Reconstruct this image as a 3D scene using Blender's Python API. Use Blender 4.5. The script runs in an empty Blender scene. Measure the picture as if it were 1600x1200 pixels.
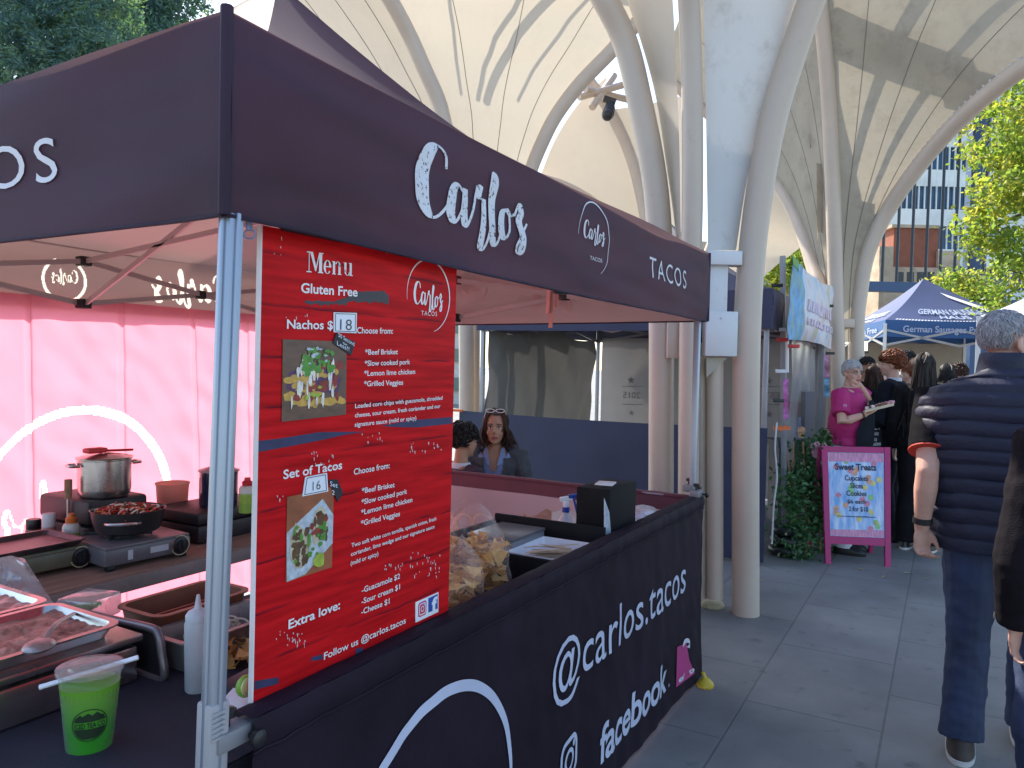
import bpy, bmesh, math, random
from mathutils import Vector, Matrix, noise
R = math.radians
V = Vector
random.seed(7)
scene = bpy.context.scene
COL = scene.collection

# ---------------------------------------------------------------- camera
F_PX = 1190.0
EYE = 1.6
HEAD, PITCH, ROLL = R(29.7), R(-1.44), R(1.25)
_f0 = V((-math.sin(HEAD), math.cos(HEAD), 0)); _r0 = V((math.cos(HEAD), math.sin(HEAD), 0)); _z = V((0, 0, 1))
FW = _f0*math.cos(PITCH) + _z*math.sin(PITCH)
_u1 = _z*math.cos(PITCH) - _f0*math.sin(PITCH)
UP = _u1*math.cos(ROLL) - _r0*math.sin(ROLL)
RT = _r0*math.cos(ROLL) + _u1*math.sin(ROLL)
CAM = V((0, 0, EYE))
cd = bpy.data.cameras.new('camera'); cam = bpy.data.objects.new('camera', cd); COL.objects.link(cam)
cam.matrix_world = Matrix(((RT.x, UP.x, -FW.x, CAM.x), (RT.y, UP.y, -FW.y, CAM.y), (RT.z, UP.z, -FW.z, CAM.z), (0, 0, 0, 1)))
cd.sensor_width = 36; cd.lens = 36*F_PX/1600; cd.clip_start = 0.05; cd.clip_end = 2000
scene.camera = cam

# ---------------------------------------------------------------- light
SUN_AZ, SUN_EL = R(-62), R(47)          # azimuth from +Y towards +X
SUND = V((math.sin(SUN_AZ)*math.cos(SUN_EL), math.cos(SUN_AZ)*math.cos(SUN_EL), math.sin(SUN_EL)))
w = bpy.data.worlds.new('World'); scene.world = w; w.use_nodes = True
nt = w.node_tree; bg = nt.nodes['Background']
sk = nt.nodes.new('ShaderNodeTexSky'); sk.sky_type = 'NISHITA'; sk.sun_disc = False
sk.sun_elevation = SUN_EL; sk.sun_rotation = SUN_AZ
nt.links.new(sk.outputs[0], bg.inputs[0]); bg.inputs[1].default_value = 0.15
sl = bpy.data.lights.new('sun', 'SUN'); so = bpy.data.objects.new('sun', sl); COL.objects.link(so)
sl.energy = 4.0; sl.angle = R(0.5); sl.color = (1, 0.93, 0.82)
so.rotation_euler = (-SUND).to_track_quat('-Z', 'Y').to_euler()
vs = scene.view_settings; vs.view_transform = 'Standard'; vs.look = 'None'; vs.gamma = 1; vs.exposure = 1.35
scene.cycles.max_bounces = 10; scene.cycles.transparent_max_bounces = 16

# ---------------------------------------------------------------- projection helpers (a pixel of the photo -> a point of the place)
def ray(px, py):
    return FW + RT*((px-800)/F_PX) + UP*((600-py)/F_PX)
def W(px, py, d): return CAM + ray(px, py)*d
def G(px, py, z=0.0):
    r = ray(px, py); return CAM + r*((z-EYE)/r.z)
def PX(px, py, x):
    r = ray(px, py); return CAM + r*(x/r.x)
def PY(px, py, y):
    r = ray(px, py); return CAM + r*(y/r.y)
def PLN(px, py, o, n):
    r = ray(px, py); return CAM + r*((o-CAM).dot(n)/r.dot(n))
def depth(p): return (p-CAM).dot(FW)
def lerp(a, b, t): return a+(b-a)*t
def catmull(pts, n=6):
    P = [V(p) for p in pts]; out = []
    for i in range(len(P)-1):
        p0 = P[i-1] if i > 0 else P[0]*2-P[1]
        p1, p2 = P[i], P[i+1]
        p3 = P[i+2] if i+2 < len(P) else P[-1]*2-P[-2]
        for k in range(n):
            t = k/n
            out.append(0.5*((2*p1)+(p2-p0)*t+(2*p0-5*p1+4*p2-p3)*t*t+(3*p1-p0-3*p2+p3)*t**3))
    out.append(P[-1]); return out
def nz(p, s=1.0, o=0.0): return noise.noise(V(p)*s+V((o, o*1.7, o*.6)))

# ---------------------------------------------------------------- mesh builder
class MB:
    def __init__(s): s.v = []; s.f = []; s.m = []; s.mi = 0
    def add(s, vs, fs, mi=None):
        o = len(s.v); s.v.extend(V(p) for p in vs)
        for f in fs: s.f.append(tuple(i+o for i in f)); s.m.append(s.mi if mi is None else mi)
        return s
    def box(s, c, size, rot=None, bev=0.0):
        c = V(c); M = rot if rot is not None else Matrix.Identity(3)
        if isinstance(M, (int, float)): M = Matrix.Rotation(M, 3, 'Z')
        bm = bmesh.new(); bmesh.ops.create_cube(bm, size=1)
        for v in bm.verts: v.co = V((v.co.x*size[0], v.co.y*size[1], v.co.z*size[2]))
        if bev > 0:
            bmesh.ops.bevel(bm, geom=bm.edges[:], offset=bev, segments=2, affect='EDGES', profile=.5)
        bm.verts.index_update()
        s.add([c+M@v.co for v in bm.verts], [[v.index for v in f.verts] for f in bm.faces]); bm.free(); return s
    def bar(s, a, b, w, h=None, up=V((0, 0, 1)), bev=0.0):
        a, b = V(a), V(b); h = h or w; d = (b-a); L = d.length; d = d/L
        x = d.cross(up)
        if x.length < 1e-4: x = d.cross(V((0, 1, 0)))
        x.normalize(); z = x.cross(d)
        M = Matrix((x, d, z)).transposed()
        return s.box((a+b)/2, (w, L, h), M, bev)
    def tube(s, pts, r, seg=12, caps=True, ell=None):
        P = [V(p) for p in pts]; n = len(P); rr = r if isinstance(r, (list, tuple)) else [r]*n
        T = []
        for i in range(n):
            t = (P[min(i+1, n-1)]-P[max(i-1, 0)]); T.append(t.normalized() if t.length > 1e-9 else V((0, 0, 1)))
        a = T[0].orthogonal().normalized() if abs(T[0].z) > .9 else T[0].cross(V((0, 0, 1))).normalized()
        if abs(T[0].z) > .9: a = (V((1, 0, 0))-T[0]*T[0].x).normalized()
        vs = []
        for i in range(n):
            a = (a-T[i]*a.dot(T[i])).normalized(); b = T[i].cross(a)
            ex, ey = (rr[i], rr[i]) if ell is None else (rr[i], rr[i]*ell)
            for k in range(seg):
                g = 2*math.pi*k/seg; vs.append(P[i]+a*(math.cos(g)*ex)+b*(math.sin(g)*ey))
        fs = []
        for i in range(n-1):
            for k in range(seg):
                k2 = (k+1) % seg; fs.append((i*seg+k, i*seg+k2, (i+1)*seg+k2, (i+1)*seg+k))
        if caps: fs.append(tuple(range(seg))[::-1]); fs.append(tuple(range((n-1)*seg, n*seg)))
        return s.add(vs, fs)
    def rings(s, rings, seg=24, caps=True):
        # rings: (center, rx, ry[, rotz, power]) horizontal ellipses
        vs = []; fs = []
        for q in rings:
            c, rx, ry = V(q[0]), q[1], q[2]; rz = q[3] if len(q) > 3 else 0; pw = q[4] if len(q) > 4 else 1
            for k in range(seg):
                g = 2*math.pi*k/seg; x, y = math.cos(g), math.sin(g)
                x = math.copysign(abs(x)**pw, x)*rx; y = math.copysign(abs(y)**pw, y)*ry
                vs.append(c+V((x*math.cos(rz)-y*math.sin(rz), x*math.sin(rz)+y*math.cos(rz), 0)))
        n = len(rings)
        for i in range(n-1):
            for k in range(seg):
                k2 = (k+1) % seg; fs.append((i*seg+k, i*seg+k2, (i+1)*seg+k2, (i+1)*seg+k))
        if caps: fs.append(tuple(range(seg))[::-1]); fs.append(tuple(range((n-1)*seg, n*seg)))
        return s.add(vs, fs)
    def lathe(s, prof, c, seg=28, M=None, ry=1.0):
        c = V(c); vs = []; fs = []; n = len(prof)
        for r, z in prof:
            for k in range(seg):
                g = 2*math.pi*k/seg; p = V((r*math.cos(g), r*math.sin(g)*ry, z)); vs.append(c+(M@p if M else p))
        for i in range(n-1):
            for k in range(seg):
                k2 = (k+1) % seg; fs.append((i*seg+k, i*seg+k2, (i+1)*seg+k2, (i+1)*seg+k))
        if prof[0][0] > 1e-5: fs.append(tuple(range(seg))[::-1])
        if prof[-1][0] > 1e-5: fs.append(tuple(range((n-1)*seg, n*seg)))
        return s.add(vs, fs)
    def ell(s, c, r, seg=16, M=None):
        c = V(c); h = seg//2; vs = [V((0, 0, -1))]; fs = []
        for i in range(1, h):
            t = -math.pi/2+math.pi*i/h
            for k in range(seg):
                g = 2*math.pi*k/seg; vs.append(V((math.cos(t)*math.cos(g), math.cos(t)*math.sin(g), math.sin(t))))
        vs.append(V((0, 0, 1)))
        for k in range(seg): fs.append((0, 1+(k+1) % seg, 1+k))
        for i in range(h-2):
            for k in range(seg):
                k2 = (k+1) % seg; fs.append((1+i*seg+k, 1+i*seg+k2, 1+(i+1)*seg+k2, 1+(i+1)*seg+k))
        L = len(vs)-1
        for k in range(seg): fs.append((L, 1+(h-2)*seg+k, 1+(h-2)*seg+(k+1) % seg))
        if isinstance(r, (int, float)): r = (r, r, r)
        out = []
        for p in vs:
            q = V((p.x*r[0], p.y*r[1], p.z*r[2])); out.append(c+(M@q if M else q))
        return s.add(out, fs)
    def grid(s, fn, nu, nv, thick=0.0, nrm=None):
        vs = [fn(i/nu, j/nv) for j in range(nv+1) for i in range(nu+1)]
        fs = [(j*(nu+1)+i, j*(nu+1)+i+1, (j+1)*(nu+1)+i+1, (j+1)*(nu+1)+i) for j in range(nv) for i in range(nu)]
        return s.add(vs, fs)
    def plate(s, pts, thick, n):
        # a polygon given thickness along -n
        n = V(n).normalized(); k = len(pts); a = [V(p) for p in pts]; b = [p-n*thick for p in a]
        fs = [tuple(range(k)), tuple(range(2*k-1, k-1, -1))]+[(i, i+k, (i+1) % k+k, (i+1) % k) for i in range(k)]
        return s.add(a+b, fs)
    def quad(s, a, b, c, d): return s.add([a, b, c, d], [(0, 1, 2, 3)])
    def clean(s):
        return s

def mesh_from(mb, name, mats, origin, smooth=38):
    me = bpy.data.meshes.new(name)
    me.from_pydata([tuple(p-origin) for p in mb.v], [], mb.f)
    for m in (mats if isinstance(mats, (list, tuple)) else [mats]): me.materials.append(m)
    me.polygons.foreach_set('material_index', mb.m)
    if smooth:
        me.polygons.foreach_set('use_smooth', [True]*len(me.polygons))
        try: me.set_sharp_from_angle(angle=R(smooth))
        except Exception: pass
    me.update(); return me
ROOT = {}
def tag(o, label, cat, group=None, kind=None):
    if label: o['label'] = label
    if cat: o['category'] = cat
    if group: o['group'] = group
    if kind: o['kind'] = kind
    return o
def thing(name, label, cat, loc, group=None):
    o = bpy.data.objects.new(name, None); COL.objects.link(o); o.location = loc; o.empty_display_size = .1
    ROOT[o.name] = V(loc); return tag(o, label, cat, group)
def part(name, mb, mats, parent, smooth=38, label=None):
    org = ROOT[parent.name]
    o = bpy.data.objects.new(name, mesh_from(mb, name, mats, org, smooth)); COL.objects.link(o); o.parent = parent
    ROOT[o.name] = org
    if label: o['label'] = label
    return o
def single(name, label, cat, mb, mats, loc=None, group=None, smooth=38, kind=None):
    if loc is None:
        n = len(mb.v); c = sum(mb.v, V((0, 0, 0)))/n; loc = V((c.x, c.y, min(p.z for p in mb.v)))
    o = bpy.data.objects.new(name, mesh_from(mb, name, mats, V(loc), smooth)); COL.objects.link(o); o.location = loc
    ROOT[o.name] = V(loc); return tag(o, label, cat, group, kind)
def structure(name, mb, mat, smooth=0):
    o = single(name, None, None, mb, mat, V((0, 0, 0)), smooth=smooth); o['kind'] = 'structure'; return o
def copy_thing(o, dloc, label=None):
    c = o.copy(); COL.objects.link(c); c.location = o.location+V(dloc); ROOT[c.name] = ROOT[o.name]+V(dloc)
    if label: c['label'] = label
    for ch in o.children:
        k = ch.copy(); COL.objects.link(k); k.parent = c
        for g in ch.children:
            q = g.copy(); COL.objects.link(q); q.parent = k
    return c

def remesh(mb, voxel=.01, smooth=3, disp=None):
    me = bpy.data.meshes.new('tmp'); me.from_pydata([tuple(p) for p in mb.v], [], mb.f); me.update()
    o = bpy.data.objects.new('tmp', me); COL.objects.link(o)
    m = o.modifiers.new('r', 'REMESH'); m.mode = 'VOXEL'; m.voxel_size = voxel
    if smooth:
        s_ = o.modifiers.new('s', 'SMOOTH'); s_.iterations = smooth; s_.factor = .5
    dg = bpy.context.evaluated_depsgraph_get(); ev = o.evaluated_get(dg); em = ev.to_mesh()
    out = MB(); vs = [v.co.copy() for v in em.vertices]
    if disp: vs = [v.co+v.normal*disp(v.co, v.normal) for v in em.vertices]
    out.add(vs, [tuple(p.vertices) for p in em.polygons])
    ev.to_mesh_clear(); bpy.data.objects.remove(o); bpy.data.meshes.remove(me)
    return out

# ---------------------------------------------------------------- text (built-in font only)
_tc = {}
def text2d(s, bold=0.0, space=1.0):
    k = (s, bold, space)
    if k in _tc: return _tc[k]
    cu = bpy.data.curves.new('t', 'FONT'); cu.body = s; cu.size = 1; cu.offset = bold; cu.space_character = space; cu.resolution_u = 4
    o = bpy.data.objects.new('t', cu); COL.objects.link(o)
    dg = bpy.context.evaluated_depsgraph_get(); ev = o.evaluated_get(dg); me = ev.to_mesh()
    vs = [(v.co.x, v.co.y) for v in me.vertices]; fs = [tuple(p.vertices) for p in me.polygons]
    ev.to_mesh_clear(); bpy.data.objects.remove(o); bpy.data.curves.remove(cu)
    xs = [a for a, b in vs] or [0, 1]; x0, x1 = min(xs), max(xs)
    r = ([(a-x0, b) for a, b in vs], fs, x1-x0); _tc[k] = r; return r
CAPH = 0.729
def chop(vs, fs, step):
    bm = bmesh.new(); bv = [bm.verts.new((a, b, 0)) for a, b in vs]
    for f in fs:
        try: bm.faces.new([bv[i] for i in f])
        except ValueError: pass
    for ax in (0, 1):
        lo = min(v.co[ax] for v in bm.verts); hi = max(v.co[ax] for v in bm.verts); n = int((hi-lo)/step)
        for k in range(1, n+1):
            co = [0, 0, 0]; co[ax] = lo+k*step; no = [0, 0, 0]; no[ax] = 1
            bmesh.ops.bisect_plane(bm, geom=bm.verts[:]+bm.edges[:]+bm.faces[:], plane_co=co, plane_no=no)
    bm.verts.index_update()
    out = [(v.co.x, v.co.y) for v in bm.verts], [[v.index for v in f.verts] for f in bm.faces]; bm.free(); return out
def text_on(mb, s, p0, p1, cap, n, bold=0.0, space=1.0, up=None, step=0, surf=None, eps=.0012, shear=0):
    """s along p0->p1 (fitted), capital height cap, lifted off the surface along n; surf(p) moves a plane point onto its cloth"""
    vs, fs, wd = text2d(s, bold, space); p0, p1, n = V(p0), V(p1), V(n)
    u = (p1-p0); up = V(up) if up else n.cross(u).normalized()
    if step: vs, fs = chop(vs, fs, step)
    out = []
    for x, y in vs:
        p = p0+u*((x+shear*y)/wd)+up*(y*cap/CAPH); out.append((surf(p) if surf else p)+n*eps)
    mb.add(out, fs)
def ribbon(mb, pts2, wfn, mapf, n=5, lift=0.0):
    """a brush stroke: 2-D points smoothed, width by wfn(direction, t), laid with mapf(x, y, lift)"""
    P = catmull([V((a, b, 0)) for a, b in pts2], n); L = len(P); vs = []; fs = []
    for i in range(L):
        t = (P[min(i+1, L-1)]-P[max(i-1, 0)]).normalized(); nn = V((-t.y, t.x, 0)); hw = wfn(t, i/(L-1))*.5
        vs += [mapf((P[i]+nn*hw).x, (P[i]+nn*hw).y, lift+i*2e-6), mapf((P[i]-nn*hw).x, (P[i]-nn*hw).y, lift+i*2e-6)]
    fs = [(2*i+1, 2*i+3, 2*i+2, 2*i) for i in range(L-1)]
    mb.add(vs, fs)
SCRIPT0 = [[(1.08, 2.2), (1.0, 2.78), (.7, 3.0), (.35, 2.6), (.12, 1.5), (.22, .5), (.55, .0), (.95, .3), (1.3, .95)],
          [(1.85, 1.25), (1.6, 1.45), (1.36, 1.05), (1.32, .4), (1.5, .06), (1.78, .5), (1.95, 1.38)],
          [(1.95, 1.4), (1.9, .6), (2.02, .05), (2.25, .5), (2.5, 1.5), (2.62, 1.7), (2.6, 1.3), (2.85, 1.25)],
          [(2.85, 1.3), (2.84, .3), (2.78, -.6), (2.95, -.8), (3.15, 0), (3.4, 1.5), (3.52, 2.6), (3.42, 2.95), (3.3, 2.3), (3.26, .8), (3.36, -.3), (3.56, -.35), (3.8, .4)],
          [(4.12, 1.25), (3.84, 1.05), (3.76, .4), (3.92, .02), (4.2, .4), (4.22, 1.0), (4.05, 1.25), (4.3, 1.05), (4.55, 1.2)],
          [(4.5, 1.1), (4.75, 1.65), (4.88, 1.3), (4.74, .95), (4.95, .4), (4.9, -.3), (4.7, -.5), (4.62, -.15), (4.95, .5), (5.2, .95)]]
SCRIPT = [SCRIPT0[0]]+[[(x, y*1.22 if 0 < y < 1.75 else (y if y >= 1.75 else y*.9)) for x, y in s] for s in SCRIPT0[1:]]
def stroke_samples(mapx, wmin, wmax):
    out = []
    for k, st in enumerate(SCRIPT):
        P = catmull([V((a, b, 0)) for a, b in st], 12); big = 1.35 if k == 0 else 1
        for i in range(len(P)):
            t = (P[min(i+1, len(P)-1)]-P[max(i-1, 0)]).normalized()
            w = wmin+.03 if t.y >= 0 else wmin+(wmax*big-wmin)*max(0, -t.y)**1.3*(.5+.5*math.sin(math.pi*i/(len(P)-1)))
            out.append((*mapx(P[i].x, P[i].y), w*.5))
    return out
def mark_faces(mb, uvs, samples, rings, scale):
    """give slot 1 to the faces whose (a, b) cloth coordinates fall on a stroke sample (a, b, r*scale) or inside a ring test"""
    import numpy as np
    A = np.array(uvs); hit = np.zeros(len(A), bool)
    for a, b, r in samples: hit |= ((A[:, 0]-a)**2+(A[:, 1]-b)**2) < (r*scale)**2
    for f in rings: hit |= f(A[:, 0], A[:, 1])
    for i in np.nonzero(hit)[0]: mb.m[i] = 1
def script_carlos(mb, mapf, wmin=.06, wmax=.3):
    # brush lettering 5.2 wide, from -0.8 to 3.0 high
    for k, st in enumerate(SCRIPT):
        big = 1.35 if k == 0 else 1.0
        ribbon(mb, st, lambda t, s: (wmin+(wmax*big-wmin)*max(0, -t.y)**1.3*(.5+.5*math.sin(math.pi*min(1, max(0, s))))) if t.y < 0 else wmin+.03, mapf, 6, k*.0002)
def arc_ring(mb, mapf, a0, a1, w0, w1, n=60, rx=1, ry=1):
    vs = []; fs = []
    for i in range(n+1):
        t = i/n; a = lerp(a0, a1, t); h = lerp(w0, w1, math.sin(math.pi*t))*.5
        for q in (1+h, 1-h): vs.append(mapf(math.cos(a)*q*rx, math.sin(a)*q*ry, 0))
    fs = [(2*i+1, 2*i+3, 2*i+2, 2*i)[::-1] for i in range(n)]
    mb.add(vs, fs)

# ---------------------------------------------------------------- materials
_mc = {}
def _new(name):
    m = bpy.data.materials.new(name); m.use_nodes = True; t = m.node_tree; t.nodes.clear()
    out = t.nodes.new('ShaderNodeOutputMaterial'); return m, t, out
def N(t, kind, **kw):
    n = t.nodes.new('ShaderNode'+kind)
    for k, v in kw.items(): setattr(n, k, v)
    return n
def mat(name, col, rough=.6, metal=0, var=.12, scale=6, bump=.0, bscale=80, trans=0.0, tcol=None, spec=.5, sss=0, stretch=(1, 1, 1), coat=0, detail=5, dirt=None, dscale=3, damt=.5, dlo=.52, dhi=.7, back=None, alpha=1, emit=0):
    if name in _mc: return _mc[name]
    m, t, out = _new(name); L = t.links.new
    tc = N(t, 'TexCoord'); mp = N(t, 'Mapping'); mp.inputs['Scale'].default_value = stretch; L(tc.outputs['Object'], mp.inputs[0])
    b = N(t, 'BsdfPrincipled'); c = (*col, 1)
    no = N(t, 'TexNoise'); no.inputs['Scale'].default_value = scale; no.inputs['Detail'].default_value = detail; no.inputs['Roughness'].default_value = .62; L(mp.outputs[0], no.inputs['Vector'])
    rp = N(t, 'ValToRGB'); rp.color_ramp.elements[0].position = .3; rp.color_ramp.elements[1].position = .72
    rp.color_ramp.elements[0].color = (*[x*(1-var) for x in col], 1); rp.color_ramp.elements[1].color = (*[min(1, x*(1+var)) for x in col], 1)
    L(no.outputs[0], rp.inputs[0]); cs = rp.outputs[0]
    if dirt:
        n2 = N(t, 'TexNoise'); n2.inputs['Scale'].default_value = dscale; n2.inputs['Detail'].default_value = 9; n2.inputs['Roughness'].default_value = .7; L(mp.outputs[0], n2.inputs['Vector'])
        r2 = N(t, 'ValToRGB'); r2.color_ramp.elements[0].position = dlo; r2.color_ramp.elements[1].position = dhi
        r2.color_ramp.elements[0].color = (0, 0, 0, 1); r2.color_ramp.elements[1].color = (damt, damt, damt, 1); L(n2.outputs[0], r2.inputs[0])
        mx = N(t, 'MixRGB'); L(r2.outputs[0], mx.inputs[0]); L(cs, mx.inputs[1]); mx.inputs[2].default_value = (*dirt, 1); cs = mx.outputs[0]
    if back:
        ge = N(t, 'NewGeometry'); mx = N(t, 'MixRGB'); L(ge.outputs['Backfacing'], mx.inputs[0]); L(cs, mx.inputs[1]); mx.inputs[2].default_value = (*back, 1); cs = mx.outputs[0]
    L(cs, b.inputs['Base Color']); b.inputs['Metallic'].default_value = metal
    mr = N(t, 'MapRange'); mr.inputs['To Min'].default_value = max(.02, rough-.1); mr.inputs['To Max'].default_value = min(1, rough+.1); L(no.outputs[0], mr.inputs['Value']); L(mr.outputs[0], b.inputs['Roughness'])
    b.inputs['Specular IOR Level'].default_value = spec; b.inputs['Coat Weight'].default_value = coat; b.inputs['Coat Roughness'].default_value = .15
    if sss: b.inputs['Subsurface Weight'].default_value = sss; b.inputs['Subsurface Radius'].default_value = (.012, .005, .003)
    if alpha < 1: b.inputs['Alpha'].default_value = alpha
    if bump:
        bn = N(t, 'TexNoise'); bn.inputs['Scale'].default_value = bscale; bn.inputs['Detail'].default_value = 4; L(mp.outputs[0], bn.inputs['Vector'])
        bp = N(t, 'Bump'); bp.inputs['Strength'].default_value = bump; bp.inputs['Distance'].default_value = .01; L(bn.outputs[0], bp.inputs['Height']); L(bp.outputs[0], b.inputs['Normal'])
    sh = b.outputs[0]
    if trans:
        tr = N(t, 'BsdfTranslucent'); tr.inputs[0].default_value = (*(tcol or col), 1); ms = N(t, 'MixShader'); ms.inputs[0].default_value = trans
        L(sh, ms.inputs[1]); L(tr.outputs[0], ms.inputs[2]); sh = ms.outputs[0]
    if emit:
        b.inputs['Emission Color'].default_value = c; b.inputs['Emission Strength'].default_value = emit
    L(sh, out.inputs[0]); _mc[name] = m; return m
def clear_mat(name, tint=(1, 1, 1), amt=.75, rough=.12, bump=.3, bscale=30, milky=.15, edge=.5):
    if name in _mc: return _mc[name]
    m, t, out = _new(name); L = t.links.new
    tr = N(t, 'BsdfTransparent'); tr.inputs[0].default_value = (*tint, 1)
    g = N(t, 'BsdfGlossy'); g.inputs['Roughness'].default_value = rough
    d = N(t, 'BsdfTranslucent'); d.inputs[0].default_value = (.85, .85, .87, 1)
    df = N(t, 'BsdfDiffuse'); df.inputs[0].default_value = (.8, .8, .82, 1)
    no = N(t, 'TexNoise'); no.inputs['Scale'].default_value = bscale; no.inputs['Detail'].default_value = 3
    tc = N(t, 'TexCoord'); L(tc.outputs['Object'], no.inputs['Vector'])
    bp = N(t, 'Bump'); bp.inputs['Strength'].default_value = bump; bp.inputs['Distance'].default_value = .02; L(no.outputs[0], bp.inputs['Height'])
    for x in (g, d, df): L(bp.outputs[0], x.inputs['Normal'])
    a1 = N(t, 'MixShader'); a1.inputs[0].default_value = .5; L(d.outputs[0], a1.inputs[1]); L(df.outputs[0], a1.inputs[2])
    a2 = N(t, 'MixShader'); a2.inputs[0].default_value = .5; L(a1.outputs[0], a2.inputs[1]); L(g.outputs[0], a2.inputs[2])
    fr = N(t, 'LayerWeight'); fr.inputs[0].default_value = .35; L(bp.outputs[0], fr.inputs['Normal'])
    mr = N(t, 'MapRange'); mr.inputs['To Min'].default_value = 1-amt; mr.inputs['To Max'].default_value = min(1, 1-amt+edge); L(fr.outputs['Facing'], mr.inputs['Value'])
    a3 = N(t, 'MixShader'); L(mr.outputs[0], a3.inputs[0]); L(tr.outputs[0], a3.inputs[1]); L(a2.outputs[0], a3.inputs[2])
    L(a3.outputs[0], out.inputs[0]); _mc[name] = m; return m
def print_mat(name, cols, scale=14, base=(.1, .08, .07), rough=.4):
    """a printed picture: patches of several colours"""
    if name in _mc: return _mc[name]
    m, t, out = _new(name); L = t.links.new
    tc = N(t, 'TexCoord'); no = N(t, 'TexNoise'); no.inputs['Scale'].default_value = scale; no.inputs['Detail'].default_value = 6; L(tc.outputs['Object'], no.inputs['Vector'])
    rp = N(t, 'ValToRGB'); el = rp.color_ramp.elements; el[0].position = .3; el[0].color = (*cols[0], 1); el[1].position = .72; el[1].color = (*cols[-1], 1)
    for i, c in enumerate(cols[1:-1]):
        e = el.new(.3+.42*(i+1)/(len(cols)-1)); e.color = (*c, 1)
    rp.color_ramp.interpolation = 'LINEAR'
    L(no.outputs[0], rp.inputs[0]); b = N(t, 'BsdfPrincipled'); b.inputs['Roughness'].default_value = rough; L(rp.outputs[0], b.inputs['Base Color']); L(b.outputs[0], out.inputs[0])
    _mc[name] = m; return m
# ---------------------------------------------------------------- ground
def paving_mat():
    m, t, out = _new('paving'); L = t.links.new
    tc = N(t, 'TexCoord'); br = N(t, 'TexBrick'); br.offset = .5
    br.inputs['Scale'].default_value = 1; br.inputs['Brick Width'].default_value = .9; br.inputs['Row Height'].default_value = .6
    br.inputs['Mortar Size'].default_value = .006; br.inputs['Mortar Smooth'].default_value = .3
    br.inputs['Color1'].default_value = (.19, .187, .18, 1); br.inputs['Color2'].default_value = (.215, .211, .203, 1); br.inputs['Mortar'].default_value = (.135, .132, .128, 1)
    mp = N(t, 'Mapping'); mp.inputs['Rotation'].default_value = (0, 0, R(90)); mp.inputs['Location'].default_value = (.15, .2, 0)
    L(tc.outputs['Object'], mp.inputs[0]); L(mp.outputs[0], br.inputs['Vector'])
    no = N(t, 'TexNoise'); no.inputs['Scale'].default_value = 1.3; no.inputs['Detail'].default_value = 10; no.inputs['Roughness'].default_value = .65; L(tc.outputs['Object'], no.inputs['Vector'])
    rp = N(t, 'ValToRGB'); rp.color_ramp.elements[0].position = .35; rp.color_ramp.elements[0].color = (.72, .72, .72, 1); rp.color_ramp.elements[1].position = .7; rp.color_ramp.elements[1].color = (1.2, 1.18, 1.14, 1); L(no.outputs[0], rp.inputs[0])
    mx = N(t, 'MixRGB', blend_type='MULTIPLY'); mx.inputs[0].default_value = 1; L(br.outputs['Color'], mx.inputs[1]); L(rp.outputs[0], mx.inputs[2])
    n3 = N(t, 'TexNoise'); n3.inputs['Scale'].default_value = 9; n3.inputs['Detail'].default_value = 8; L(tc.outputs['Object'], n3.inputs['Vector'])
    r3 = N(t, 'ValToRGB'); r3.color_ramp.elements[0].position = .62; r3.color_ramp.elements[0].color = (0, 0, 0, 1); r3.color_ramp.elements[1].position = .75; r3.color_ramp.elements[1].color = (.55, .55, .55, 1); L(n3.outputs[0], r3.inputs[0])
    m2 = N(t, 'MixRGB'); L(r3.outputs[0], m2.inputs[0]); L(mx.outputs[0], m2.inputs[1]); m2.inputs[2].default_value = (.05, .048, .045, 1)
    b = N(t, 'BsdfPrincipled'); L(m2.outputs[0], b.inputs['Base Color'])
    mr = N(t, 'MapRange'); mr.inputs['To Min'].default_value = .45; mr.inputs['To Max'].default_value = .75; L(no.outputs[0], mr.inputs['Value']); L(mr.outputs[0], b.inputs['Roughness'])
    bp = N(t, 'Bump'); bp.inputs['Strength'].default_value = .5; bp.inputs['Distance'].default_value = .004; L(br.outputs['Fac'], bp.inputs['Height']); bp.invert = True; L(bp.outputs[0], b.inputs['Normal'])
    L(b.outputs[0], out.inputs[0]); return m
PAV = paving_mat()
g = MB(); g.quad(V((-300, -300, 0)), V((300, -300, 0)), V((300, 300, 0)), V((-300, 300, 0))); structure('pavement', g, PAV)

# ---------------------------------------------------------------- tensile canopies
FAB = mat('membrane', (.60, .53, .44), .7, var=.06, scale=1.2, trans=.30, tcol=(.50, .44, .345), dirt=(.30, .27, .21), dscale=2.2, damt=.38, dlo=.5, dhi=.85, bump=.1, bscale=25)
FABD = mat('membrane_dirty', (.42, .37, .29), .75, var=.14, scale=2.5, trans=.28, tcol=(.43, .38, .29), dirt=(.12, .10, .08), dscale=4.2, damt=.6, dlo=.50, dhi=.78, bump=.1, bscale=25)
FABC = mat('membrane_opaque_shaded', (.60, .60, .59), .65, var=.06, scale=1.5, trans=.05, dirt=(.2, .18, .15), dscale=5, damt=.5, dlo=.55, dhi=.8)  # more opaque membrane copy, the greyness of its shaded face put into the colour
STEEL = mat('cream_steel', (.54, .44, .35), .38, var=.05, scale=3, dirt=(.25, .15, .08), dscale=5, damt=.35, dlo=.63, dhi=.8, bump=.03, bscale=12)
STEELG = mat('grey_white_steel', (.66, .66, .66), .4, var=.05, scale=3, dirt=(.3, .22, .14), dscale=6, damt=.6, dlo=.62, dhi=.75)
SEAM = mat('seam_cord', (.22, .2, .17), .8)
def wp(L): return [W(*p) for p in L]
def resamp(P, n):
    d = [0]
    for i in range(1, len(P)): d.append(d[-1]+(P[i]-P[i-1]).length)
    out = []
    for k in range(n+1):
        x = d[-1]*k/n; i = 0
        while i < len(P)-2 and d[i+1] < x: i += 1
        t = (x-d[i])/max(1e-9, d[i+1]-d[i]); out.append(lerp(P[i], P[i+1], t))
    return out
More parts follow.
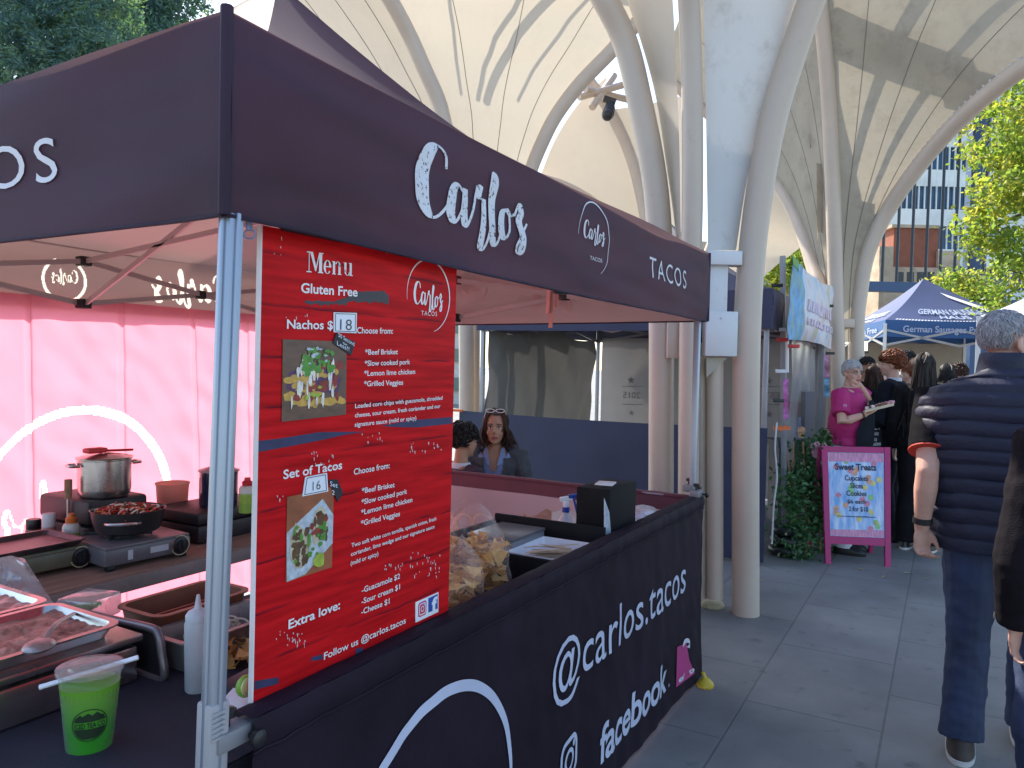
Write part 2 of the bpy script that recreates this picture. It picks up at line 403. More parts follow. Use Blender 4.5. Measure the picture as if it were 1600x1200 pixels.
def loft(mb, A, B, n=40, m=20, sag=0.0, seams=None, over=None):
    A = resamp(catmull(A, 8), n); B = resamp(catmull(B, 8), n)
    def fn(u, v):
        i = min(n, int(round(v*n))); a, b = A[i], B[i]
        p = lerp(a, b, u); w = (b-a).length
        return p+FW*(sag*w*4*u*(1-u))+V((0, 0, .01*noise.noise(p*1.3)))
    mb.grid(fn, m, n)
    if over:
        for o_, lift, u0, v0, u1, v1, w_ in over:
            if w_ > .03: shade_strip(o_, fn, n, lift, u0, v0, u1, v1, w_)
            else: shade_tube(o_, fn, lift, u0, v0, u1, v1, w_*2.6)
    if seams is not None:
        for u in (.28, .55, .8):
            P = [fn(u, k/n)-FW*.006 for k in range(n+1)]; seams.tube(P, .004, 5)
def shade_strip(o_, fn, n, lift, u0, v0, u1, v1, w_):
    # added strip, hidden above the fabric, that throws a shadow band on it
    K = 24; A = []; B = []
    for k in range(K+1):
        t = k/K; u, v = lerp(u0, u1, t), lerp(v0, v1, t)+.03*math.sin(math.pi*t)
        A.append(fn(u, min(1, max(0, v-w_/2)))+SUND*lift); B.append(fn(u, min(1, max(0, v+w_/2)))+SUND*lift)
    o_.add(A+B, [(k, k+1, k+K+2, k+K+1) for k in range(K)])
def shade_tube(o_, fn, lift, u0, v0, u1, v1, r):  # added tube above the fabric, there for a narrow streak of shadow
    o_.tube([fn(lerp(u0, u1, k/16), lerp(v0, v1, k/16))+SUND*lift for k in range(17)], r, 8)
def tube_part(P, r, parent, m=STEEL, name='tube', seg=20):
    b = MB(); b.tube(catmull(P, 8), r, seg); return part(name, b, m, parent)

# first column, beside the taco stall
T1C = wp([(1075, 985, 5.0), (1076, 700, 5.0), (1078, 500, 5.0), (1082, 300, 4.95), (1081, 130, 4.9), (1076, 0, 4.8), (1066, -120, 4.6), (1040, -320, 4.2), (1000, -600, 3.6)])
T1R = wp([(1165, 962, 5.0), (1165, 700, 5.0), (1168, 500, 5.0), (1180, 350, 5.0), (1205, 200, 4.95), (1237, 90, 4.9), (1280, -30, 4.8), (1350, -200, 4.6), (1460, -400, 4.3)])
T1L = wp([(1032, 960, 5.2), (1033, 700, 5.2), (1033, 450, 5.2), (1028, 330, 5.2), (1018, 250, 5.2), (1000, 160, 5.2), (978, 70, 5.2), (945, 0, 5.15), (890, -90, 5.1), (800, -200, 5.0), (660, -330, 4.9)])
c1 = thing('canopy', 'cream steel canopy column with curved tubes and white fabric funnel right behind the taco stall', 'canopy', G(1118, 940))
tube_part(T1C, .068, c1); tube_part(T1R, .088, c1); tube_part(T1L, .085, c1)
b = MB(); loft(b, [T1L[2]+FW*.06+RT*.08]+wp([(1057, 385, 5.25), (1040, 250, 5.25), (1020, 130, 5.25), (979, 0, 5.2), (930, -110, 5.1), (800, -260, 5.0)]), [W(1066, 470, 5.0)]+wp([(1064, 385, 5.0), (1062, 250, 5.0), (1058, 130, 4.95), (1051, 0, 4.85), (1040, -130, 4.6), (1010, -330, 4.2)]), sag=.03)
part('membrane', b, FAB, c1)
b = MB(); loft(b, wp([(1106, 392, 5.02), (1104, 250, 5.0), (1102, 130, 4.95), (1098, 0, 4.85), (1085, -130, 4.6), (1055, -330, 4.2)]), wp([(1150, 392, 5.08), (1166, 290, 5.05), (1190, 180, 5.0), (1216, 90, 4.95), (1250, -10, 4.9), (1310, -150, 4.6)]), sag=-.06)
part('membrane', b, FABC, c1)
def plate_px(mb, x0, y0, x1, y1, d, th, bev=.004):
    a, b_ = W(x0, y1, d), W(x1, y0, d); c = (a+b_)/2
    Mx = Matrix((_r0, _f0, _z)).transposed()
    w = abs((b_-a).dot(_r0)); h = abs((b_-a).z)
    return mb.box(c+_f0*th/2, (w, th, h), Mx, bev)
b = MB(); plate_px(b, 1106, 414, 1160, 391, 4.93, .12); part('bracket', b, STEELG, c1)
b = MB(); plate_px(b, 1108, 500, 1136, 414, 4.98, .10); part('box_column', b, STEELG, c1)
b = MB(); plate_px(b, 1104, 557, 1152, 486, 4.92, .10); b.ell(W(1127, 497, 4.915), .008, 8); part('bracket', b, STEELG, c1)
b = MB(); b.plate([W(1104, 559, 4.97), W(1136, 559, 4.97), W(1104, 590, 4.97)], .02, -FW); part('gusset', b, mat('gusset', (.4, .36, .28), .6), c1)
b = MB(); b.tube([W(1117, 935, 5.05), W(1117, 558, 5.05)], .055, 18); part('tube', b, STEEL, c1)
b = MB(); b.tube([W(1096, 935, 5.1), W(1096, 558, 5.1)], .035, 14); part('tube', b, STEEL, c1)
b = MB(); plate_px(b, 1044, 560, 1072, 500, 5.06, .06); part('bracket', b, STEEL, c1)
# second column, further along
T2C = wp([(1310, 720, 8.9), (1308, 540, 8.9), (1306, 480, 8.9), (1305, 420, 8.9), (1303, 350, 8.85), (1300, 260, 8.8), (1295, 160, 8.7), (1285, 40, 8.5), (1262, -120, 8.2), (1200, -320, 7.6)])
T2R = wp([(1339, 720, 9.0), (1338, 525, 9.0), (1343, 460, 9.0), (1356, 394, 8.95), (1390, 324, 8.8), (1447, 245, 8.4), (1512, 175, 7.9), (1600, 105, 7.3), (1740, 20, 6.6), (1960, -80, 5.8)])
T2L = wp([(1296, 720, 9.0), (1290, 500, 9.0), (1281, 450, 9.1), (1270, 415, 9.3), (1254, 363, 9.6), (1232, 315, 10), (1205, 275, 10.4), (1165, 230, 10.8), (1110, 180, 11.2), (1030, 110, 11.6)])
c2 = thing('canopy', 'second cream canopy column with wide stained fabric funnel beside the sweet treats stall', 'canopy', G(1318, 720))
tube_part(T2C, .085, c2); tube_part(T2R, .09, c2); tube_part(T2L, .085, c2)
sm = MB()
ou = MB(); b = MB(); loft(b, T2C[1:], [p+RT*.03-UP*.02 for p in T2R[1:]], 50, 26, .05, sm, [(ou, .5, .06, .60, 1.25, .56, .10), (ou, .4, .06, .24, 1.2, .16, .14), (ou, .8, .30, .33, .62, .98, .012), (ou, .8, .62, .25, .80, .98, .008)]); part('membrane', b, FABD, c2)
part('shade_caster', ou, FABD, c2)  # unseen pieces added on the sun side to shade the fabric
b = MB(); loft(b, T2L[1:], T2C[1:], 40, 20, .03, sm); part('membrane', b, FABD, c2)
part('seam', sm, SEAM, c2)
b = MB(); plate_px(b, 1311, 512, 1336, 498, 8.9, .08); part('bracket', b, STEEL, c2)
b = MB()   # lashing tabs along the fabric edge
LT = resamp(catmull(T2R[2:], 8), 60)
for i in range(60):
    p = LT[i]; t = (LT[i+1]-LT[i]).normalized(); b.bar(p-UP*.02+RT*.02, p+UP*.10-RT*.04, .012, .05)
part('lashing', b, STEELG, c2)
# third column, behind the stall roof
T3L = wp([(729, 720, 8.5), (729, 560, 8.5), (727, 430, 8.5), (722, 340, 8.5), (712, 260, 8.5), (696, 199, 8.45), (685, 157, 8.4), (662, 105, 8.3), (640, 56, 8.2), (610, 0, 8.0), (560, -80, 7.7), (470, -200, 7.2), (330, -330, 6.6)])
T3R = wp([(800, 620, 9.2), (800, 450, 9.2), (805, 380, 9.2), (815, 320, 9.2), (828, 270, 9.2), (846, 225, 9.15), (869, 180, 9.1), (906, 131, 9.0), (955, 80, 8.9), (1010, 20, 8.8), (1080, -50, 8.6), (1200, -160, 8.3)])
c3 = thing('canopy', 'cream canopy column with big white fabric vault seen above the taco stall roof', 'canopy', G(729, 690))
tube_part(T3L, .085, c3); tube_part(T3R, .085, c3)
b = MB(); b.tube([W(742, 720, 8.7), W(741, 430, 8.7), W(728, 330, 8.7)], .06, 16); part('tube', b, STEEL, c3)
sm = MB()
ou = MB(); b = MB(); loft(b, T3L[2:], T3R[1:], 50, 26, .07, sm, [(ou, .5, .0, .80, 1.2, .74, .14), (ou, .8, .35, .40, .62, .80, .012), (ou, .8, .42, .40, .68, .74, .02), (ou, .8, .66, .42, .80, .80, .008), (ou, .8, .22, .4, .3, .78, .008)]); part('membrane', b, FAB, c3)
part('shade_caster', ou, FAB, c3)
b = MB(); loft(b, wp([(700, 440, 9.0), (660, 330, 9.2), (600, 220, 9.3), (520, 110, 9.4), (425, -10, 9.4), (330, -120, 9.3), (180, -260, 9)]), T3L[2:], 50, 20, .04, sm); part('membrane', b, FAB, c3)
part('seam', sm, SEAM, c3)
# far bay of the canopy
T4 = wp([(1030, 560, 11.5), (1018, 420, 11.5), (1010, 350, 11.5), (996, 280, 11.5), (979, 227, 11.5), (952, 172, 11.5), (915, 120, 11.4), (860, 60, 11.2)])
c4 = thing('canopy', 'farthest canopy bay with bright white fabric, glimpsed between the front tubes', 'canopy', G(1030, 650))
tube_part(T4, .085, c4)
tube_part(wp([(840, 276, 11.8), (880, 290, 11.8), (915, 308, 11.8), (940, 328, 11.8), (965, 360, 11.8), (980, 420, 11.8), (985, 640, 11.8)]), .075, c4)
tube_part(wp([(1096, 420, 12.5), (1120, 360, 12.5), (1150, 305, 12.3), (1172, 240, 11.5)]), .07, c4)
for a_, b_ in (((905, 152, 10.8), (990, 128, 11.2)), ((915, 140, 10.8), (1000, 160, 11.6)), ((925, 168, 10.8), (960, 118, 11.2))):
    b = MB(); b.tube(wp([a_, b_]), .05, 12); part('strut', b, STEEL, c4)
b = MB(); loft(b, wp([(826, 330, 12), (846, 270, 12), (869, 215, 12), (906, 160, 11.9), (948, 120, 11.7)]), [p+FW*.3 for p in T4[1:6]], sag=.05); part('membrane', b, FAB, c4)
b = MB(); loft(b, T4[1:6], wp([(1090, 430, 12), (1088, 350, 12), (1086, 280, 12), (1080, 227, 12), (1064, 150, 12)]), sag=.05); part('membrane', b, FAB, c4)
b = MB(); loft(b, wp([(1112, 470, 13), (1112, 400, 13), (1120, 330, 13), (1140, 270, 13), (1168, 236, 12.6)]), wp([(1190, 436, 13), (1216, 412, 13), (1236, 398, 13), (1256, 378, 12.8), (1262, 330, 12)]), sag=.06); part('membrane', b, FAB, c4)
# spotlight on the far strut
sp = thing('spotlight', 'black spotlight hanging from the far canopy strut', 'spotlight', W(949, 172, 10.6))
BLK = mat('black_metal', (.015, .015, .016), .45)
b = MB(); b.bar(W(943, 154, 10.6), W(962, 160, 10.6), .06, .08); part('mount', b, BLK, sp)
b = MB(); b.tube(wp([(954, 160, 10.6), (953, 168, 10.6), (950, 178, 10.55)]), [.05, .075, .085], 14); b.ell(W(949, 180, 10.5), .08, 12); part('lamp_head', b, BLK, sp)
b = MB(); b.bar(W(958, 156, 10.6), W(953, 172, 10.6), .02, .03); part('yoke', b, BLK, sp)

# ---------------------------------------------------------------- trees
def leaf_mat(n, c, tc, t=.4): return mat(n, c, .5, var=.3, scale=1.5, trans=t, tcol=tc, spec=.3)
def crown(mb, blobs, n, size, nm=3, seed=1, flat=.0, long=1.6):
    rnd = random.Random(seed); tot = sum(r[0]*r[1]*r[2] for _, r in blobs)
    for c, r in blobs:
        k = int(n*r[0]*r[1]*r[2]/tot)
        # clumps of leaves within the blob
        ncl = max(6, k//38)
        for _ in range(ncl):
            while True:
                d = V((rnd.uniform(-1, 1), rnd.uniform(-1, 1), rnd.uniform(-1, 1)))
                if .12 < d.length < 1: break
            d = d*(d.length**-.35)
            cc = V(c)+V((d.x*r[0], d.y*r[1], d.z*r[2])); mi = rnd.choice(range(nm))
            dirv = V((rnd.uniform(-1, 1), rnd.uniform(-1, 1), rnd.uniform(-.6, .3))).normalized(); cs = size*rnd.uniform(2.0, 4.5)
            for _ in range(38):
                p = cc+V((rnd.gauss(0, .5), rnd.gauss(0, .5), rnd.gauss(0, .38)))*cs+dirv*rnd.uniform(-1, 1)*cs*.8
                a = (dirv+V((rnd.gauss(0, .5), rnd.gauss(0, .5), rnd.gauss(0, .5)-.25))).normalized()
                q = a.cross(V((rnd.gauss(0, 1), rnd.gauss(0, 1), rnd.gauss(0, 1)))).normalized()
                s = size*rnd.uniform(.6, 1.3); l = s*long
                mb.add([p, p+a*l*.5+q*s*.42, p+a*l, p+a*l*.5-q*s*.42], [(0, 1, 2, 3)], mi if rnd.random() < .8 else rnd.randrange(nm))
BARK = mat('bark', (.10, .075, .055), .9, var=.35, scale=9, bump=.6, bscale=25, stretch=(1, 1, .3))
def branchy(mb, base, top, r0, limbs, seed):
    rnd = random.Random(seed); mid = lerp(V(base), V(top), .5)+V((rnd.uniform(-.3, .3), rnd.uniform(-.3, .3), 0))
    P = catmull([base, mid, top], 6); mb.tube(P, [lerp(r0, r0*.35, i/(len(P)-1)) for i in range(len(P))], 10)
    for e in limbs:
        t = rnd.uniform(.45, .9); s = P[int(t*(len(P)-1))]; e = V(e); m_ = lerp(s, e, .5)+V((0, 0, .12*(e-s).length))
        Q = catmull([s, m_, e], 5); mb.tube(Q, [lerp(r0*.4, r0*.06, i/(len(Q)-1)) for i in range(len(Q))], 7)
LD = [leaf_mat('leaf_dark_a', (.14, .24, .21), (.10, .22, .09), .5), leaf_mat('leaf_dark_b', (.19, .29, .21), (.16, .28, .07), .5), leaf_mat('leaf_dark_c', (.11, .20, .21), (.07, .16, .09), .5)]
LB = [leaf_mat('leaf_bright_a', (.13, .20, .03), (.38, .5, .06), .55), leaf_mat('leaf_bright_b', (.09, .15, .03), (.26, .4, .05), .55), leaf_mat('leaf_bright_c', (.19, .22, .035), (.55, .55, .07), .55)]
def tree(label, base, blobs, n, size, mats, seed, r0, group=None, long=1.6, top=None):
    t = thing('tree', label, 'tree', base, group)
    top = top or sum((V(q[0]) for q in blobs), V((0, 0, 0)))/len(blobs)
    b = MB(); branchy(b, base, top, r0, [c for c, _ in blobs], seed); part('trunk', b, BARK, t)
    b = MB(); crown(b, blobs, n, size, len(mats), seed, long=long); part('crown', b, mats, t, smooth=0)
    return t
def GD(px, d): p = W(px, 600, d); return V((p.x, p.y, 0))
def blob(px, py, d, r): return (W(px, py, d), r if isinstance(r, tuple) else (r, r, r))
tree('feathery dark green tree at the far left above the black stall roof', GD(40, 26), [blob(-30, 10, 24, (2.6, 2.6, 2.0)), blob(90, 80, 23, (2.0, 2.0, 1.6)), blob(120, 10, 24, (1.9, 1.9, 1.6)), blob(20, 130, 22, (2.2, 2.2, 1.6)), blob(150, 110, 22.5, (1.5, 1.5, 1.0)), blob(-150, 100, 24, (2.6, 2.6, 2.4)), blob(40, -70, 24, (2.4, 2.4, 1.6))], 105000, .068, LD, 3, .22, long=2.3)
tree('dark green tree behind the feathery one, its crown ending near the stall corner', GD(215, 32), [blob(225, 50, 30, (1.8, 1.8, 1.7)), blob(265, 20, 30, (1.6, 1.6, 1.6)), blob(200, 110, 30, (1.9, 1.9, 1.5)), blob(170, 60, 31, (1.8, 1.8, 1.6)), blob(250, 75, 29, (1.2, 1.2, 1.1)), blob(190, 10, 31, (1.8, 1.8, 1.6)), blob(215, -40, 31, (1.8, 1.8, 1.6))], 50000, .085, LD, 5, .25, long=2.3)
tree('sunlit yellow green leafy tree at the right edge above the blue gazebo', GD(1690, 12.5), [blob(1570, 200, 12.5, (.75, .9, .7)), blob(1545, 255, 12.3, (.42, .5, .38)), blob(1585, 300, 12, (.7, .8, .6)), blob(1545, 350, 12.2, (.5, .6, .5)), blob(1520, 378, 12.4, (.26, .34, .2)), blob(1570, 420, 12, (.5, .6, .4)), blob(1640, 330, 12, (1, 1, 1.2)), blob(1620, 150, 12.5, (.7, .8, .5)), blob(1555, 470, 12.2, (.25, .3, .2)), blob(1690, 230, 12.5, (1.2, 1.2, 1.2))], 17000, .062, LB, 8, .12, top=W(1668, 250, 12.5))
tree('yellowish tree glimpsed low between the far canopy tubes', GD(1240, 21), [blob(1210, 425, 21, (.9, .9, .7)), blob(1250, 405, 21, (.8, .8, .8)), blob(1275, 430, 21, (.8, .8, .7))], 5000, .1, LB, 9, .12)
tree('green bushy tree behind the peak of the blue gazebo', GD(1500, 24), [blob(1500, 455, 24, (1.0, .8, .7)), blob(1480, 480, 24, (.9, .8, .6)), blob(1530, 480, 24, (.8, .8, .6))], 5000, .1, LB, 10, .12)

# ---------------------------------------------------------------- buildings beyond, two of them standing in for reflections
MX = Matrix((_r0, _f0, _z)).transposed()
def fbox(mb, x0, y0, x1, y1, d, th, bev=0):
    a, b_ = W(x0, y1, d), W(x1, y0, d); c = (a+b_)/2
    mb.box(c+_f0*th/2, (abs(x1-x0)*d/F_PX, th, abs(y1-y0)*d/F_PX), MX, bev); return mb
GLS = mat('blue_glass', (.045, .10, .17), .35, var=.6, scale=.5, spec=.25)
SPW = mat('white_spandrel', (.70, .74, .70), .5, var=.15, scale=.8)
MUL = mat('dark_mullion', (.02, .025, .03), .4)
SAND = mat('sandstone', (.5, .38, .26), .85, var=.25, scale=.7, dirt=(.2, .13, .08), dscale=1.2)
BRK = mat('red_brick', (.27, .09, .05), .85, var=.2, scale=2)
BLU = mat('blue_cladding', (.035, .075, .16), .5, var=.1)
ob_ = thing('reflected_offices', 'reflected office tower of white bands and wavy blue glass, built solid behind dark mullions, right of the canopy', 'building', G(1470, 615))  # solid tower standing in for offices mirrored in the glass front
b = MB(); fbox(b, 1350, -160, 1760, 596, 52, 8); part('wall', b, mat('tower_core', (.12, .14, .17), .5), ob_)
for k in range(9):
    y = 505-k*62
    b = MB(); fbox(b, 1352, y-52, 1758, y-26, 51.4, .5); part('spandrel', b, SPW, ob_)
    b = MB(); fbox(b, 1352, y-25, 1758, y+9, 51.6, .35); part('window', b, GLS, ob_)
for k in range(44):
    b = MB(); x = 1356+k*9.2; fbox(b, x, -150, x+1.6, 560, 51.3, .12); part('window_frame', b, SPW, ob_)
bb = thing('reflected_brick', 'reflected low red brick block on sandstone footing, built solid before the reflected office tower', 'building', G(1440, 622))  # brickwork mirrored in the glass front, modelled as a solid block
b = MB(); fbox(b, 1396, 356, 1466, 418, 44, 4); part('wall', b, BRK, bb)
b = MB(); fbox(b, 1372, 418, 1500, 560, 43.6, 5); fbox(b, 1374, 385, 1396, 418, 43.8, 4); fbox(b, 1466, 392, 1500, 418, 43.8, 4); part('base_wall', b, SAND, bb)
b = MB(); fbox(b, 1394, 351, 1468, 356, 43.8, 4.4); part('parapet', b, SAND, bb)
for k in range(4):
    b = MB(); fbox(b, 1402+k*16, 425, 1412+k*16, 440, 43.5, .2); part('window', b, MUL, bb)
gs = thing('glazed_screen', 'tall dark mullioned screen with blue beam in front of the reflected office tower', 'screen', G(1450, 640))
for k in range(8):
    x = 1380+k*22.5
    b = MB(); b.bar(W(x+10, 150, 34), W(x-2, 445, 34), .10, .16); part('mullion', b, MUL, gs)
b = MB(); fbox(b, 1340, 441, 1520, 456, 33.8, .5); part('beam', b, BLU, gs)
b = MB(); fbox(b, 1516, 430, 1570, 640, 33.5, 1.0); fbox(b, 1570, 470, 1700, 640, 34.2, .6); part('column', b, BLU, gs)
b = MB(); fbox(b, 1520, 180, 1545, 430, 34.5, .6); part('cladding', b, BLU, gs)
b = MB(); fbox(b, 1340, 560, 1520, 640, 34, .4); part('dark_shopfront', b, mat('shopfront', (.05, .045, .04), .4), gs)
b = MB(); fbox(b, 1090, 380, 1330, 660, 38, 6)
single('sandstone_building', 'sandy stone building glimpsed low through the canopy arches', 'building', b, SAND, smooth=0)
b = MB(); fbox(b, 650, 470, 740, 640, 30, 6)
pb = thing('pale_building', 'pale building with dark openings seen past the cream pole beside the menu board', 'building', G(700, 640))
part('wall', b, mat('pale_wall', (.6, .6, .55), .7, var=.1), pb)
for k in range(3):
    b = MB(); fbox(b, 702, 500+k*45, 722, 520+k*45, 29.8, .3); part('window', b, mat('green_glass', (.12, .2, .17), .2), pb)
# ---------------------------------------------------------------- taco stall
import numpy as np
xR, yA, yB, xC = -1.08, .89, 3.89, -4.08
zb, zt = 1.845, 2.19
DARK = mat('stall_fabric', (.037, .023, .042), .68, var=.3, scale=2.0, bump=.12, bscale=180, back=(.50, .41, .39), trans=.06, tcol=(.9, .55, .50), spec=.22)
DARKB = mat('banner_fabric', (.017, .0105, .019), .65, var=.35, scale=2.5, bump=.15, bscale=160, spec=.12)
PRW = mat('white_print', (.62, .62, .66), .6, var=.08)
PRD = mat('distressed_print', (.62, .63, .66), .6, dirt=(.04, .03, .045), dscale=75, damt=1, dlo=.56, dhi=.6)
GLOW = mat('white_print_back', (.8, .74, .62), .6, trans=.40, tcol=(1, .95, .8))
ALU = mat('aluminium', (.33, .37, .43), .36, metal=.6, var=.1, scale=14, stretch=(1, 1, .1), bump=.02)
BPL = mat('black_plastic', (.012, .012, .014), .4)
GPL = mat('grey_plastic', (.20, .20, .21), .45)
def cl(a, z, s, amp): return amp*(noise.noise(V((a*.8+s, z*1.6, s)))+.6*noise.noise(V((a*1.7, z*5+s, s*2)))+.5*noise.noise(V((a*2.2+z*3, z*15, s))))
def sR(p):
    p = V(p); k = min(1, (zt-p.z)/.34); return V((p.x+.004+.018*math.sin(math.pi*max(0, k))*.6+cl(p.y, p.z, 3.3, .019)*min(1, (p.y-yA)/.12, (yB-p.y)/.12), p.y, p.z))
def sA(p): p = V(p); return V((p.x, p.y-.004-cl(p.x, p.z, 7.1, .017)*min(1, (xR-p.x)/.12, (p.x-xC)/.12), p.z))
def sC(p): p = V(p); return V((p.x+cl(p.y, p.z, 5.5, .008), p.y, p.z))
def sB(p): p = V(p); return V((p.x, p.y+cl(p.x, p.z, 9.2, .008), p.z))
gz = thing('gazebo', 'near gazebo with dark plum roof and white lettered valance over the taco stall', 'gazebo', (-2.58, 2.39, 0))
def val(fn, A, B, nu=90):
    b = MB(); A, B = V(A), V(B)
    def f(u, v):
        p = lerp(A, B, u); sag = -.012*math.sin(math.pi*u); p.z = lerp(zb+sag*.6, zt+sag, v); return fn(p)
    b.grid(f, nu, 22)
    # hem stitched as a raised line
    b.tube([f(k/60, .0) for k in range(61)], .004, 6)
    return part('valance', b, DARK, gz, smooth=60)
valR = val(sR, (xR, yA, 0), (xR, yB, 0), 130); valA = val(sA, (xC, yA, 0), (xR, yA, 0)); valB = val(sB, (xR, yB, 0), (xC, yB, 0))
cyC = PX(100, 438, xC); kC = abs(PX(100, 405, xC).z-cyC.z); lC = PX(300, 452, xC); sC_ = abs(PX(352, 455, xC).y-PX(232, 455, xC).y)/5.2
def val_print():
    nu, nv = 700, 90; b = MB(); b.grid(lambda u, v: sC(V((xC, lerp(yB, yA, u), lerp(zb, zt, v)))), nu, nv)
    uv = [(lerp(yB, yA, (i+.5)/nu), lerp(zb, zt, (j+.5)/nv)) for j in range(nv) for i in range(nu)]
    ring = lambda y, z: (np.abs(np.hypot(y-cyC.y, z-cyC.z)-kC) < kC*.07) & (np.abs(np.arctan2(z-cyC.z, y-cyC.y)-1.4) > .55)
    mark_faces(b, uv, [(p[0], p[1], p[2]*kC*.25) for p in stroke_samples(lambda x, y: (cyC.y+(2.6-x)*kC*.24, cyC.z+.01+(y-.9)*kC*.20), .10, .26)]+[(p[0], p[1], p[2]*sC_) for p in stroke_samples(lambda x, y: (lC.y+(2.6-x)*sC_, lC.z+(y-1.2)*sC_*.55), .10, .30)], [ring], 1)
    return part('valance', b, [DARK, GLOW], gz, smooth=60)
valC = val_print()
PK = V((-2.58, 2.39, 3.24)); crn = [V((xR, yA, zt)), V((xR, yB, zt)), V((xC, yB, zt)), V((xC, yA, zt))]
b = MB()
for i in range(4):
    P0, P1 = crn[i], crn[(i+1) % 4]
    def f(u, v):
        p = lerp(lerp(P0, P1, u), PK, v); p = p+V((0, 0, -.80*v*(1-v)*(1-.35*v)-.22*u*(1-u)*4*(1-v)*v-.012*math.sin(math.pi*u)*(1-v))); p.z += .008*noise.noise(p*2.2); return p
    b.grid(f, 30, 24)
part('roof', b, DARK, gz, smooth=25)
b = MB(); b.tube([crn[0]+V((.004, -.004, .006)), V((xR+.004, yA-.004, zb))], .011, 8); part('corner_seam', b, DARK, gz); b = MB(); b.tube([crn[1]+V((.004, .004, .004)), V((xR+.004, yB+.004, zb))], .010, 8)
part('corner_seam', b, DARK, gz)
# legs
legs = {'A': (W(361, 352, 1.325), W(330, 1195, 1.34)), 'B': (V((xR-.035, yB-.035, 1.9)), V((xR-.035, yB-.035, 0))), 'C': (V((xC+.04, yA+.04, 1.9)), V((xC+.04, yA+.04, 0))), 'D': (V((xC+.04, yB-.04, 1.9)), V((xC+.04, yB-.04, 0)))}
t_, b_ = legs['A']; dv = (b_-t_)/(b_.z-t_.z); legs['A'] = (t_+dv*(1.852-t_.z), t_+dv*(0-t_.z)); dA = dv
for k, (p, q) in legs.items():
    b = MB(); b.bar(q+V((0, 0, .01)), p, .032, .032, up=V((0, 1, 0)), bev=.005)
    if k == 'A':
        for off in ((.0165, 0), (0, -.0165)):
            o = V((off[0], off[1], 0)); b.bar(q+o, p+o, .009, .009, up=V((0, 1, 0)), bev=.002)
    lg = part('leg', b, ALU, gz)
    f = MB(); f.box(q+V((0, 0, .006)), (.10, .10, .012), bev=.003); part('foot_plate', f, ALU, lg)
    if k == 'A':
        s_ = MB(); c = t_+dA*(.955-t_.z); s_.bar(c-dA*.16, c+dA*.045, .041, .041, up=V((0, 1, 0)), bev=.006)
        for j in range(6): cc = t_+dA*(.985-j*.009-t_.z); s_.box(cc+V((.022, -.006, 0)), (.004, .026, .004))
        part('leg_sleeve', s_, mat('sleeve_plastic', (.34, .33, .34), .5), lg)
# trusses
TRU = mat('truss_alu', (.46, .40, .39), .4, metal=.25, var=.06)
cor = [V((xR-.04, yA+.04, 0)), V((xR-.04, yB-.04, 0)), V((xC+.04, yB-.04, 0)), V((xC+.04, yA+.04, 0))]
def zz(p, z): return V((p.x, p.y, z))
for i in range(4):
    A_, B_ = cor[i], cor[(i+1) % 4]; M_ = (A_+B_)/2; cen = V((-2.58, 2.39, 0)); inn = (cen-M_).normalized()*.03
    for p, q in ((A_, M_), (B_, M_)):
        for z0, z1, o in ((2.10, 1.875, 0), (1.875, 2.10, 1)):
            b = MB(); b.bar(zz(p, z0)+inn*(o+1), zz(q, z1)+inn*(o+1), .013, .026); part('truss_bar', b, TRU, gz)
        m_ = (p+q)/2; b = MB(); b.box(zz(m_, 1.9875)+inn*1.5, (.05, .05, .05), bev=.006); part('truss_joint', b, BPL, gz)
    for z in (1.875, 2.10):
        b = MB(); b.box(zz(M_, z)+inn*1.5, (.06, .06, .05), bev=.006); part('truss_joint', b, BPL, gz)
    for z0, z1, o in ((2.10, 2.22, 0), (1.875, 2.50, 1)):
        b = MB(); b.bar(zz(M_, z0)+inn*2, zz(cen, z1), .013, .026); part('truss_bar', b, TRU, gz)
b = MB(); b.tube([V((-2.58, 2.39, 2.18)), V((-2.58, 2.39, 3.1))], .018, 10); b.box((-2.58, 2.39, 2.22), (.09, .09, .06), bev=.008); b.box((-2.58, 2.39, 2.5), (.09, .09, .06), bev=.008)
part('centre_pole', b, TRU, gz)
# lettering of the valances
NX = V((1, 0, 0)); NYm = V((0, -1, 0)); EPS = .0035
b = MB(); p_c = PX(659, 225, xR); q0 = PX(661, 341, xR); q1 = PX(818, 352, xR)
base = PX(700, 331, xR); L0 = PX(642, 300, xR); L1 = PX(819, 300, xR); sx = (L1.y-L0.y)/5.2; z0 = PX(668, 341, xR).z; z1 = PX(660, 224, xR).z; sy = (z1-z0)/3.0
def m1(x, y, l): return sR(V((xR, L0.y+x*sx, z0+y*sy)))+NX*(EPS+l)
script_carlos(b, m1, .08, .38); part('lettering', b, PRD, valR, smooth=0)
b = MB(); c0 = PX(921, 375, xR); rr = c0.z-PX(921, 433, xR).z
arc_ring(b, lambda x, y, l: sR(V((xR, c0.y+x*rr, c0.z+y*rr)))+NX*EPS, R(-60), R(180), .015, .045, 70)
a0 = PX(904, 380, xR); a1 = PX(936, 380, xR); sc = (a1.y-a0.y)/5.2
script_carlos(b, lambda x, y, l: sR(V((xR, a0.y+x*sc, c0.z-.004+y*sc*.60)))+NX*(EPS+l), .12, .30)
text_on(b, 'TACOS', PX(913, 406, xR), PX(932, 411, xR), .014, NX, surf=sR, eps=EPS, up=(0, 0, 1), step=.02); part('logo', b, PRW, valR, smooth=0)
b = MB(); h = PX(1004, 398, xR).z-PX(1004, 432, xR).z; zz0 = PX(1004, 433, xR).z
pa, pb_ = PX(1003, 433, xR), PX(1063, 452, xR); pa.z = pb_.z = zz0
text_on(b, 'TACOS', pa, pb_, h, NX, surf=sR, eps=EPS, up=(0, 0, 1), step=.025, space=1.25, bold=-.004); part('lettering', b, PRW, valR, smooth=0)
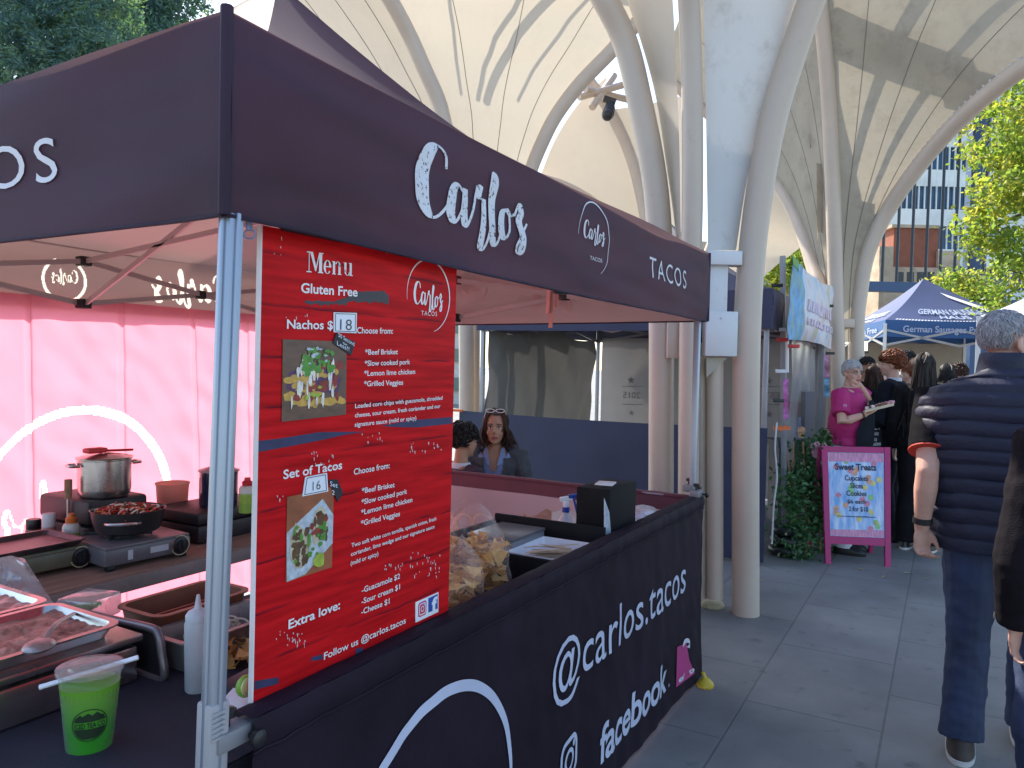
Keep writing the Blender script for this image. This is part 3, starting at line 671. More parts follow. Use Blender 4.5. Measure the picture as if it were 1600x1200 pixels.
b = MB(); pa, pb_ = PY(-160, 300, yA), PY(90, 284, yA); zl = PY(75, 285, yA).z; pa.z = pb_.z = zl; h = PY(75, 214, yA).z-zl
text_on(b, 'TACOS', pa, pb_, h, NYm, surf=sA, eps=EPS, up=(0, 0, 1), step=.03, space=1.25); part('lettering', b, PRW, valA, smooth=0)
# prints that show through from the far sides, seen from inside and so mirrored
def m_in(cy, zc, sc_, plane):
    if plane == 'C': return lambda x, y, l: sC(V((xC, cy+x*sc_, zc+y*sc_)))+V((.003+l, 0, 0))
    return lambda x, y, l: sB(V((cy+x*sc_, yB, zc+y*sc_)))+V((0, -.003-l, 0))
def mirror(f, w): return lambda x, y, l: f(w-x, y, l)
b = MB(); cB = PY(732, 450, yB); kB = .125; fB = m_in(cB.x, cB.z, 1, 'B')
arc_ring(b, lambda x, y, l: fB(x*kB, y*kB, l), R(-40), R(60), .02, .06, 30); part('ring_print', b, mat('print_shadow', (.62, .40, .38), .7), valB, smooth=0); b = MB(); script_carlos(b, lambda x, y, l: fB((2.6-x)*kB*.25, (y-.8)*kB*.22, l), .12, .3)
part('lettering', b, mat('print_shadow', (.62, .40, .38)), valB, smooth=0); b = MB()
lB = PY(895, 448, yB); fB2 = m_in(lB.x, lB.z, 1, 'B'); script_carlos(b, lambda x, y, l: fB2((2.6-x)*.10, (y-1)*.075, l), .06, .3)
part('lettering', b, mat('print_shadow', (.62, .40, .38), .7), valB, smooth=0)
# strap with ring under the near corner, ties and clips
b = MB(); b.bar(W(388, 338, 1.36), W(390, 360, 1.36), .018, .003); ring = [W(390+9*math.cos(a), 366+7*math.sin(a), 1.36) for a in [k*math.pi/8 for k in range(17)]]; b.tube(ring, .0016, 6)
part('strap', b, mat('blue_strap', (.22, .28, .45), .6), gz)
b = MB()
for x, y0, y1 in ((863, 455, 512), (858, 440, 490), (872, 440, 480)): b.bar(W(x, y0, 3.75), W(x-3, y1, 3.75), .028, .003)
part('hanging_tie', b, mat('tie_tape', (.62, .34, .30), .7), gz)

# pink back wall
def pink_mat(): return mat('pink_sidewall', (.62, .16, .26), .7, var=.06, scale=1.5, trans=.74, tcol=(.90, .26, .34), bump=.08, bscale=60)
def sW(y, z):
    d = .035*noise.noise(V((y*1.1, z*.35, 2)))+.02*noise.noise(V((y*3.3, z*.7, 5)))+.008*noise.noise(V((y*7+z*4, z*6, 1)))
    for yc, wd in ((2.12, .012), (2.62, .015), (3.1, .012), (3.5, .02), (1.5, .02)):
        q = (y-yc-.05*(1.8-z)*.5)/wd; d += .018*math.exp(-q*q)
    return V((xC+.05+d, y, z))
ws = thing('sidewall', 'glowing pink fabric back wall of the taco stall with white circle print', 'sidewall', (xC, 2.4, 0))
WALLP = mat('wall_print', (.85, .85, .8), .6, trans=.55, tcol=(1, 1, .93))
nu_, nv_ = 420, 250; ylo, yhi, zlo_, zhi_ = yA, yB-.03, .04, 1.9
b = MB(); b.grid(lambda u, v: sW(lerp(yhi, ylo, u), lerp(zlo_, zhi_, v)), nu_, nv_)
uv = [(lerp(yhi, ylo, (i+.5)/nu_), lerp(zlo_, zhi_, (j+.5)/nv_)) for j in range(nv_) for i in range(nu_)]
c0 = PX(118, 788, xC); rr = abs(PX(118, 640, xC).z-c0.z); k_ = rr*.25
import numpy as np
def ring_test(y, z):
    q = np.hypot(y-c0.y, z-c0.z); a_ = np.arctan2(z-c0.z, y-c0.y); w_ = rr*(.028+.022*np.sin(np.clip((a_+1.3)/4.2, 0, 1)*np.pi)); return (np.abs(q-rr) < w_) & ((a_ > -1.35) | (a_ < -2.6))
mark_faces(b, uv, stroke_samples(lambda x, y: (c0.y+(2.6-x)*k_-.10, c0.z-.06+(y-1.3)*k_), .06, .22), [ring_test], k_)
part('fabric', b, [pink_mat(), WALLP], ws, smooth=60)

# far half wall
hw = thing('half_wall', 'pink and maroon half wall on the far side of the taco stall', 'half wall', (-2.5, yB, 0))
def sH(x, z): return V((x, yB+.018*noise.noise(V((x*2.5, z, 3)))+.01*noise.noise(V((x*6, z*2, 8)))*(1-z*.6), z))
b = MB(); b.grid(lambda u, v: sH(lerp(xR-.06, xC+.06, u), lerp(.03, .85, v)), 90, 24); part('fabric', b, mat('pale_pink_cloth', (.45, .28, .30), .7, trans=.62, tcol=(.8, .48, .50), var=.12, scale=3), hw, smooth=60)
b = MB(); b.grid(lambda u, v: sH(lerp(xR-.06, xC+.06, u), lerp(.85, .925, v))+V((0, -.004, 0)), 90, 5); b.tube([sH(lerp(xR-.06, xC+.06, k/60), .932+.002*noise.noise(V((k*.9, 0, 0)))) for k in range(61)], .013, 8)
part('top_hem', b, mat('maroon_cloth', (.10, .028, .045), .6, var=.2), hw)
b = MB()
for cx_, wd in ((690, 38), (722, 24), (752, 24)):
    c = PY(cx_, 818, yB-.02); r_ = PY(cx_+wd*.6, 818, yB-.02).x-c.x
    arc_ring(b, lambda x, y, l: V((c.x+x*r_, sH(c.x+x*r_, c.z+y*.055).y-.004, c.z+y*.055)), 0, 2*math.pi, .26, .26, 30)
part('lettering', b, mat('half_wall_print', (.8, .72, .62), .6, trans=.7, tcol=(1, .9, .75)), hw, smooth=0)
b = MB(); b.tube([(xR-.04, yB, .932), (xC+.04, yB, .932)], .006, 8); part('rail', b, ALU, hw)

# right hand banner on its rail
zB = .95
def sBan(y, z):
    k = (zB-z)/zB
    d = .020*k*noise.noise(V((y*3.1, z*.5, 4)))+.012*k*noise.noise(V((y*7.3, z*.8, 9)))+.004*noise.noise(V((y*13+z*5, z*9, 2)))
    if z > .885: d += .010*math.sin(math.pi*(z-.885)/.07)+.003*noise.noise(V((y*22, z*10, 3)))
    d += .05*max(0, (y-3.3)/.6)**2*max(0, .35-z)*1.2
    return V((xR+.012+d, y, z))
bn = thing('banner', 'black fabric counter banner with white handle lettering along the taco stall front', 'banner', (xR, 2.4, 0))
b = MB(); b.grid(lambda u, v: sBan(lerp(.955, 3.885, u), lerp(.015, zB, v)), 220, 60); b.grid(lambda u, v: V((lerp(xR+.012, xR-.045, v), lerp(.955, 3.885, u), zB+.004*math.sin(math.pi*v)+.003*noise.noise(V((u*50, v*2, 0))))), 120, 4)
b.tube([sBan(lerp(.955, 3.885, k/120), .887)+V((.002, 0, .004*noise.noise(V((k*.5, 0, 0))))) for k in range(121)], .004, 6)
fab_ = part('fabric', b, DARKB, bn, smooth=60)
def sb2(p): return sBan(p.y, p.z)
b = MB(); h = PX(954, 938, xR).z-PX(954, 1013, xR).z
pa, pb_ = PX(856, 1088, xR), PX(1066, 925, xR); zl = PX(955, 1013, xR).z; pa.z = pb_.z = zl
text_on(b, '@carlos.tacos', pa, pb_, h*.93, NX, surf=sb2, eps=EPS, up=(0, 0, 1), step=.03, space=1.05, bold=.002); part('lettering', b, mat('banner_print', (.50, .53, .66), .6, var=.06), fab_, smooth=0)
PRB = mat('banner_print', (.5, .53, .66))
b = MB(); pa, pb_ = PX(930, 1193, xR), PX(1036, 1077, xR); zl = (pa.z+pb_.z)/2; pa.z = pb_.z = zl; h = PX(930, 1127, xR).z-PX(930, 1192, xR).z
text_on(b, 'facebook', pa, pb_, h*.92, NX, surf=sb2, eps=EPS, up=(0, 0, 1), step=.03, space=.97, bold=.020, shear=.05)
pd = PX(1040, 1078, xR); arc_ring(b, lambda x, y, l: sBan(pd.y+x*.006, zl+.006+y*.006)+NX*EPS, 0, 2*math.pi, .5, .5, 12); part('lettering', b, PRB, fab_, smooth=0)
# camera glyph (rounded square, ring and dot)
b = MB(); gc = PX(884, 1186, xR); s_ = .078
def rsq(hw_, rad, n=8):
    P = []
    for cx_, cy_, a0 in ((1, 1, 0), (-1, 1, 90), (-1, -1, 180), (1, -1, 270)):
        for k in range(n+1): a = R(a0+90*k/n); P.append((cx_*(hw_-rad)+rad*math.cos(a), cy_*(hw_-rad)+rad*math.sin(a)))
    return P
def loop_band(mb, outer, inner, mapf):
    n = len(outer); vs = [mapf(x, y, 0) for x, y in outer]+[mapf(x, y, 0) for x, y in inner]
    mb.add(vs, [(i, (i+1) % n, (i+1) % n+n, i+n) for i in range(n)])
mg = lambda x, y, l: sBan(gc.y+x, gc.z+y)+NX*EPS
loop_band(b, rsq(s_, .045), rsq(s_-.017, .03), mg); arc_ring(b, lambda x, y, l: mg(x*.034, y*.034, 0), 0, 2*math.pi, .45, .45, 30); arc_ring(b, lambda x, y, l: mg(.043+x*.006, .043+y*.006, 0), 0, 2*math.pi, 1.9, 1.9, 14)
part('logo', b, PRB, fab_, smooth=0)
b = MB(); ct = PX(690, 1078, xR); rr = .36; cc = V((xR, PX(682, 1150, xR).y, ct.z-rr))
arc_ring(b, lambda x, y, l: sBan(cc.y+x*rr, max(.03, cc.z+y*rr))+NX*EPS, R(-25), R(200), .02, .085, 110); part('ring_print', b, PRB, fab_, smooth=0)
# pink emblem with a white letter, folded at the end
b = MB(); PNK = mat('magenta_print', (.45, .03, .18), .6)
em = [(1053, 1010), (1068, 1003), (1071, 1030), (1077, 1050), (1052, 1073)]
pl = [PX(x, y, xR) for x, y in em]; b.add([sBan(p.y, p.z)+NX*EPS for p in pl], [tuple(range(len(pl)))][0:1]); eb = part('emblem', b, PNK, fab_, smooth=0)
b = MB(); text_on(b, 'e', PX(1060, 1019, xR), PX(1072, 1012, xR), .085, NX, bold=.05, surf=sb2, eps=.0055, up=(0, 0, 1), step=.02); part('emblem_letter', b, PRW, eb, smooth=0); b = MB(); text_on(b, 'eftp', PX(1055, 1066, xR), PX(1076, 1047, xR), .030, NX, bold=.03, surf=sb2, eps=.0055, step=.02, up=(0, 0, 1)); part('emblem_text', b, PRW, eb, smooth=0)
b = MB(); b.tube([V((xR-.02, .93, .925)), V((xR-.02, 3.86, .925))], .014, 10); part('rail', b, ALU, bn)
def clamp(c, par):
    m_ = MB(); m_.box(c, (.05, .075, .035), bev=.006); m_.box(c+V((0, .05, .0)), (.03, .04, .03), bev=.004); q = part('clamp', m_, GPL, par)
    k = MB(); k.lathe([(.006, 0), (.006, .016), (.016, .018), (.017, .03), (.011, .034)], c+V((.0, 0, .017)), 12); k.lathe([(.005, 0), (.005, .014), (.015, .016), (.016, .028), (.01, .032)], c+V((.024, .03, -.005)), 12, Matrix.Rotation(R(90), 3, 'Y')); part('knob', k, BPL, q)
clamp(V((xR-.02, .925, .925)), bn); clamp(V((xR-.01, 3.83, .965)), bn); clamp(V((xR-.06, 3.87, .985)), bn)
# ---------------------------------------------------------------- menu board
xM = -1.12
NXM = V((1, 0, 0))
def pm(px, py): return PX(px, py, xM)
def red_mat():
    m, t, out = _new('red_planks'); L = t.links.new
    tc = N(t, 'TexCoord'); sp_ = N(t, 'SeparateXYZ'); L(tc.outputs['Object'], sp_.inputs[0])
    # plank lines: a printed picture of red boards
    wn = N(t, 'TexNoise'); wn.inputs['Scale'].default_value = 5; wn.inputs['Detail'].default_value = 4; L(tc.outputs['Object'], wn.inputs['Vector'])
    a = N(t, 'Math', operation='MULTIPLY_ADD'); L(wn.outputs[0], a.inputs[0]); a.inputs[1].default_value = .02; L(sp_.outputs['Z'], a.inputs[2])
    m1_ = N(t, 'Math', operation='MULTIPLY'); L(a.outputs[0], m1_.inputs[0]); m1_.inputs[1].default_value = 10.2
    fr = N(t, 'Math', operation='FRACT'); L(m1_.outputs[0], fr.inputs[0])
    st = N(t, 'ValToRGB'); e = st.color_ramp.elements; e[0].position = 0; e[0].color = (1, 1, 1, 1); e[1].position = .075; e[1].color = (0, 0, 0, 1); L(fr.outputs[0], st.inputs[0])
    gm = N(t, 'Mapping'); gm.inputs['Scale'].default_value = (1, 1.6, 22); L(tc.outputs['Object'], gm.inputs[0])
    gn = N(t, 'TexNoise'); gn.inputs['Scale'].default_value = 3; gn.inputs['Detail'].default_value = 8; L(gm.outputs[0], gn.inputs['Vector'])
    gr = N(t, 'ValToRGB'); e = gr.color_ramp.elements; e[0].position = .3; e[0].color = (.36, .003, .006, 1); e[1].position = .66; e[1].color = (.62, .008, .012, 1); L(gn.outputs[0], gr.inputs[0])
    bk = N(t, 'TexNoise'); bk.inputs['Scale'].default_value = 6; L(tc.outputs['Object'], bk.inputs['Vector'])
    br_ = N(t, 'ValToRGB'); e = br_.color_ramp.elements; e[0].position = .42; e[0].color = (0, 0, 0, 1); e[1].position = .55; e[1].color = (1, 1, 1, 1); L(bk.outputs[0], br_.inputs[0])
    mu = N(t, 'Math', operation='MULTIPLY'); L(st.outputs[0], mu.inputs[0]); L(br_.outputs[0], mu.inputs[1])
    x1 = N(t, 'MixRGB'); L(mu.outputs[0], x1.inputs[0]); L(gr.outputs[0], x1.inputs[1]); x1.inputs[2].default_value = (.07, .004, .012, 1)
    # small pale scratches
    vm = N(t, 'Mapping'); vm.inputs['Scale'].default_value = (1, 60, 26); L(tc.outputs['Object'], vm.inputs[0])
    vn = N(t, 'TexNoise'); vn.inputs['Scale'].default_value = 1.6; vn.inputs['Detail'].default_value = 3; L(vm.outputs[0], vn.inputs['Vector'])
    vr = N(t, 'ValToRGB'); e = vr.color_ramp.elements; e[0].position = .80; e[0].color = (0, 0, 0, 1); e[1].position = .82; e[1].color = (1, 1, 1, 1); L(vn.outputs[0], vr.inputs[0])
    x2 = N(t, 'MixRGB'); L(vr.outputs[0], x2.inputs[0]); L(x1.outputs[0], x2.inputs[1]); x2.inputs[2].default_value = (.55, .4, .4, 1)
    b = N(t, 'BsdfPrincipled'); L(x2.outputs[0], b.inputs['Base Color']); b.inputs['Roughness'].default_value = .5; b.inputs['Specular IOR Level'].default_value = .1
    L(b.outputs[0], out.inputs[0]); return m
RED = red_mat()
WHT = mat('menu_white', (.78, .76, .76), .55, var=.05); CARD = mat('white_card', (.74, .76, .82), .5, var=.05); INK = mat('black_ink', (.015, .015, .02), .5)
NAVY = mat('navy_paint', (.03, .03, .09), .6, var=.3, scale=20); CHK = mat('chalk_black', (.014, .016, .022), .6, var=.3, scale=20); WHE = mat('board_edge', (.72, .66, .64), .6)
mb_ = thing('menu_board', 'red planked menu board with white lettering hanging at the stall corner', 'sign', pm(550, 1040))
c = [pm(*p) for p in ((410, 352), (714, 412), (700, 966), (395, 1117))]
b = MB(); b.plate([c[3], c[2], c[1], c[0]], .008, NXM); part('panel', b, RED, mb_)
b = MB(); e_ = V((-.004, -.0022, 0)); b.bar(c[0]+e_, c[3]+e_, .010, .004, up=V((0, 1, 0))); part('edge_strip', b, WHE, mb_)
def mt(s, x0, y0, x1, y1, h, bold=.012, m=WHT, space=1, eps=.0015, nm='lettering', par=None):
    b = MB(); p0 = pm(x0, y0); cap = pm(x0, y0-h).z-p0.z
    text_on(b, s, p0, pm(x1, y1), cap, NXM, bold=bold, space=space, eps=eps, up=(0, 0, 1)); return part(nm, b, m, par or mb_, smooth=0)
# Menu in fat-face serif lettering
b = MB(); o = pm(478, 425); e1 = pm(551, 431.5); hM = pm(478, 392.5).z-o.z; um = (e1-o)/4.15
def mp_(x, y): return o+um*x+V((0, 0, y*hM))+NXM*.0015
def pg(P, l=0): b.add([mp_(x, y)+NXM*l for x, y in P], [tuple(range(len(P)))])
def bx(x0, y0, x1, y1, l=0): pg([(x0, y0), (x1, y0), (x1, y1), (x0, y1)], l)
bx(.0, 0, .42, .05); bx(.18, .05, .24, 1); bx(.0, .95, .3, 1, .0002); pg([(.26, 1), (.50, 1), (.84, .2), (.70, .1)], .0003); pg([(.70, .1), (.78, .06), (1.1, 1), (1.02, 1)], .0006); bx(1.02, 0, 1.28, 1, .0009); bx(.92, 0, 1.38, .05, .0012); bx(1.0, .95, 1.38, 1, .0012)
def ring_e(cx, cy, rx, ry, a0, a1, w, n=24):
    P = []
    for k in range(n+1):
        a = R(lerp(a0, a1, k/n)); ww = w*(.35+.65*abs(math.cos(a))); P.append(((cx+(rx)*math.cos(a), cy+ry*math.sin(a)), (cx+(rx-ww)*math.cos(a), cy+(ry-ww*.35)*math.sin(a))))
    for k in range(n): pg([P[k][0], P[k+1][0], P[k+1][1], P[k][1]])
ring_e(1.78, .34, .34, .34, 0, 320, .2); bx(1.5, .33, 2.08, .38, .0004)
for x in (2.26, 3.3):
    if x < 3: bx(x, 0, x+.2, .66); bx(x-.07, 0, x+.27, .045, .0003); bx(x-.07, .62, x+.05, .66, .0003); bx(x+.5, 0, x+.7, .5); bx(x+.43, 0, x+.77, .045, .0003); ring_e(x+.44, .42, .26, .25, 0, 150, .15)
    else: bx(x, .2, x+.2, .66); bx(x-.07, .62, x+.05, .66, .0003); bx(x+.5, 0, x+.7, .66); bx(x+.6, 0, x+.8, .045, .0003); bx(x+.42, .62, x+.55, .66, .0003); ring_e(x+.3, .26, .3, .26, 180, 340, .17)
part('lettering', b, WHT, mb_, smooth=0)
# brush swatch
b = MB(); rnd = random.Random(4); top = []; bot = []
for k in range(40):
    x = 476+131*k/39; yt = 471-(18*min(1, max(0, (k-12)/14)) if k > 12 else 3)+rnd.uniform(-1.2, 1.2)+(4 if k > 37 else 0); yb = 472+(4 if k < 20 else 0)+rnd.uniform(-2.5, 2.5)+(1 if k > 24 else 0)
    top.append(pm(x, min(yt, yb-4)+8-6)); bot.append(pm(x, yb))
b.add([p+NXM*.0008 for p in top+bot], [(k+40, k+41, k+1, k) for k in range(39)]); part('brush_mark', b, mat('brush_grey', (.05, .045, .05), .6), mb_, smooth=0)
mt('Gluten Free', 469.6, 457, 557.8, 463.3, 15.8, .02)
mt('Nachos $', 447.5, 513.2, 519.5, 514.6, 14.8, .018)
def card(P, m=CARD, eps=.003, nm='price_card', th=.0015):
    b = MB(); q = [pm(*p)+NXM*eps for p in P]; b.plate([q[3], q[2], q[1], q[0]], th, NXM); return part(nm, b, m, mb_)
def inner(P, k=.1):
    cx = sum(p[0] for p in P)/4; cy = sum(p[1] for p in P)/4; return [(lerp(x, cx, k), lerp(y, cy, k)) for x, y in P]
def frame_line(P, par, w=.0012, eps=.0036):
    b = MB(); q = [pm(*p)+NXM*eps for p in P]
    for i in range(4): b.bar(q[i], q[(i+1) % 4], w, .0004, up=NXM)
    part('border', b, INK, par, smooth=0)
P18 = [(520, 488), (556, 489), (555.5, 520.7), (520, 519)]; k1 = card(P18); frame_line(inner(P18, .13), k1)
mt('18', 529.5, 515.5, 547.5, 516, 18, -.01, INK, 1.1, .0040, 'price', k1)
T1 = [(524, 520), (553, 534.6), (546.5, 556), (518, 536)]; k2 = card(T1, CHK, .0042, 'chalk_tag', .002)
mt('50 Second', 526, 526, 551, 541, 7, 0, CARD, 1, .0048, 'chalk_text', k2); mt('or', 533, 537, 540, 541.5, 5, 0, CARD, 1, .0048, 'chalk_text', k2); mt('Less!!', 524, 539, 543, 549, 7, 0, CARD, 1, .0048, 'chalk_text', k2)
mt('Choose from:', 557, 520.7, 613.3, 521.4, 10)
for s, a in (('*Beef Brisket', (569.7, 554.2, 620.8, 553.3)), ('*Slow cooked pork', (569, 571.8, 639.9, 569)), ('*Lemon lime chicken', (568.3, 587.5, 647.8, 584.1)), ('*Grilled Veggies', (567.9, 603.7, 629.1, 601))): mt(s, *a, 8.6)
for s, a in (('Loaded corn chips with guacamole, shredded', (554, 637.8, 690.5, 624.3)), ('cheese, sour cream, fresh coriander and our', (553.7, 652.2, 687.2, 637.1)), ('signature sauce (mild or spicy)', (553.3, 666.8, 649.6, 655.8))): mt(s, *a, 7.2)
mt('Set of Tacos', 441.9, 748.5, 533.7, 732.3, 14.6, .018)
P16 = [(475.6, 745.1), (509.4, 738.8), (511.2, 767.6), (471, 775.5)]; k3 = card(P16); frame_line(inner(P16, .15), k3)
mt('16', 486.5, 766.5, 498.5, 763.8, 15, -.012, INK, 1.1, .0040, 'price', k3)
T2 = [(511, 750), (525, 748.5), (534, 770), (526, 784)]; k4 = card(T2, CHK, .0042, 'chalk_tag', .002)
mt('Set', 513, 759, 525, 762, 8, 0, CARD, 1, .0048, 'chalk_text', k4); mt('2', 516, 772, 520, 773, 7, 0, CARD, 1, .0048, 'chalk_text', k4)
mt('Choose from:', 552, 741.8, 608, 731.2, 9.8)
for s, a in (('*Beef Brisket', (564.5, 771, 615.8, 760.9)), ('*Slow cooked pork', (564, 788.6, 635.4, 771)), ('*Lemon lime chicken', (563.4, 804.8, 643.3, 784)), ('*Grilled Veggies', (563, 821.6, 624.1, 805.9))): mt(s, *a, 8.6)
for s, a in (('Two soft white corn tortilla, spanish onion, fresh', (548.3, 855.4, 680.9, 812.6)), ('coriander, lime wedge and our signature sauce', (547.6, 868.9, 678.1, 825)), ('(mild or spicy)', (547, 883.3, 590.4, 867.5))): mt(s, *a, 6.8)
for s, a in (('-Guacamole $2', (564.5, 926.5, 624.1, 903.5)), ('-Sour cream $1', (564, 944, 624.1, 920.2)), ('-Cheese $1', (563.4, 960.3, 607.7, 942.7))): mt(s, *a, 9)
mt('Extra love:', 449.8, 982.8, 530.3, 950.8, 14.6, .022)
mt('Follow us @carlos.tacos', 505.3, 1030.7, 633.1, 973.3, 11.3, .012)
b = MB(); cl_ = pm(670, 462.6); rr = cl_.z-pm(670, 519).z; ry_ = pm(702, 463).y-cl_.y
arc_ring(b, lambda x, y, l: V((xM+.0012, cl_.y+x*ry_, cl_.z+y*rr)), R(-75), R(190), .01, .055, 70)
a0 = pm(646, 470); a1 = pm(691, 473); sc = (a1.y-a0.y)/5.2; script_carlos(b, lambda x, y, l: V((xM+.0012+l*.5, a0.y+x*sc, a0.z-.006+y*sc*.78-x*sc*.03)), .1, .28)
part('logo', b, WHT, mb_, smooth=0); mt('TACOS', 657.5, 492.5, 682, 494, 7.5, -.005, space=1.2)
# navy streaks
def streak(P, m=NAVY):
    b = MB(); b.add([pm(*p)+NXM*.0007 for p in P], [tuple(range(len(P)))[::-1]]); part('paint_streak', b, m, mb_, smooth=0)
streak([(402.5, 689), (440, 684.5), (500, 675), (571, 674.5), (540, 679), (500, 688), (460, 696), (402.5, 706.5)]); streak([(594, 665), (650, 656), (705.8, 651.5), (705.5, 662), (650, 668), (610, 667)])
streak([(397.5, 1064), (435, 1058), (435, 1068), (420, 1072), (397, 1078)]); streak([(486, 1027), (504, 1022), (504, 1030), (486, 1033)]); streak([(555, 1014), (567, 1011), (566, 1022), (556, 1030)])
# printed photographs of the dishes
def photo(P, nm): return card(P, nm, .0022, 'food_picture', .0012)
def bary(P, u, v): a, b_, c_, d_ = [pm(*p) for p in P]; return lerp(lerp(a, b_, u), lerp(d_, c_, u), v)
PH1 = [(440.8, 530), (540.5, 534), (539.3, 647.7), (439, 659)]
f1 = photo(PH1, mat('picture_table', (.13, .07, .045), .45, var=.35, scale=14, stretch=(1, 1, 3)))
rnd = random.Random(12); FC = [mat('pic_'+n, c_, .5, var=.3, scale=60) for n, c_ in (('corn', (.55, .32, .06)), ('cream', (.72, .68, .6)), ('green', (.08, .25, .03)), ('sauce', (.25, .03, .02)), ('purple', (.09, .03, .10)), ('lime', (.35, .45, .05)), ('pale', (.45, .5, .55)))]
def splat(P, par, items, m, eps):
    b = MB()
    for (u, v, ru, rv, n) in items:
        cnt = 9; pts = []
        for k in range(cnt):
            a = 2*math.pi*k/cnt; r = rnd.uniform(.6, 1.15); pts.append(bary(P, min(.99, max(.01, u+ru*r*math.cos(a))), min(.99, max(.01, v+rv*r*math.sin(a))))+NXM*(eps+rnd.uniform(0, .0003)))
        b.add(pts, [tuple(range(cnt))[::-1]])
    q = part('picture_patch', b, m, par, smooth=0); q['kind'] = 'stuff'
def rs(n, u0, u1, v0, v1, ru, rv): return [(rnd.uniform(u0, u1), rnd.uniform(v0, v1), ru*rnd.uniform(.6, 1.4), rv*rnd.uniform(.6, 1.4), 9) for _ in range(n)]
splat(PH1, f1, [(.5, .5, .48, .3, 9)], FC[4], .0024); splat(PH1, f1, rs(34, .08, .95, .38, .82, .09, .05), FC[0], .0028); splat(PH1, f1, rs(20, .15, .9, .3, .75, .06, .05), FC[3], .0032)
splat(PH1, f1, rs(26, .1, .92, .28, .85, .022, .10), FC[1], .0036); splat(PH1, f1, rs(40, .3, .75, .1, .42, .05, .04), FC[2], .0040); splat(PH1, f1, rs(10, .35, .7, .1, .3, .03, .02), FC[6], .0044); splat(PH1, f1, rs(4, .35, .6, .6, .75, .05, .03), FC[5], .0044)
PH2 = [(447.5, 776.6), (520.6, 760), (517.3, 886), (445.3, 909.6)]
f2 = photo(PH2, mat('picture_wood', (.30, .09, .035), .45, var=.3, scale=14))
b = MB(); q = [bary(PH2, u, v)+NXM*.0024 for u, v in ((.0, .42), (.75, .12), (1, .35), (1, .7), (.4, .98), (.02, 1))]; b.add(q, [tuple(range(6))[::-1]]); part('picture_plate', b, FC[6], f2, smooth=0)
splat(PH2, f2, [(.3, .62, .22, .3, 9), (.7, .45, .2, .24, 9)], mat('pic_tortilla', (.5, .42, .28), .5, var=.3, scale=40), .0028); splat(PH2, f2, rs(22, .15, .45, .45, .85, .06, .05)+rs(14, .55, .85, .28, .6, .06, .05), mat('pic_meat', (.10, .05, .02), .5, var=.4, scale=60), .0032); splat(PH2, f2, rs(22, .15, .85, .35, .8, .05, .035), FC[2], .0036); splat(PH2, f2, rs(9, .5, .85, .28, .55, .04, .03), FC[3], .0040); splat(PH2, f2, [(.68, .86, .13, .10, 9)], FC[5], .0042)
# two app logos on a white sticker
PL_ = [(648.2, 941), (683.8, 925), (683.8, 955.8), (648.2, 972.6)]; k5 = card(PL_, mat('sticker_white', (.8, .8, .82), .5), .0025, 'sticker')
def sub(P, u0, u1, v0, v1): return [bary(P, u0, v0), bary(P, u1, v0), bary(P, u1, v1), bary(P, u0, v1)]
def padd(P, m, eps, nm, par):
    b = MB(); b.add([p+NXM*eps for p in P][::-1], [(0, 1, 2, 3)]); part(nm, b, m, par, smooth=0)
padd(sub(PL_, .54, .96, .07, .80), mat('logo_blue', (.015, .07, .33), .5), .003, 'logo', k5)
b = MB(); s0, s1 = bary(PL_, .68, .80), bary(PL_, .93, .80); text_on(b, 'f', s0+V((0, 0, .002)), s1+V((0, 0, .002)), (bary(PL_, .7, .2)-bary(PL_, .7, .8)).length, NXM, bold=.05, eps=.0034, up=(0, 0, 1)); part('logo_letter', b, CARD, k5, smooth=0)
b = MB(); ig = mat('logo_gradient', (.5, .03, .2), .5); ce = bary(PL_, .28, .46); hu = (bary(PL_, .46, .46)-ce); hv = (bary(PL_, .28, .10)-ce)
def mi(x, y, e): return ce+hu*x+hv*y+NXM*e
def rq(h, r): return [(x/1, y/1) for x, y in rsq(h, r)]
n_ = len(rq(1, .4)); b.add([mi(x, y, .003) for x, y in rq(1, .45)], [tuple(range(n_))]); part('logo', b, print_mat('logo_gradient2', [(.6, .25, .02), (.6, .02, .1), (.25, .02, .35)], 14), k5, smooth=0)
b = MB(); loop_band(b, rq(.8, .35), rq(.66, .28), lambda x, y, l: mi(x, y, .0034)); arc_ring(b, lambda x, y, l: mi(x*.34, y*.34, .0034), 0, 2*math.pi, .35, .35, 20); arc_ring(b, lambda x, y, l: mi(.45+x*.06, .45+y*.06, .0034), 0, 2*math.pi, 1.9, 1.9, 10); part('logo_glyph', b, CARD, k5, smooth=0)
# worn patches of the board where the print has been scraped
b = MB(); rnd = random.Random(31)
for (x0, y0, x1, y1, n) in ((486, 705, 530, 730, 14), (430, 985, 480, 1000, 16), (445, 995, 480, 1010, 14), (640, 860, 690, 900, 24), (600, 880, 640, 890, 12), (640, 690, 690, 705, 14), (560, 675, 600, 690, 8), (660, 865, 680, 880, 6), (430, 770, 450, 790, 5), (420, 370, 440, 400, 4), (600, 380, 690, 400, 6), (440, 480, 480, 500, 4)):
    for _ in range(n):
        x, y = rnd.uniform(x0, x1), rnd.uniform(y0, y1); h = rnd.uniform(1.2, 6); w_ = rnd.uniform(.4, 1.0)
        b.add([pm(x+dx, y+dy)+NXM*(.0009+rnd.uniform(0, .0004)) for dx, dy in ((-w_, 0), (w_, -.4), (w_*.6, h), (-w_*.6, h*.8))], [(3, 2, 1, 0)])
q = part('scratch', b, mat('scratch_pale', (.62, .45, .45), .7), mb_, smooth=0); q['kind'] = 'stuff'
# hooks on top
b = MB(); b.bar(pm(440, 352), pm(534, 372), .012, .02); part('hanger_strip', b, BLK, mb_)

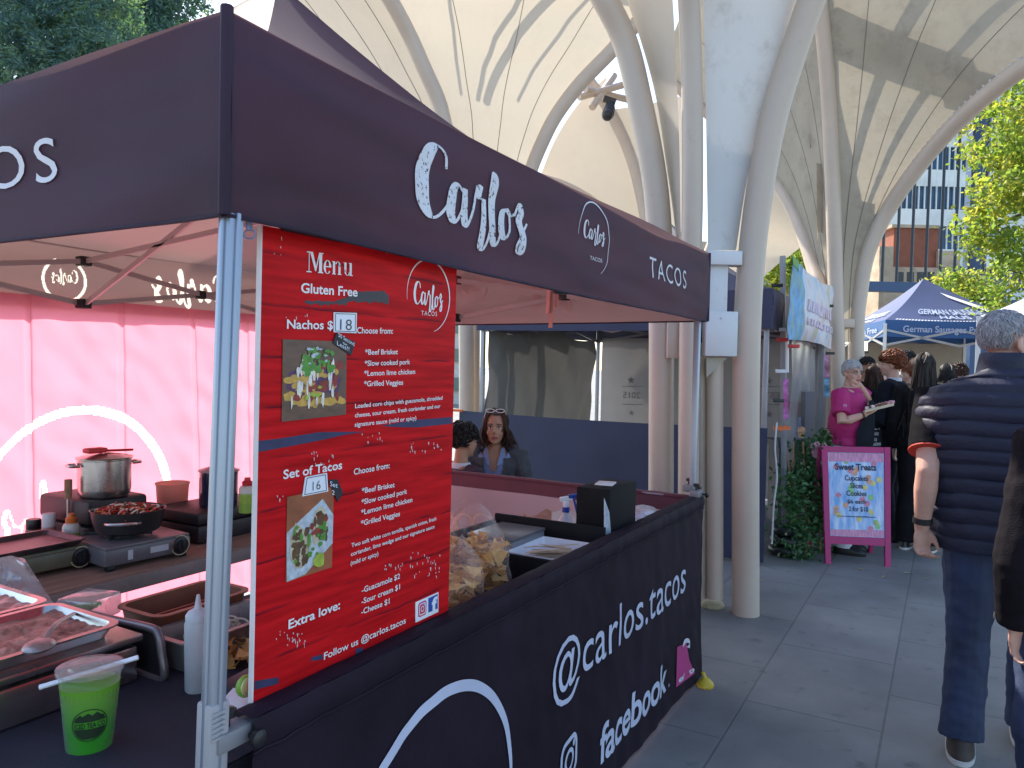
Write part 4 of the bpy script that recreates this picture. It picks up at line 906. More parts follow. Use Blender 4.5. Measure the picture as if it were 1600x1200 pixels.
# ---------------------------------------------------------------- tables
ZT = .845
CLOTH = mat('dark_cloth', (.020, .020, .035), .75, var=.25, scale=6, bump=.2, bscale=250, dirt=(.2, .18, .15), dscale=60, damt=.5, dlo=.72, dhi=.76)
tb = thing('table', 'front serving table under a dark cloth, carrying the green drink', 'table', (-1.55, 1.5, 0))
def tcl(u, v):
    x, y = lerp(-1.14, -1.92, u), lerp(.42, 2.18, v); return V((x, y, ZT+.002*noise.noise(V((x*7, y*7, 2)))))
b = MB(); b.grid(lambda u, v: tcl(u, 1-v), 40, 60)
for x in (-1.14, -1.92):
    s_ = -1 if x < -1.5 else 1
    b.grid(lambda u, v: V((x+s_*(.012*(1-v)*math.sin(u*40)+.004), lerp(.42, 2.18, u if s_ > 0 else 1-u), lerp(.25, ZT, v))), 90, 6)
b.grid(lambda u, v: V((lerp(-1.92, -1.14, u), .42-.01*(1-v)*math.sin(u*20), lerp(.25, ZT, v))), 40, 6)
part('tablecloth', b, CLOTH, tb)
b = MB(); b.box((-1.53, 1.3, ZT-.022), (.74, 1.72, .03)); part('tabletop', b, BPL, tb)
for x in (-1.2, -1.86):
    for y in (.55, 2.05): b = MB(); b.tube([(x, y, 0), (x, y, ZT-.03)], .014, 10); part('leg', b, ALU, tb)
ZS = .80
t2 = thing('table', 'folding counter table behind the black banner, carrying the chip bags and black boxes', 'table', (-1.5, 3.0, 0))
b = MB(); b.box((-1.49, 3.02, ZS-.02), (.72, 1.62, .04), bev=.006); part('tabletop', b, mat('pale_plastic', (.45, .43, .42), .5), t2)
for x in (-1.2, -1.78):
    for y in (2.3, 3.72): b = MB(); b.tube([(x, y, 0), (x, y, ZS-.04)], .014, 10); part('leg', b, ALU, t2)
WOOD = mat('worn_wood', (.30, .19, .14), .7, var=.3, scale=5, stretch=(6, .5, 1), bump=.1, dirt=(.1, .06, .05), dscale=9, damt=.6)
WEDGE = mat('grey_wood_edge', (.27, .22, .19), .7, var=.25, scale=9)
t3 = thing('table', 'worn wooden trestle table with cookers along the pink wall', 'table', (-2.9, 1.6, 0))
xF = G(395, 850, ZT).x; yF = G(395, 850, ZT).y
b = MB(); b.box((xF-.38, yF-.55, ZT-.010), (.76, 2.0, .020)); part('tabletop', b, WOOD, t3)
b = MB(); b.box((xF-.008, yF-.55, ZT-.034), (.03, 2.004, .050), bev=.003)
for k in range(5): b.ell((xF+.008, yF-1.4+k*.42, ZT-.036), (.004, .007, .007), 8)
part('apron', b, WEDGE, t3)
for y in (yF-1.35, yF-.75, yF+.35):
    for x in (xF-.08, xF-.68): b = MB(); b.bar((x, y, 0), (x, y, ZT-.03), .035, .035); part('leg', b, BLK, t3)
b = MB(); b.tube([(xF-.08, yF-.72, ZT-.05), (xF-.5, yF-.4, .25)], .008, 8); part('brace', b, BLK, t3)

# ---------------------------------------------------------------- things on the front table
STL = mat('stainless', (.58, .55, .53), .26, metal=.95, var=.12, scale=5, dirt=(.25, .15, .1), dscale=8, damt=.5)
STLD = mat('dull_steel', (.36, .33, .32), .4, metal=.7, var=.2, scale=8, dirt=(.10, .06, .05), dscale=10, damt=.8)
# bain-marie: long side along the stall front
bm_ = thing('bain_marie', 'long stainless bain marie with trays of sauce on the dark cloth', 'food warmer', G(215, 1065, ZT))
xb = G(215, 1065, ZT).x; yb1 = G(215, 1065, ZT).y
def pz(px, py, x): return PX(px, py, x)
zb1 = pz(217, 990, xb).z; HB = zb1-ZT
Lb, Wb = 1.0, .62
def hollow(mb, x0, x1, y0, y1, z0, z1, t=.006, lip=.012, rad=.03, depthz=None):
    """open-topped tray with rounded corners, rim and inner floor"""
    cx, cy = (x0+x1)/2, (y0+y1)/2; hx, hy = (x1-x0)/2, (y1-y0)/2
    def rr_(hx, hy, r, z, n=5):
        P = []
        for sx_, sy_, a0 in ((1, 1, 0), (-1, 1, 90), (-1, -1, 180), (1, -1, 270)):
            for k in range(n+1): a = R(a0+90*k/n); P.append(V((cx+sx_*(hx-r)+r*math.cos(a), cy+sy_*(hy-r)+r*math.sin(a), z)))
        return P
    zf = z0+t if depthz is None else depthz
    L_ = [rr_(hx-.012, hy-.012, rad, z0), rr_(hx, hy, rad, z1-.004), rr_(hx+lip, hy+lip, rad+lip, z1-.004), rr_(hx+lip, hy+lip, rad+lip, z1), rr_(hx-t, hy-t, rad, z1), rr_(hx-t-.010, hy-t-.010, rad, zf)]
    n = len(L_[0]); vs = [p for l in L_ for p in l]; fs = []
    for i in range(len(L_)-1):
        for k in range(n): k2 = (k+1) % n; fs.append((i*n+k, i*n+k2, (i+1)*n+k2, (i+1)*n+k))
    fs.append(tuple(range(n))[::-1]); fs.append(tuple(range((len(L_)-1)*n, len(L_)*n))); mb.add(vs, fs)
b = MB(); b.box((xb-Wb/2, yb1-Lb/2, ZT+HB/2-.012), (Wb, Lb, HB-.03), bev=.006); b.box((xb-Wb/2, yb1-Lb/2, ZT+HB-.008), (Wb+.016, Lb+.016, .016), bev=.003); part('body', b, STL, bm_)
SAUCE = mat('red_sauce', (.52, .18, .15), .3, var=.35, scale=14, bump=.6, bscale=22, dirt=(.55, .33, .28), dscale=18, damt=.7, dlo=.45, dhi=.6, coat=.3)
MEATS = mat('shredded_meat', (.46, .19, .14), .45, var=.5, scale=35, bump=.9, bscale=45, dirt=(.08, .03, .02), dscale=30, damt=.8)
def sauce(x0, x1, y0, y1, z, m, par, sd, am=.012):
    b = MB(); b.grid(lambda u, v: V((lerp(x0, x1, u), lerp(y0, y1, v), z+am*(noise.noise(V((u*4+sd, v*5, sd)))+.6*noise.noise(V((u*11, v*13, sd)))))), 36, 36); part('food', b, m, par, smooth=60)
zt_ = ZT+HB
for i, (x0, x1, y0, y1, m) in enumerate(((xb-.29, xb-.025, yb1-.46, yb1-.03, MEATS), (xb-.59, xb-.32, yb1-.46, yb1-.03, SAUCE), (xb-.29, xb-.025, yb1-.96, yb1-.50, SAUCE), (xb-.59, xb-.32, yb1-.96, yb1-.50, MEATS))):
    b = MB(); hollow(b, x0, x1, y0, y1, zt_+.001, zt_+.030, lip=.010); p_ = part('food_tray', b, STL, bm_); sauce(x0+.012, x1-.012, y0+.012, y1-.012, zt_+.016, m, p_, i*3.3)
# spoons resting in the trays
def spoon(lab, a, bnd, nm='serving_spoon', m=STLD, r=.03):
    t = thing(nm, lab, 'spoon', bnd); a, bnd = V(a), V(bnd); d = (a-bnd).normalized()
    b = MB(); P = catmull([bnd+d*.02+V((0, 0, .004)), lerp(bnd, a, .4)+V((0, 0, .015)), a], 6); b.tube(P, .0065, 8, ell=.5); part('handle', b, m, t)
    b = MB(); M_ = d.to_track_quat('X', 'Z').to_matrix(); b.ell(bnd-d*.02, (.045, r, .012), 16, M_); part('bowl', b, m, t)
spoon('flat steel serving spoon lying across the meat tray', W(117, 958, 1.83), W(66, 1005, 1.60))
spoon('steel tongs handle lying at the left edge of the sauce tray', W(42, 930, 2.0), W(-30, 985, 1.85))
# dark roasting tray standing on its end against the bain-marie
rt = thing('roasting_tray', 'black roasting tray standing on its long edge beside the bain marie', 'tray', G(235, 1068, ZT))
A_ = PY(118, 955, yb1+.035); B_ = PY(243, 983, yb1+.035); D_ = PY(249, 1066, yb1+.035); D_.z = max(D_.z, ZT+.004)
b = MB(); u_ = (B_-A_); dn = (D_-B_)
b.plate([A_, A_+dn*.95, D_-u_*.05, D_, B_+dn*.12, B_-u_*.04], .012, V((0, -1, 0))); part('pan_base', b, mat('blackened_pan', (.018, .016, .018), .45, var=.3), rt)
b = MB(); P = [A_, lerp(A_, B_, .5), B_-u_*.06, B_+dn*.10+u_*.03, B_+dn*.45+u_*.05, D_+u_*.04, D_-u_*.25]
b.tube(catmull(P, 6), .010, 10); part('rim', b, mat('tray_rim', (.20, .17, .18), .35, metal=.6), rt)
# gastronorm pans
g1 = thing('pan', 'deep steel pan with rust red inside behind the roasting tray', 'pan', G(262, 985, ZT))
zp_ = .945
L1_, B1_, A2_, C2_, D2_ = G(178, 948, zp_), G(250, 921, zp_), G(240, 984, .925), G(250, 1014, .925), G(393, 957, .925)
xa_ = (L1_.x+B1_.x)/2; xb_ = (A2_.x+D2_.x*0+A2_.x)/2
RUST = mat('rust_plastic', (.24, .035, .018), .45, var=.2, scale=8)
b = MB(); hollow(b, xa_+.012, xb_-.02, max(L1_.y+.012, yb1+.09), max(B1_.y, L1_.y+.30), ZT+.003, zp_, lip=.010); part('body', b, mat('brown_plastic', (.20, .075, .04), .4, var=.25, scale=6), g1)
b = MB(); hollow(b, xa_+.5*(xb_-xa_), xb_-.035, L1_.y+.03, max(B1_.y, L1_.y+.30)-.02, ZT+.012, zp_-.022, lip=.003, t=.004); part('insert', b, RUST, g1)
g2 = thing('pan', 'long steel pan holding sliced onion behind the squeeze bottle', 'pan', G(330, 1050, ZT))
q1 = C2_; x2a, x2b = A2_.x+.004, C2_.x
b = MB(); hollow(b, x2a, max(x2b, x2a+.15), max(C2_.y, yb1+.075), max(D2_.y, C2_.y+.42), ZT+.003, .925, lip=.010); part('body', b, STLD, g2)
b = MB(); rnd = random.Random(3); xm2 = (x2a+max(x2b, x2a+.15))/2
for k in range(30):
    c = V((xm2+rnd.uniform(-.05, .045), max(C2_.y, yb1+.075)+.05+rnd.uniform(0, .15), .885+rnd.uniform(0, .025))); r = rnd.uniform(.016, .028); M_ = Matrix.Rotation(rnd.uniform(-.7, .7), 3, 'X')@Matrix.Rotation(rnd.uniform(-.7, .7), 3, 'Y')
    b.tube([c+M_@V((r*math.cos(a*.4), r*math.sin(a*.4), 0)) for a in range(rnd.choice((9, 12, 16)))], .0028, 6)
q = part('onion_rings', b, mat('onion', (.72, .68, .55), .35, trans=.3), g2); q['kind'] = 'stuff'
# squeeze bottle
def squeeze(px, py, ph, lab):
    p = G(px, py, ZT); k = depth(p)/F_PX; h = ph*k; r = .0285
    t = thing('squeeze_bottle', lab, 'bottle', p)
    b = MB(); b.lathe([(0, 0), (r*.85, 0), (r*.93, .004), (r, h*.45), (r*1.02, h*.70), (r*.9, h*.74), (0, h*.74)], p, 24); part('body', b, mat('milky_plastic', (.62, .66, .68), .35, trans=.5, tcol=(.8, .85, .85)), t)
    b = MB(); b.lathe([(r*.93, h*.735), (r*.95, h*.79), (r*.75, h*.83), (r*.30, h*.86), (r*.22, h*.92), (r*.12, h), (0, h)], p, 24); part('cap', b, mat('milky_cap', (.66, .7, .74), .3, trans=.35, tcol=(.8, .85, .85)), t)
squeeze(308, 1078, 150, 'white squeeze bottle with pointed cap standing next to the aluminium leg')
# green drink
p = G(140, 1165, ZT); k = depth(p)/F_PX; hC = 126*k; r0 = 33*k; r1 = 44*k
dr = thing('drink_cup', 'clear plastic cup of bright green drink with a paper straw across its lid', 'drink', p)
b = MB(); b.lathe([(0, .001), (r0-.0015, .001), (r0-.0015, .006), (r1-.002, hC*.80), (0, hC*.80)], p, 32)
def drink_mat():
    m, t, out = _new('green_drink'); L = t.links.new
    tc = N(t, 'TexCoord'); sp_ = N(t, 'SeparateXYZ'); L(tc.outputs['Object'], sp_.inputs[0]); no = N(t, 'TexNoise'); no.inputs['Scale'].default_value = 40; L(tc.outputs['Object'], no.inputs[0])
    mr = N(t, 'MapRange'); mr.inputs['From Max'].default_value = .11; L(sp_.outputs['Z'], mr.inputs['Value'])
    rp = N(t, 'ValToRGB'); e = rp.color_ramp.elements; e[0].position = .35; e[0].color = (.045, .50, .002, 1); e[1].position = .95; e[1].color = (.25, .55, .06, 1); L(mr.outputs[0], rp.inputs[0])
    b = N(t, 'BsdfPrincipled'); L(rp.outputs[0], b.inputs['Base Color']); b.inputs['Roughness'].default_value = .12; b.inputs['Coat Weight'].default_value = .4
    tr = N(t, 'BsdfTranslucent'); L(rp.outputs[0], tr.inputs[0]); ms = N(t, 'MixShader'); ms.inputs[0].default_value = .5; L(b.outputs[0], ms.inputs[1]); L(tr.outputs[0], ms.inputs[2]); L(ms.outputs[0], out.inputs[0]); return m
part('drink', b, drink_mat(), dr)
CLR = clear_mat('clear_plastic', amt=.97, rough=.06, bump=.05)
b = MB(); b.lathe([(r0, 0), (r1, hC*.96), (r1+.003, hC*.965), (r1+.003, hC*.985), (r1-.001, hC*.99)], p, 40); part('cup', b, CLR, dr)
b = MB(); b.lathe([(r1+.0045, hC*.945), (r1+.005, hC), (r1-.002, hC*1.01), (r1*.72, hC*1.0), (r1*.68, hC*1.03), (0, hC*1.03)], p, 40); part('lid', b, CLR, dr)
# printed badge on the cup
b = MB(); fdir = (CAM-p); fdir.z = 0; fdir.normalize(); sd = V((0, 0, 1)).cross(fdir)
def mcup(x, y, l):
    z = hC*.38+y; r = lerp(r0, r1, z/(hC*.96))+.0008; a = x/r; return p+(fdir*math.cos(a)+sd*math.sin(a))*r+V((0, 0, z))+fdir*l
rb = 25*k; arc_ring(b, lambda x, y, l: mcup(x*rb, y*rb, 0), 0, 2*math.pi, .06, .06, 40)
def seg_fill(y0, y1):
    n = 14
    for i in range(n):
        for j in range(6):
            def q(a, c): yy = lerp(y0, y1, c)*rb; w_ = math.sqrt(max(0, rb*rb*.85-yy*yy)); return mcup(lerp(-w_, w_, a), yy, 0)
            b.add([q(i/n, j/6), q((i+1)/n, j/6), q((i+1)/n, (j+1)/6), q(i/n, (j+1)/6)], [(0, 1, 2, 3)])
seg_fill(-.86, -.22); seg_fill(.22, .55)
mtn = [(-.75, .5), (-.55, .72), (-.4, .6), (-.1, .78), (.15, .62), (.4, .8), (.7, .52)]
for i in range(len(mtn)-1): b.add([mcup(mtn[i][0]*rb, .5*rb, .0003), mcup(mtn[i+1][0]*rb, .5*rb, .0003), mcup(mtn[i+1][0]*rb, mtn[i+1][1]*rb, .0003), mcup(mtn[i][0]*rb, mtn[i][1]*rb, .0003)], [(0, 1, 2, 3)])
v2, f2_, wd = text2d('ICED TEA CO', .03); b.add([mcup((x/wd-.5)*rb*1.72, (y/CAPH-.5)*rb*.32, .0002) for x, y in v2], f2_)
part('badge', b, mat('dark_print', (.012, .03, .01), .5), dr, smooth=0)
b = MB(); s0, s1 = W(62, 1074, depth(p)-.02), W(216, 1027, depth(p)+.03)
b.tube([s0, lerp(s0, s1, .06), lerp(s0, s1, .5), lerp(s0, s1, .93), s1], [.006, .0055, .0053, .0053, .0057], 10, ell=.85); part('straw', b, mat('straw_paper', (.74, .75, .8), .6), dr)
# clear food box with lime leaf, plastic bag on the left
lb = thing('food_box', 'clear plastic food box with something green inside behind the trays', 'box', G(130, 965, .92))
b = MB(); pc = G(128, 962, .93); b.box(pc+V((0, .02, .02)), (.11, .11, .06), rot=.3, bev=.01); part('box', b, clear_mat('clear_box', amt=.6, milky=.3, bump=.2), lb)
b = MB(); b.ell(pc+V((.0, .0, .02)), (.02, .055, .012), 10); part('leaf', b, mat('lime_leaf', (.22, .42, .05), .5), lb)
pbg = thing('plastic_bag', 'crumpled clear plastic bag slumped at the left edge before the griddle', 'bag', W(30, 960, 2.1))
b = MB()
def bagf(u, v):
    px = lerp(-70, lerp(95, 38, v), u); py = lerp(960, 868+24*abs(u-.8), v); d = 2.12+.05*math.sin(u*9+v*3)+.06*noise.noise(V((u*5, v*5, 3)))
    return W(px, py, d)
b.grid(bagf, 26, 18); part('film', b, clear_mat('bag_film', tint=(.93, .9, .98), amt=.55, rough=.2, bump=.6, bscale=25), pbg, smooth=70)
# lime and napkin beside the menu
lm = thing('lime', 'cut lime lying on a white napkin left of the menu board foot', 'lime', W(384, 1080, 1.50))
b = MB(); b.ell(W(384, 1072, 1.50), (.016, .022, .022), 14); part('peel', b, mat('lime_skin', (.22, .38, .04), .4), lm)
b = MB(); b.ell(W(388, 1072, 1.48), (.006, .018, .018), 14); part('flesh', b, mat('lime_flesh', (.6, .62, .25), .3), lm)
b = MB(); b.box(W(378, 1092, 1.52), (.07, .09, .004), rot=.5); single('napkin', 'white napkin under the cut lime', 'napkin', b, CARD)
bxw = thing('carton', 'dark carton with white round emblems standing behind the menu board corner', 'carton', W(382, 1120, 1.55))
cc_ = G(384, 1125, ZT); b = MB(); b.box(cc_+V((-.03, .03, .035)), (.08, .10, .07), rot=.15, bev=.002); part('body', b, mat('dark_card', (.03, .018, .03), .6), bxw)
b = MB(); M_ = Matrix.Rotation(.15, 3, 'Z')
for yy, z_ in ((-.03, .05), (.02, .045), (-.005, .015), (.035, .015)):
    c = cc_+V((-.03, .03, 0))+M_@V((.0412, yy, z_)); arc_ring(b, lambda x, y, l: c+M_@V((0, x*.011, y*.011)), 0, 2*math.pi, .12, .12, 16)
    for q in (-.4, .0, .4): b.add([c+M_@V((.0003, q*.011-.001, -.006)), c+M_@V((.0003, q*.011+.001, -.006)), c+M_@V((.0003, q*.011+.002, .006)), c+M_@V((.0003, q*.011, .006))], [(0, 1, 2, 3)])
part('emblem', b, PRW, bxw, smooth=0)
# corn chips as crumpled thin triangles
CHIP = [mat('chip_a', (.60, .31, .08), .7, var=.25, scale=30, trans=.25, tcol=(.8, .45, .15)), mat('chip_b', (.70, .44, .16), .7, var=.25, scale=30, trans=.25, tcol=(.85, .5, .2))]
def chips(mb, c, ext, n, sd, s=.045, pred=None):
    rnd = random.Random(sd)
    for _ in range(n):
        p = V(c)+V((rnd.uniform(-1, 1)*ext[0], rnd.uniform(-1, 1)*ext[1], rnd.uniform(0, 1)*ext[2]))
        if pred and not pred(p): continue
        M_ = Matrix.Rotation(rnd.uniform(0, 6.3), 3, 'Z')@Matrix.Rotation(rnd.uniform(-1.3, 1.3), 3, 'X'); q = s*rnd.uniform(.7, 1.25); bend = rnd.uniform(.2, .7)
        T = [V((-.5, -.35, 0)), V((.5, -.35, 0)), V((0, .55, 0)), V((0, -.35, 0)), V((.25, .1, 0)), V((-.25, .1, 0))]
        T = [p+M_@(V((a.x, a.y, bend*(a.x*a.x+a.y*a.y)))*q) for a in T]
        mb.add(T, [(0, 3, 5), (3, 4, 5), (3, 1, 4), (5, 4, 2)], rnd.randrange(2))
ck = thing('chip_basket', 'small pile of corn chips in paper left of the menu board', 'chips', W(385, 1035, 1.9))
b = MB(); c = W(385, 1012, 1.9); chips(b, c-V((0, 0, .03)), (.05, .06, .05), 30, 2, .05); q = part('chips', b, CHIP, ck); q['kind'] = 'stuff'
b = MB(); b.box(c-V((0, 0, .045)), (.12, .14, .02), rot=.3, bev=.004); part('tray', b, STLD, ck)
# row of small chip cartons seen under the menu board
for i, (px, py) in enumerate(((455, 1092), (520, 1062), (575, 1040), (628, 1012), (672, 990))):
    o_ = PX(px, py, -1.19); z_ = o_.z
    t = thing('chip_carton', ['first small carton of corn chips under the menu board, nearest the aluminium leg', 'second small carton of corn chips under the menu board, with a brown flap', 'carton of orange chips under the middle of the menu board', 'dark emblem carton under the social media line of the menu', 'dark emblem carton below the menu board corner next to the chip bags'][i], 'carton', V((o_.x, o_.y, .845)))
    b = MB(); hollow(b, o_.x-.05, o_.x+.04, o_.y-.045, o_.y+.045, .848, max(.87, z_-.012), lip=.001, rad=.006, t=.002); part('carton', b, [mat('dark_card', (.03, .018, .03)), mat('kraft_card', (.40, .22, .10), .7), mat('dark_card', (.03, .018, .03))][i % 3], t)
    b = MB(); chips(b, V((o_.x, o_.y, max(.87, z_-.012)-.02)), (.035, .035, .05), 16, 20+i, .045); q = part('chips', b, CHIP, t); q['kind'] = 'stuff'
    b = MB(); c = V((o_.x+.0425, o_.y, z_-.03)); arc_ring(b, lambda x, y, l: c+V((0, x*.014, y*.014)), 0, 2*math.pi, .12, .12, 18); part('emblem', b, PRW, t, smooth=0)

# ---------------------------------------------------------------- things on the wooden table by the pink wall
def tp(px, py, z=ZT): return G(px, py, z)
CASE = mat('black_case', (.022, .016, .018), .5, var=.25, scale=12, bump=.15, bscale=120)
def stove(lab, cx, cy, rotz, m_body, plate, L_=.36, W_=.27, H_=.085):
    t = thing('gas_stove', lab, 'stove', (cx, cy, ZT)); M_ = Matrix.Rotation(rotz, 3, 'Z'); o = V((cx, cy, ZT))
    def bx_(mb, c, s, bev=.004): mb.box(o+M_@V(c), s, M_, bev)
    b = MB(); bx_(b, (0, 0, H_*.55), (W_, L_, H_*.7), .012); bx_(b, (0, 0, H_*.92), (W_-.01, L_-.01, .012), .003); part('body', b, m_body, t)
    for sx_ in (-1, 1):
        for sy_ in (-1, 1): b = MB(); bx_(b, (sx_*W_*.42, sy_*L_*.42, H_*.10), (.025, .025, H_*.2), .003); part('foot', b, BPL, t)
    b = MB(); Mk = M_@Matrix.Rotation(R(90), 3, 'Y'); b.lathe([(.0, 0), (.030, 0), (.030, .006), (.022, .008), (.021, .02), (0, .02)], o+M_@V((W_/2, L_*.36, H_*.55)), 20, Mk); b.box(o+M_@V((W_/2+.022, L_*.36, H_*.55)), (.008, .008, .036), M_, .002); part('knob', b, BPL, t)
    b = MB(); arc_ring(b, lambda x, y, l: o+M_@V((W_/2+.0012, L_*.36+x*.036, H_*.55+y*.036)), R(200), R(480), .08, .1, 24); part('dial_marks', b, mat('dial_white', (.6, .5, .3), .5), t, smooth=0)
    if plate:
        b = MB(); hollow(b, *(lambda q: (q.x-W_*.44, q.x+W_*.52, q.y-L_*.55, q.y+L_*.40))(o), ZT+H_+.004, ZT+H_+.024, lip=.004, rad=.02); part('griddle_plate', b, mat('greasy_iron', (.05, .03, .035), .35, var=.5, scale=9, dirt=(.2, .12, .12), dscale=14, damt=.7), t)
    else:
        b = MB(); b.lathe([(.02, 0), (.05, .002), (.05, .014), (.0, .016)], o+M_@V((-.01, -.04, H_)), 20)
        for a in range(4): d = M_@V((math.cos(a*math.pi/2+.78), math.sin(a*math.pi/2+.78), 0)); c = o+M_@V((-.01, -.04, H_+.014)); b.bar(c+d*.03, c+d*.115, .006, .012)
        part('burner', b, BLK, t)
    return t, o, M_
p = tp(228, 884); st1, so1, sM = stove('grey gas stove with dial under the pan of peppers', p.x-.135, p.y+.03, R(-4), mat('stove_grey', (.13, .12, .125), .4, var=.15, scale=20, spec=.6), False, .33, .26, .088)
b = MB(); M_ = sM; o = so1
for c_, w_, h_ in (((.1312, .035, .052), .07, .022), ((.1312, -.075, .05), .018, .034)): b = MB(); b.box(o+M_@V(c_), (.0016, w_, h_), M_); part('badge', b, mat('stove_badge', (.5, .5, .52), .5), st1)
if 0: part('badge', b, mat('stove_badge', (.5, .5, .52), .5), st1)
b = MB(); b.box(o+M_@V((.1312, .10, .05)), (.0016, .022, .03), M_); part('lighter_label', b, mat('label_orange', (.55, .2, .04), .5), st1)
p2 = tp(128, 893); stove('olive gas stove with greasy griddle plate at the left end of the wooden table', p2.x-.16, p2.y-.12, R(-3), mat('stove_olive', (.12, .115, .07), .45, var=.2, scale=15), True, .38, .26, .085)
# pan of peppers
pn = thing('frying_pan', 'black frying pan full of peppers and onion on the grey stove', 'pan', o+V((-.01, -.04, .105)))
c = o+M_@V((-.01, -.005, .106)); rp_ = .126
b = MB(); b.lathe([(0, 0), (rp_*.78, 0), (rp_*.86, .006), (rp_*.96, .05), (rp_, .080), (rp_+.004, .082), (rp_, .084), (rp_-.004, .080), (rp_*.93, .062), (0, .054)], c, 36); part('body', b, mat('pan_black', (.02, .018, .02), .4, var=.3), pn)
b = MB(); d = V((.75, -.65, 0)).normalized(); s_ = V((0, 0, 1)).cross(d); b.tube(catmull([c+d*rp_-s_*.055+V((0, 0, .05)), c+d*(rp_+.035)-s_*.035+V((0, 0, .054)), c+d*(rp_+.035)+s_*.035+V((0, 0, .054)), c+d*rp_+s_*.055+V((0, 0, .05))], 6), .006, 8); part('handle', b, STL, pn)
b = MB(); d2 = -d; b.tube(catmull([c+d2*rp_-s_*.05+V((0, 0, .06)), c+d2*(rp_+.03)+V((0, 0, .075)), c+d2*rp_+s_*.05+V((0, 0, .06))], 6), .005, 8); part('handle', b, STL, pn)
VEG = [mat('veg_red', (.5, .02, .015), .3, var=.3, scale=40), mat('veg_onion', (.66, .5, .4), .4), mat('veg_dark', (.18, .05, .02), .4), mat('veg_orange', (.5, .12, .02), .35)]
b = MB(); rnd = random.Random(9)
for _ in range(150):
    a = rnd.uniform(0, 6.28); r = rp_*.86*math.sqrt(rnd.random()); q = c+V((r*math.cos(a), r*math.sin(a), .066+.03*(1-(r/rp_)**2)*rnd.uniform(.3, 1))); dd = V((rnd.gauss(0, 1), rnd.gauss(0, 1), rnd.gauss(0, .35))).normalized()*rnd.uniform(.012, .024)
    b.mi = rnd.choice((0, 0, 0, 1, 1, 2, 3)); b.tube(catmull([q-dd, q+V((0, 0, .006)), q+dd], 3), .0035, 5)
q = part('vegetables', b, VEG, pn); q['kind'] = 'stuff'
# black cases with the pot on top
fr = tp(231, 846); xf = fr.x; y1c = fr.y; y0c = PX(58, 870, xf).y; zc = PX(229, 770, xf).z; HC = zc-ZT
y0c = PX(115, 800, xf).y+.055; xk = PY(60, 775, y0c).x; wk = min(.42, max(.2, xf-xk)); 
cs1 = thing('cooker_case', 'big black plastic case on the wooden table under the steel pot', 'case', (xf-.16, (y0c+y1c)/2, ZT))
cc1 = V((xf-wk/2, (y0c+y1c)/2, ZT)); Lc = y1c-y0c
b = MB(); b.box(cc1+V((0, 0, HC*.25)), (wk-.005, Lc-.005, HC*.5-.004), bev=.014); part('base', b, CASE, cs1)
b = MB(); b.box(cc1+V((0, 0, HC*.75)), (wk, Lc, HC*.5-.006), bev=.016); b.box(cc1+V((wk/2, 0, HC*.56)), (.016, .09, .035), bev=.004); part('lid', b, CASE, cs1)
pc = G(163, 773, zc+.001); pc.x = max(pc.x, cc1.x-.08); kk = depth(pc)/F_PX; rq_ = 38*kk; hq = 58*kk
pot = thing('pot', 'stainless cooking pot with lid and red spatula on top of the black case', 'pot', pc)
b = MB(); b.lathe([(0, 0), (rq_*.90, 0), (rq_*.97, .008), (rq_, hq*.2), (rq_, hq-.006), (rq_+.004, hq-.003), (rq_+.004, hq)], pc, 36); part('body', b, STL, pot)
b = MB(); b.lathe([(rq_+.006, hq), (rq_+.007, hq+.005), (rq_*.7, hq+.014), (rq_*.15, hq+.022), (0, hq+.022)], pc, 36); part('lid', b, STL, pot)
for sg in (-1, 1):
    b = MB(); e = V((.25, .97, 0)).normalized()*sg; s_ = V((0, 0, 1)).cross(e); zz_ = V((0, 0, hq*.84)); b.tube(catmull([pc+e*rq_+s_*.03+zz_, pc+e*(rq_+.032)+s_*.022+zz_, pc+e*(rq_+.032)-s_*.022+zz_, pc+e*rq_-s_*.03+zz_], 5), .006, 8); part('handle', b, STL, pot)
REDP = mat('red_silicone', (.5, .015, .02), .45)
sc_ = thing('spatula', 'red silicone spatula lying on the steel pot lid', 'spatula', pc+V((0, 0, hq+.02)))
b = MB(); b.tube([pc+V((.01, -.02, hq+.03)), pc+V((.0, .12, hq+.022))], .005, 8); part('handle', b, REDP, sc_)
b = MB(); b.box(pc+V((.01, -.045, hq+.034)), (.05, .08, .02), bev=.008); part('blade', b, REDP, sc_)
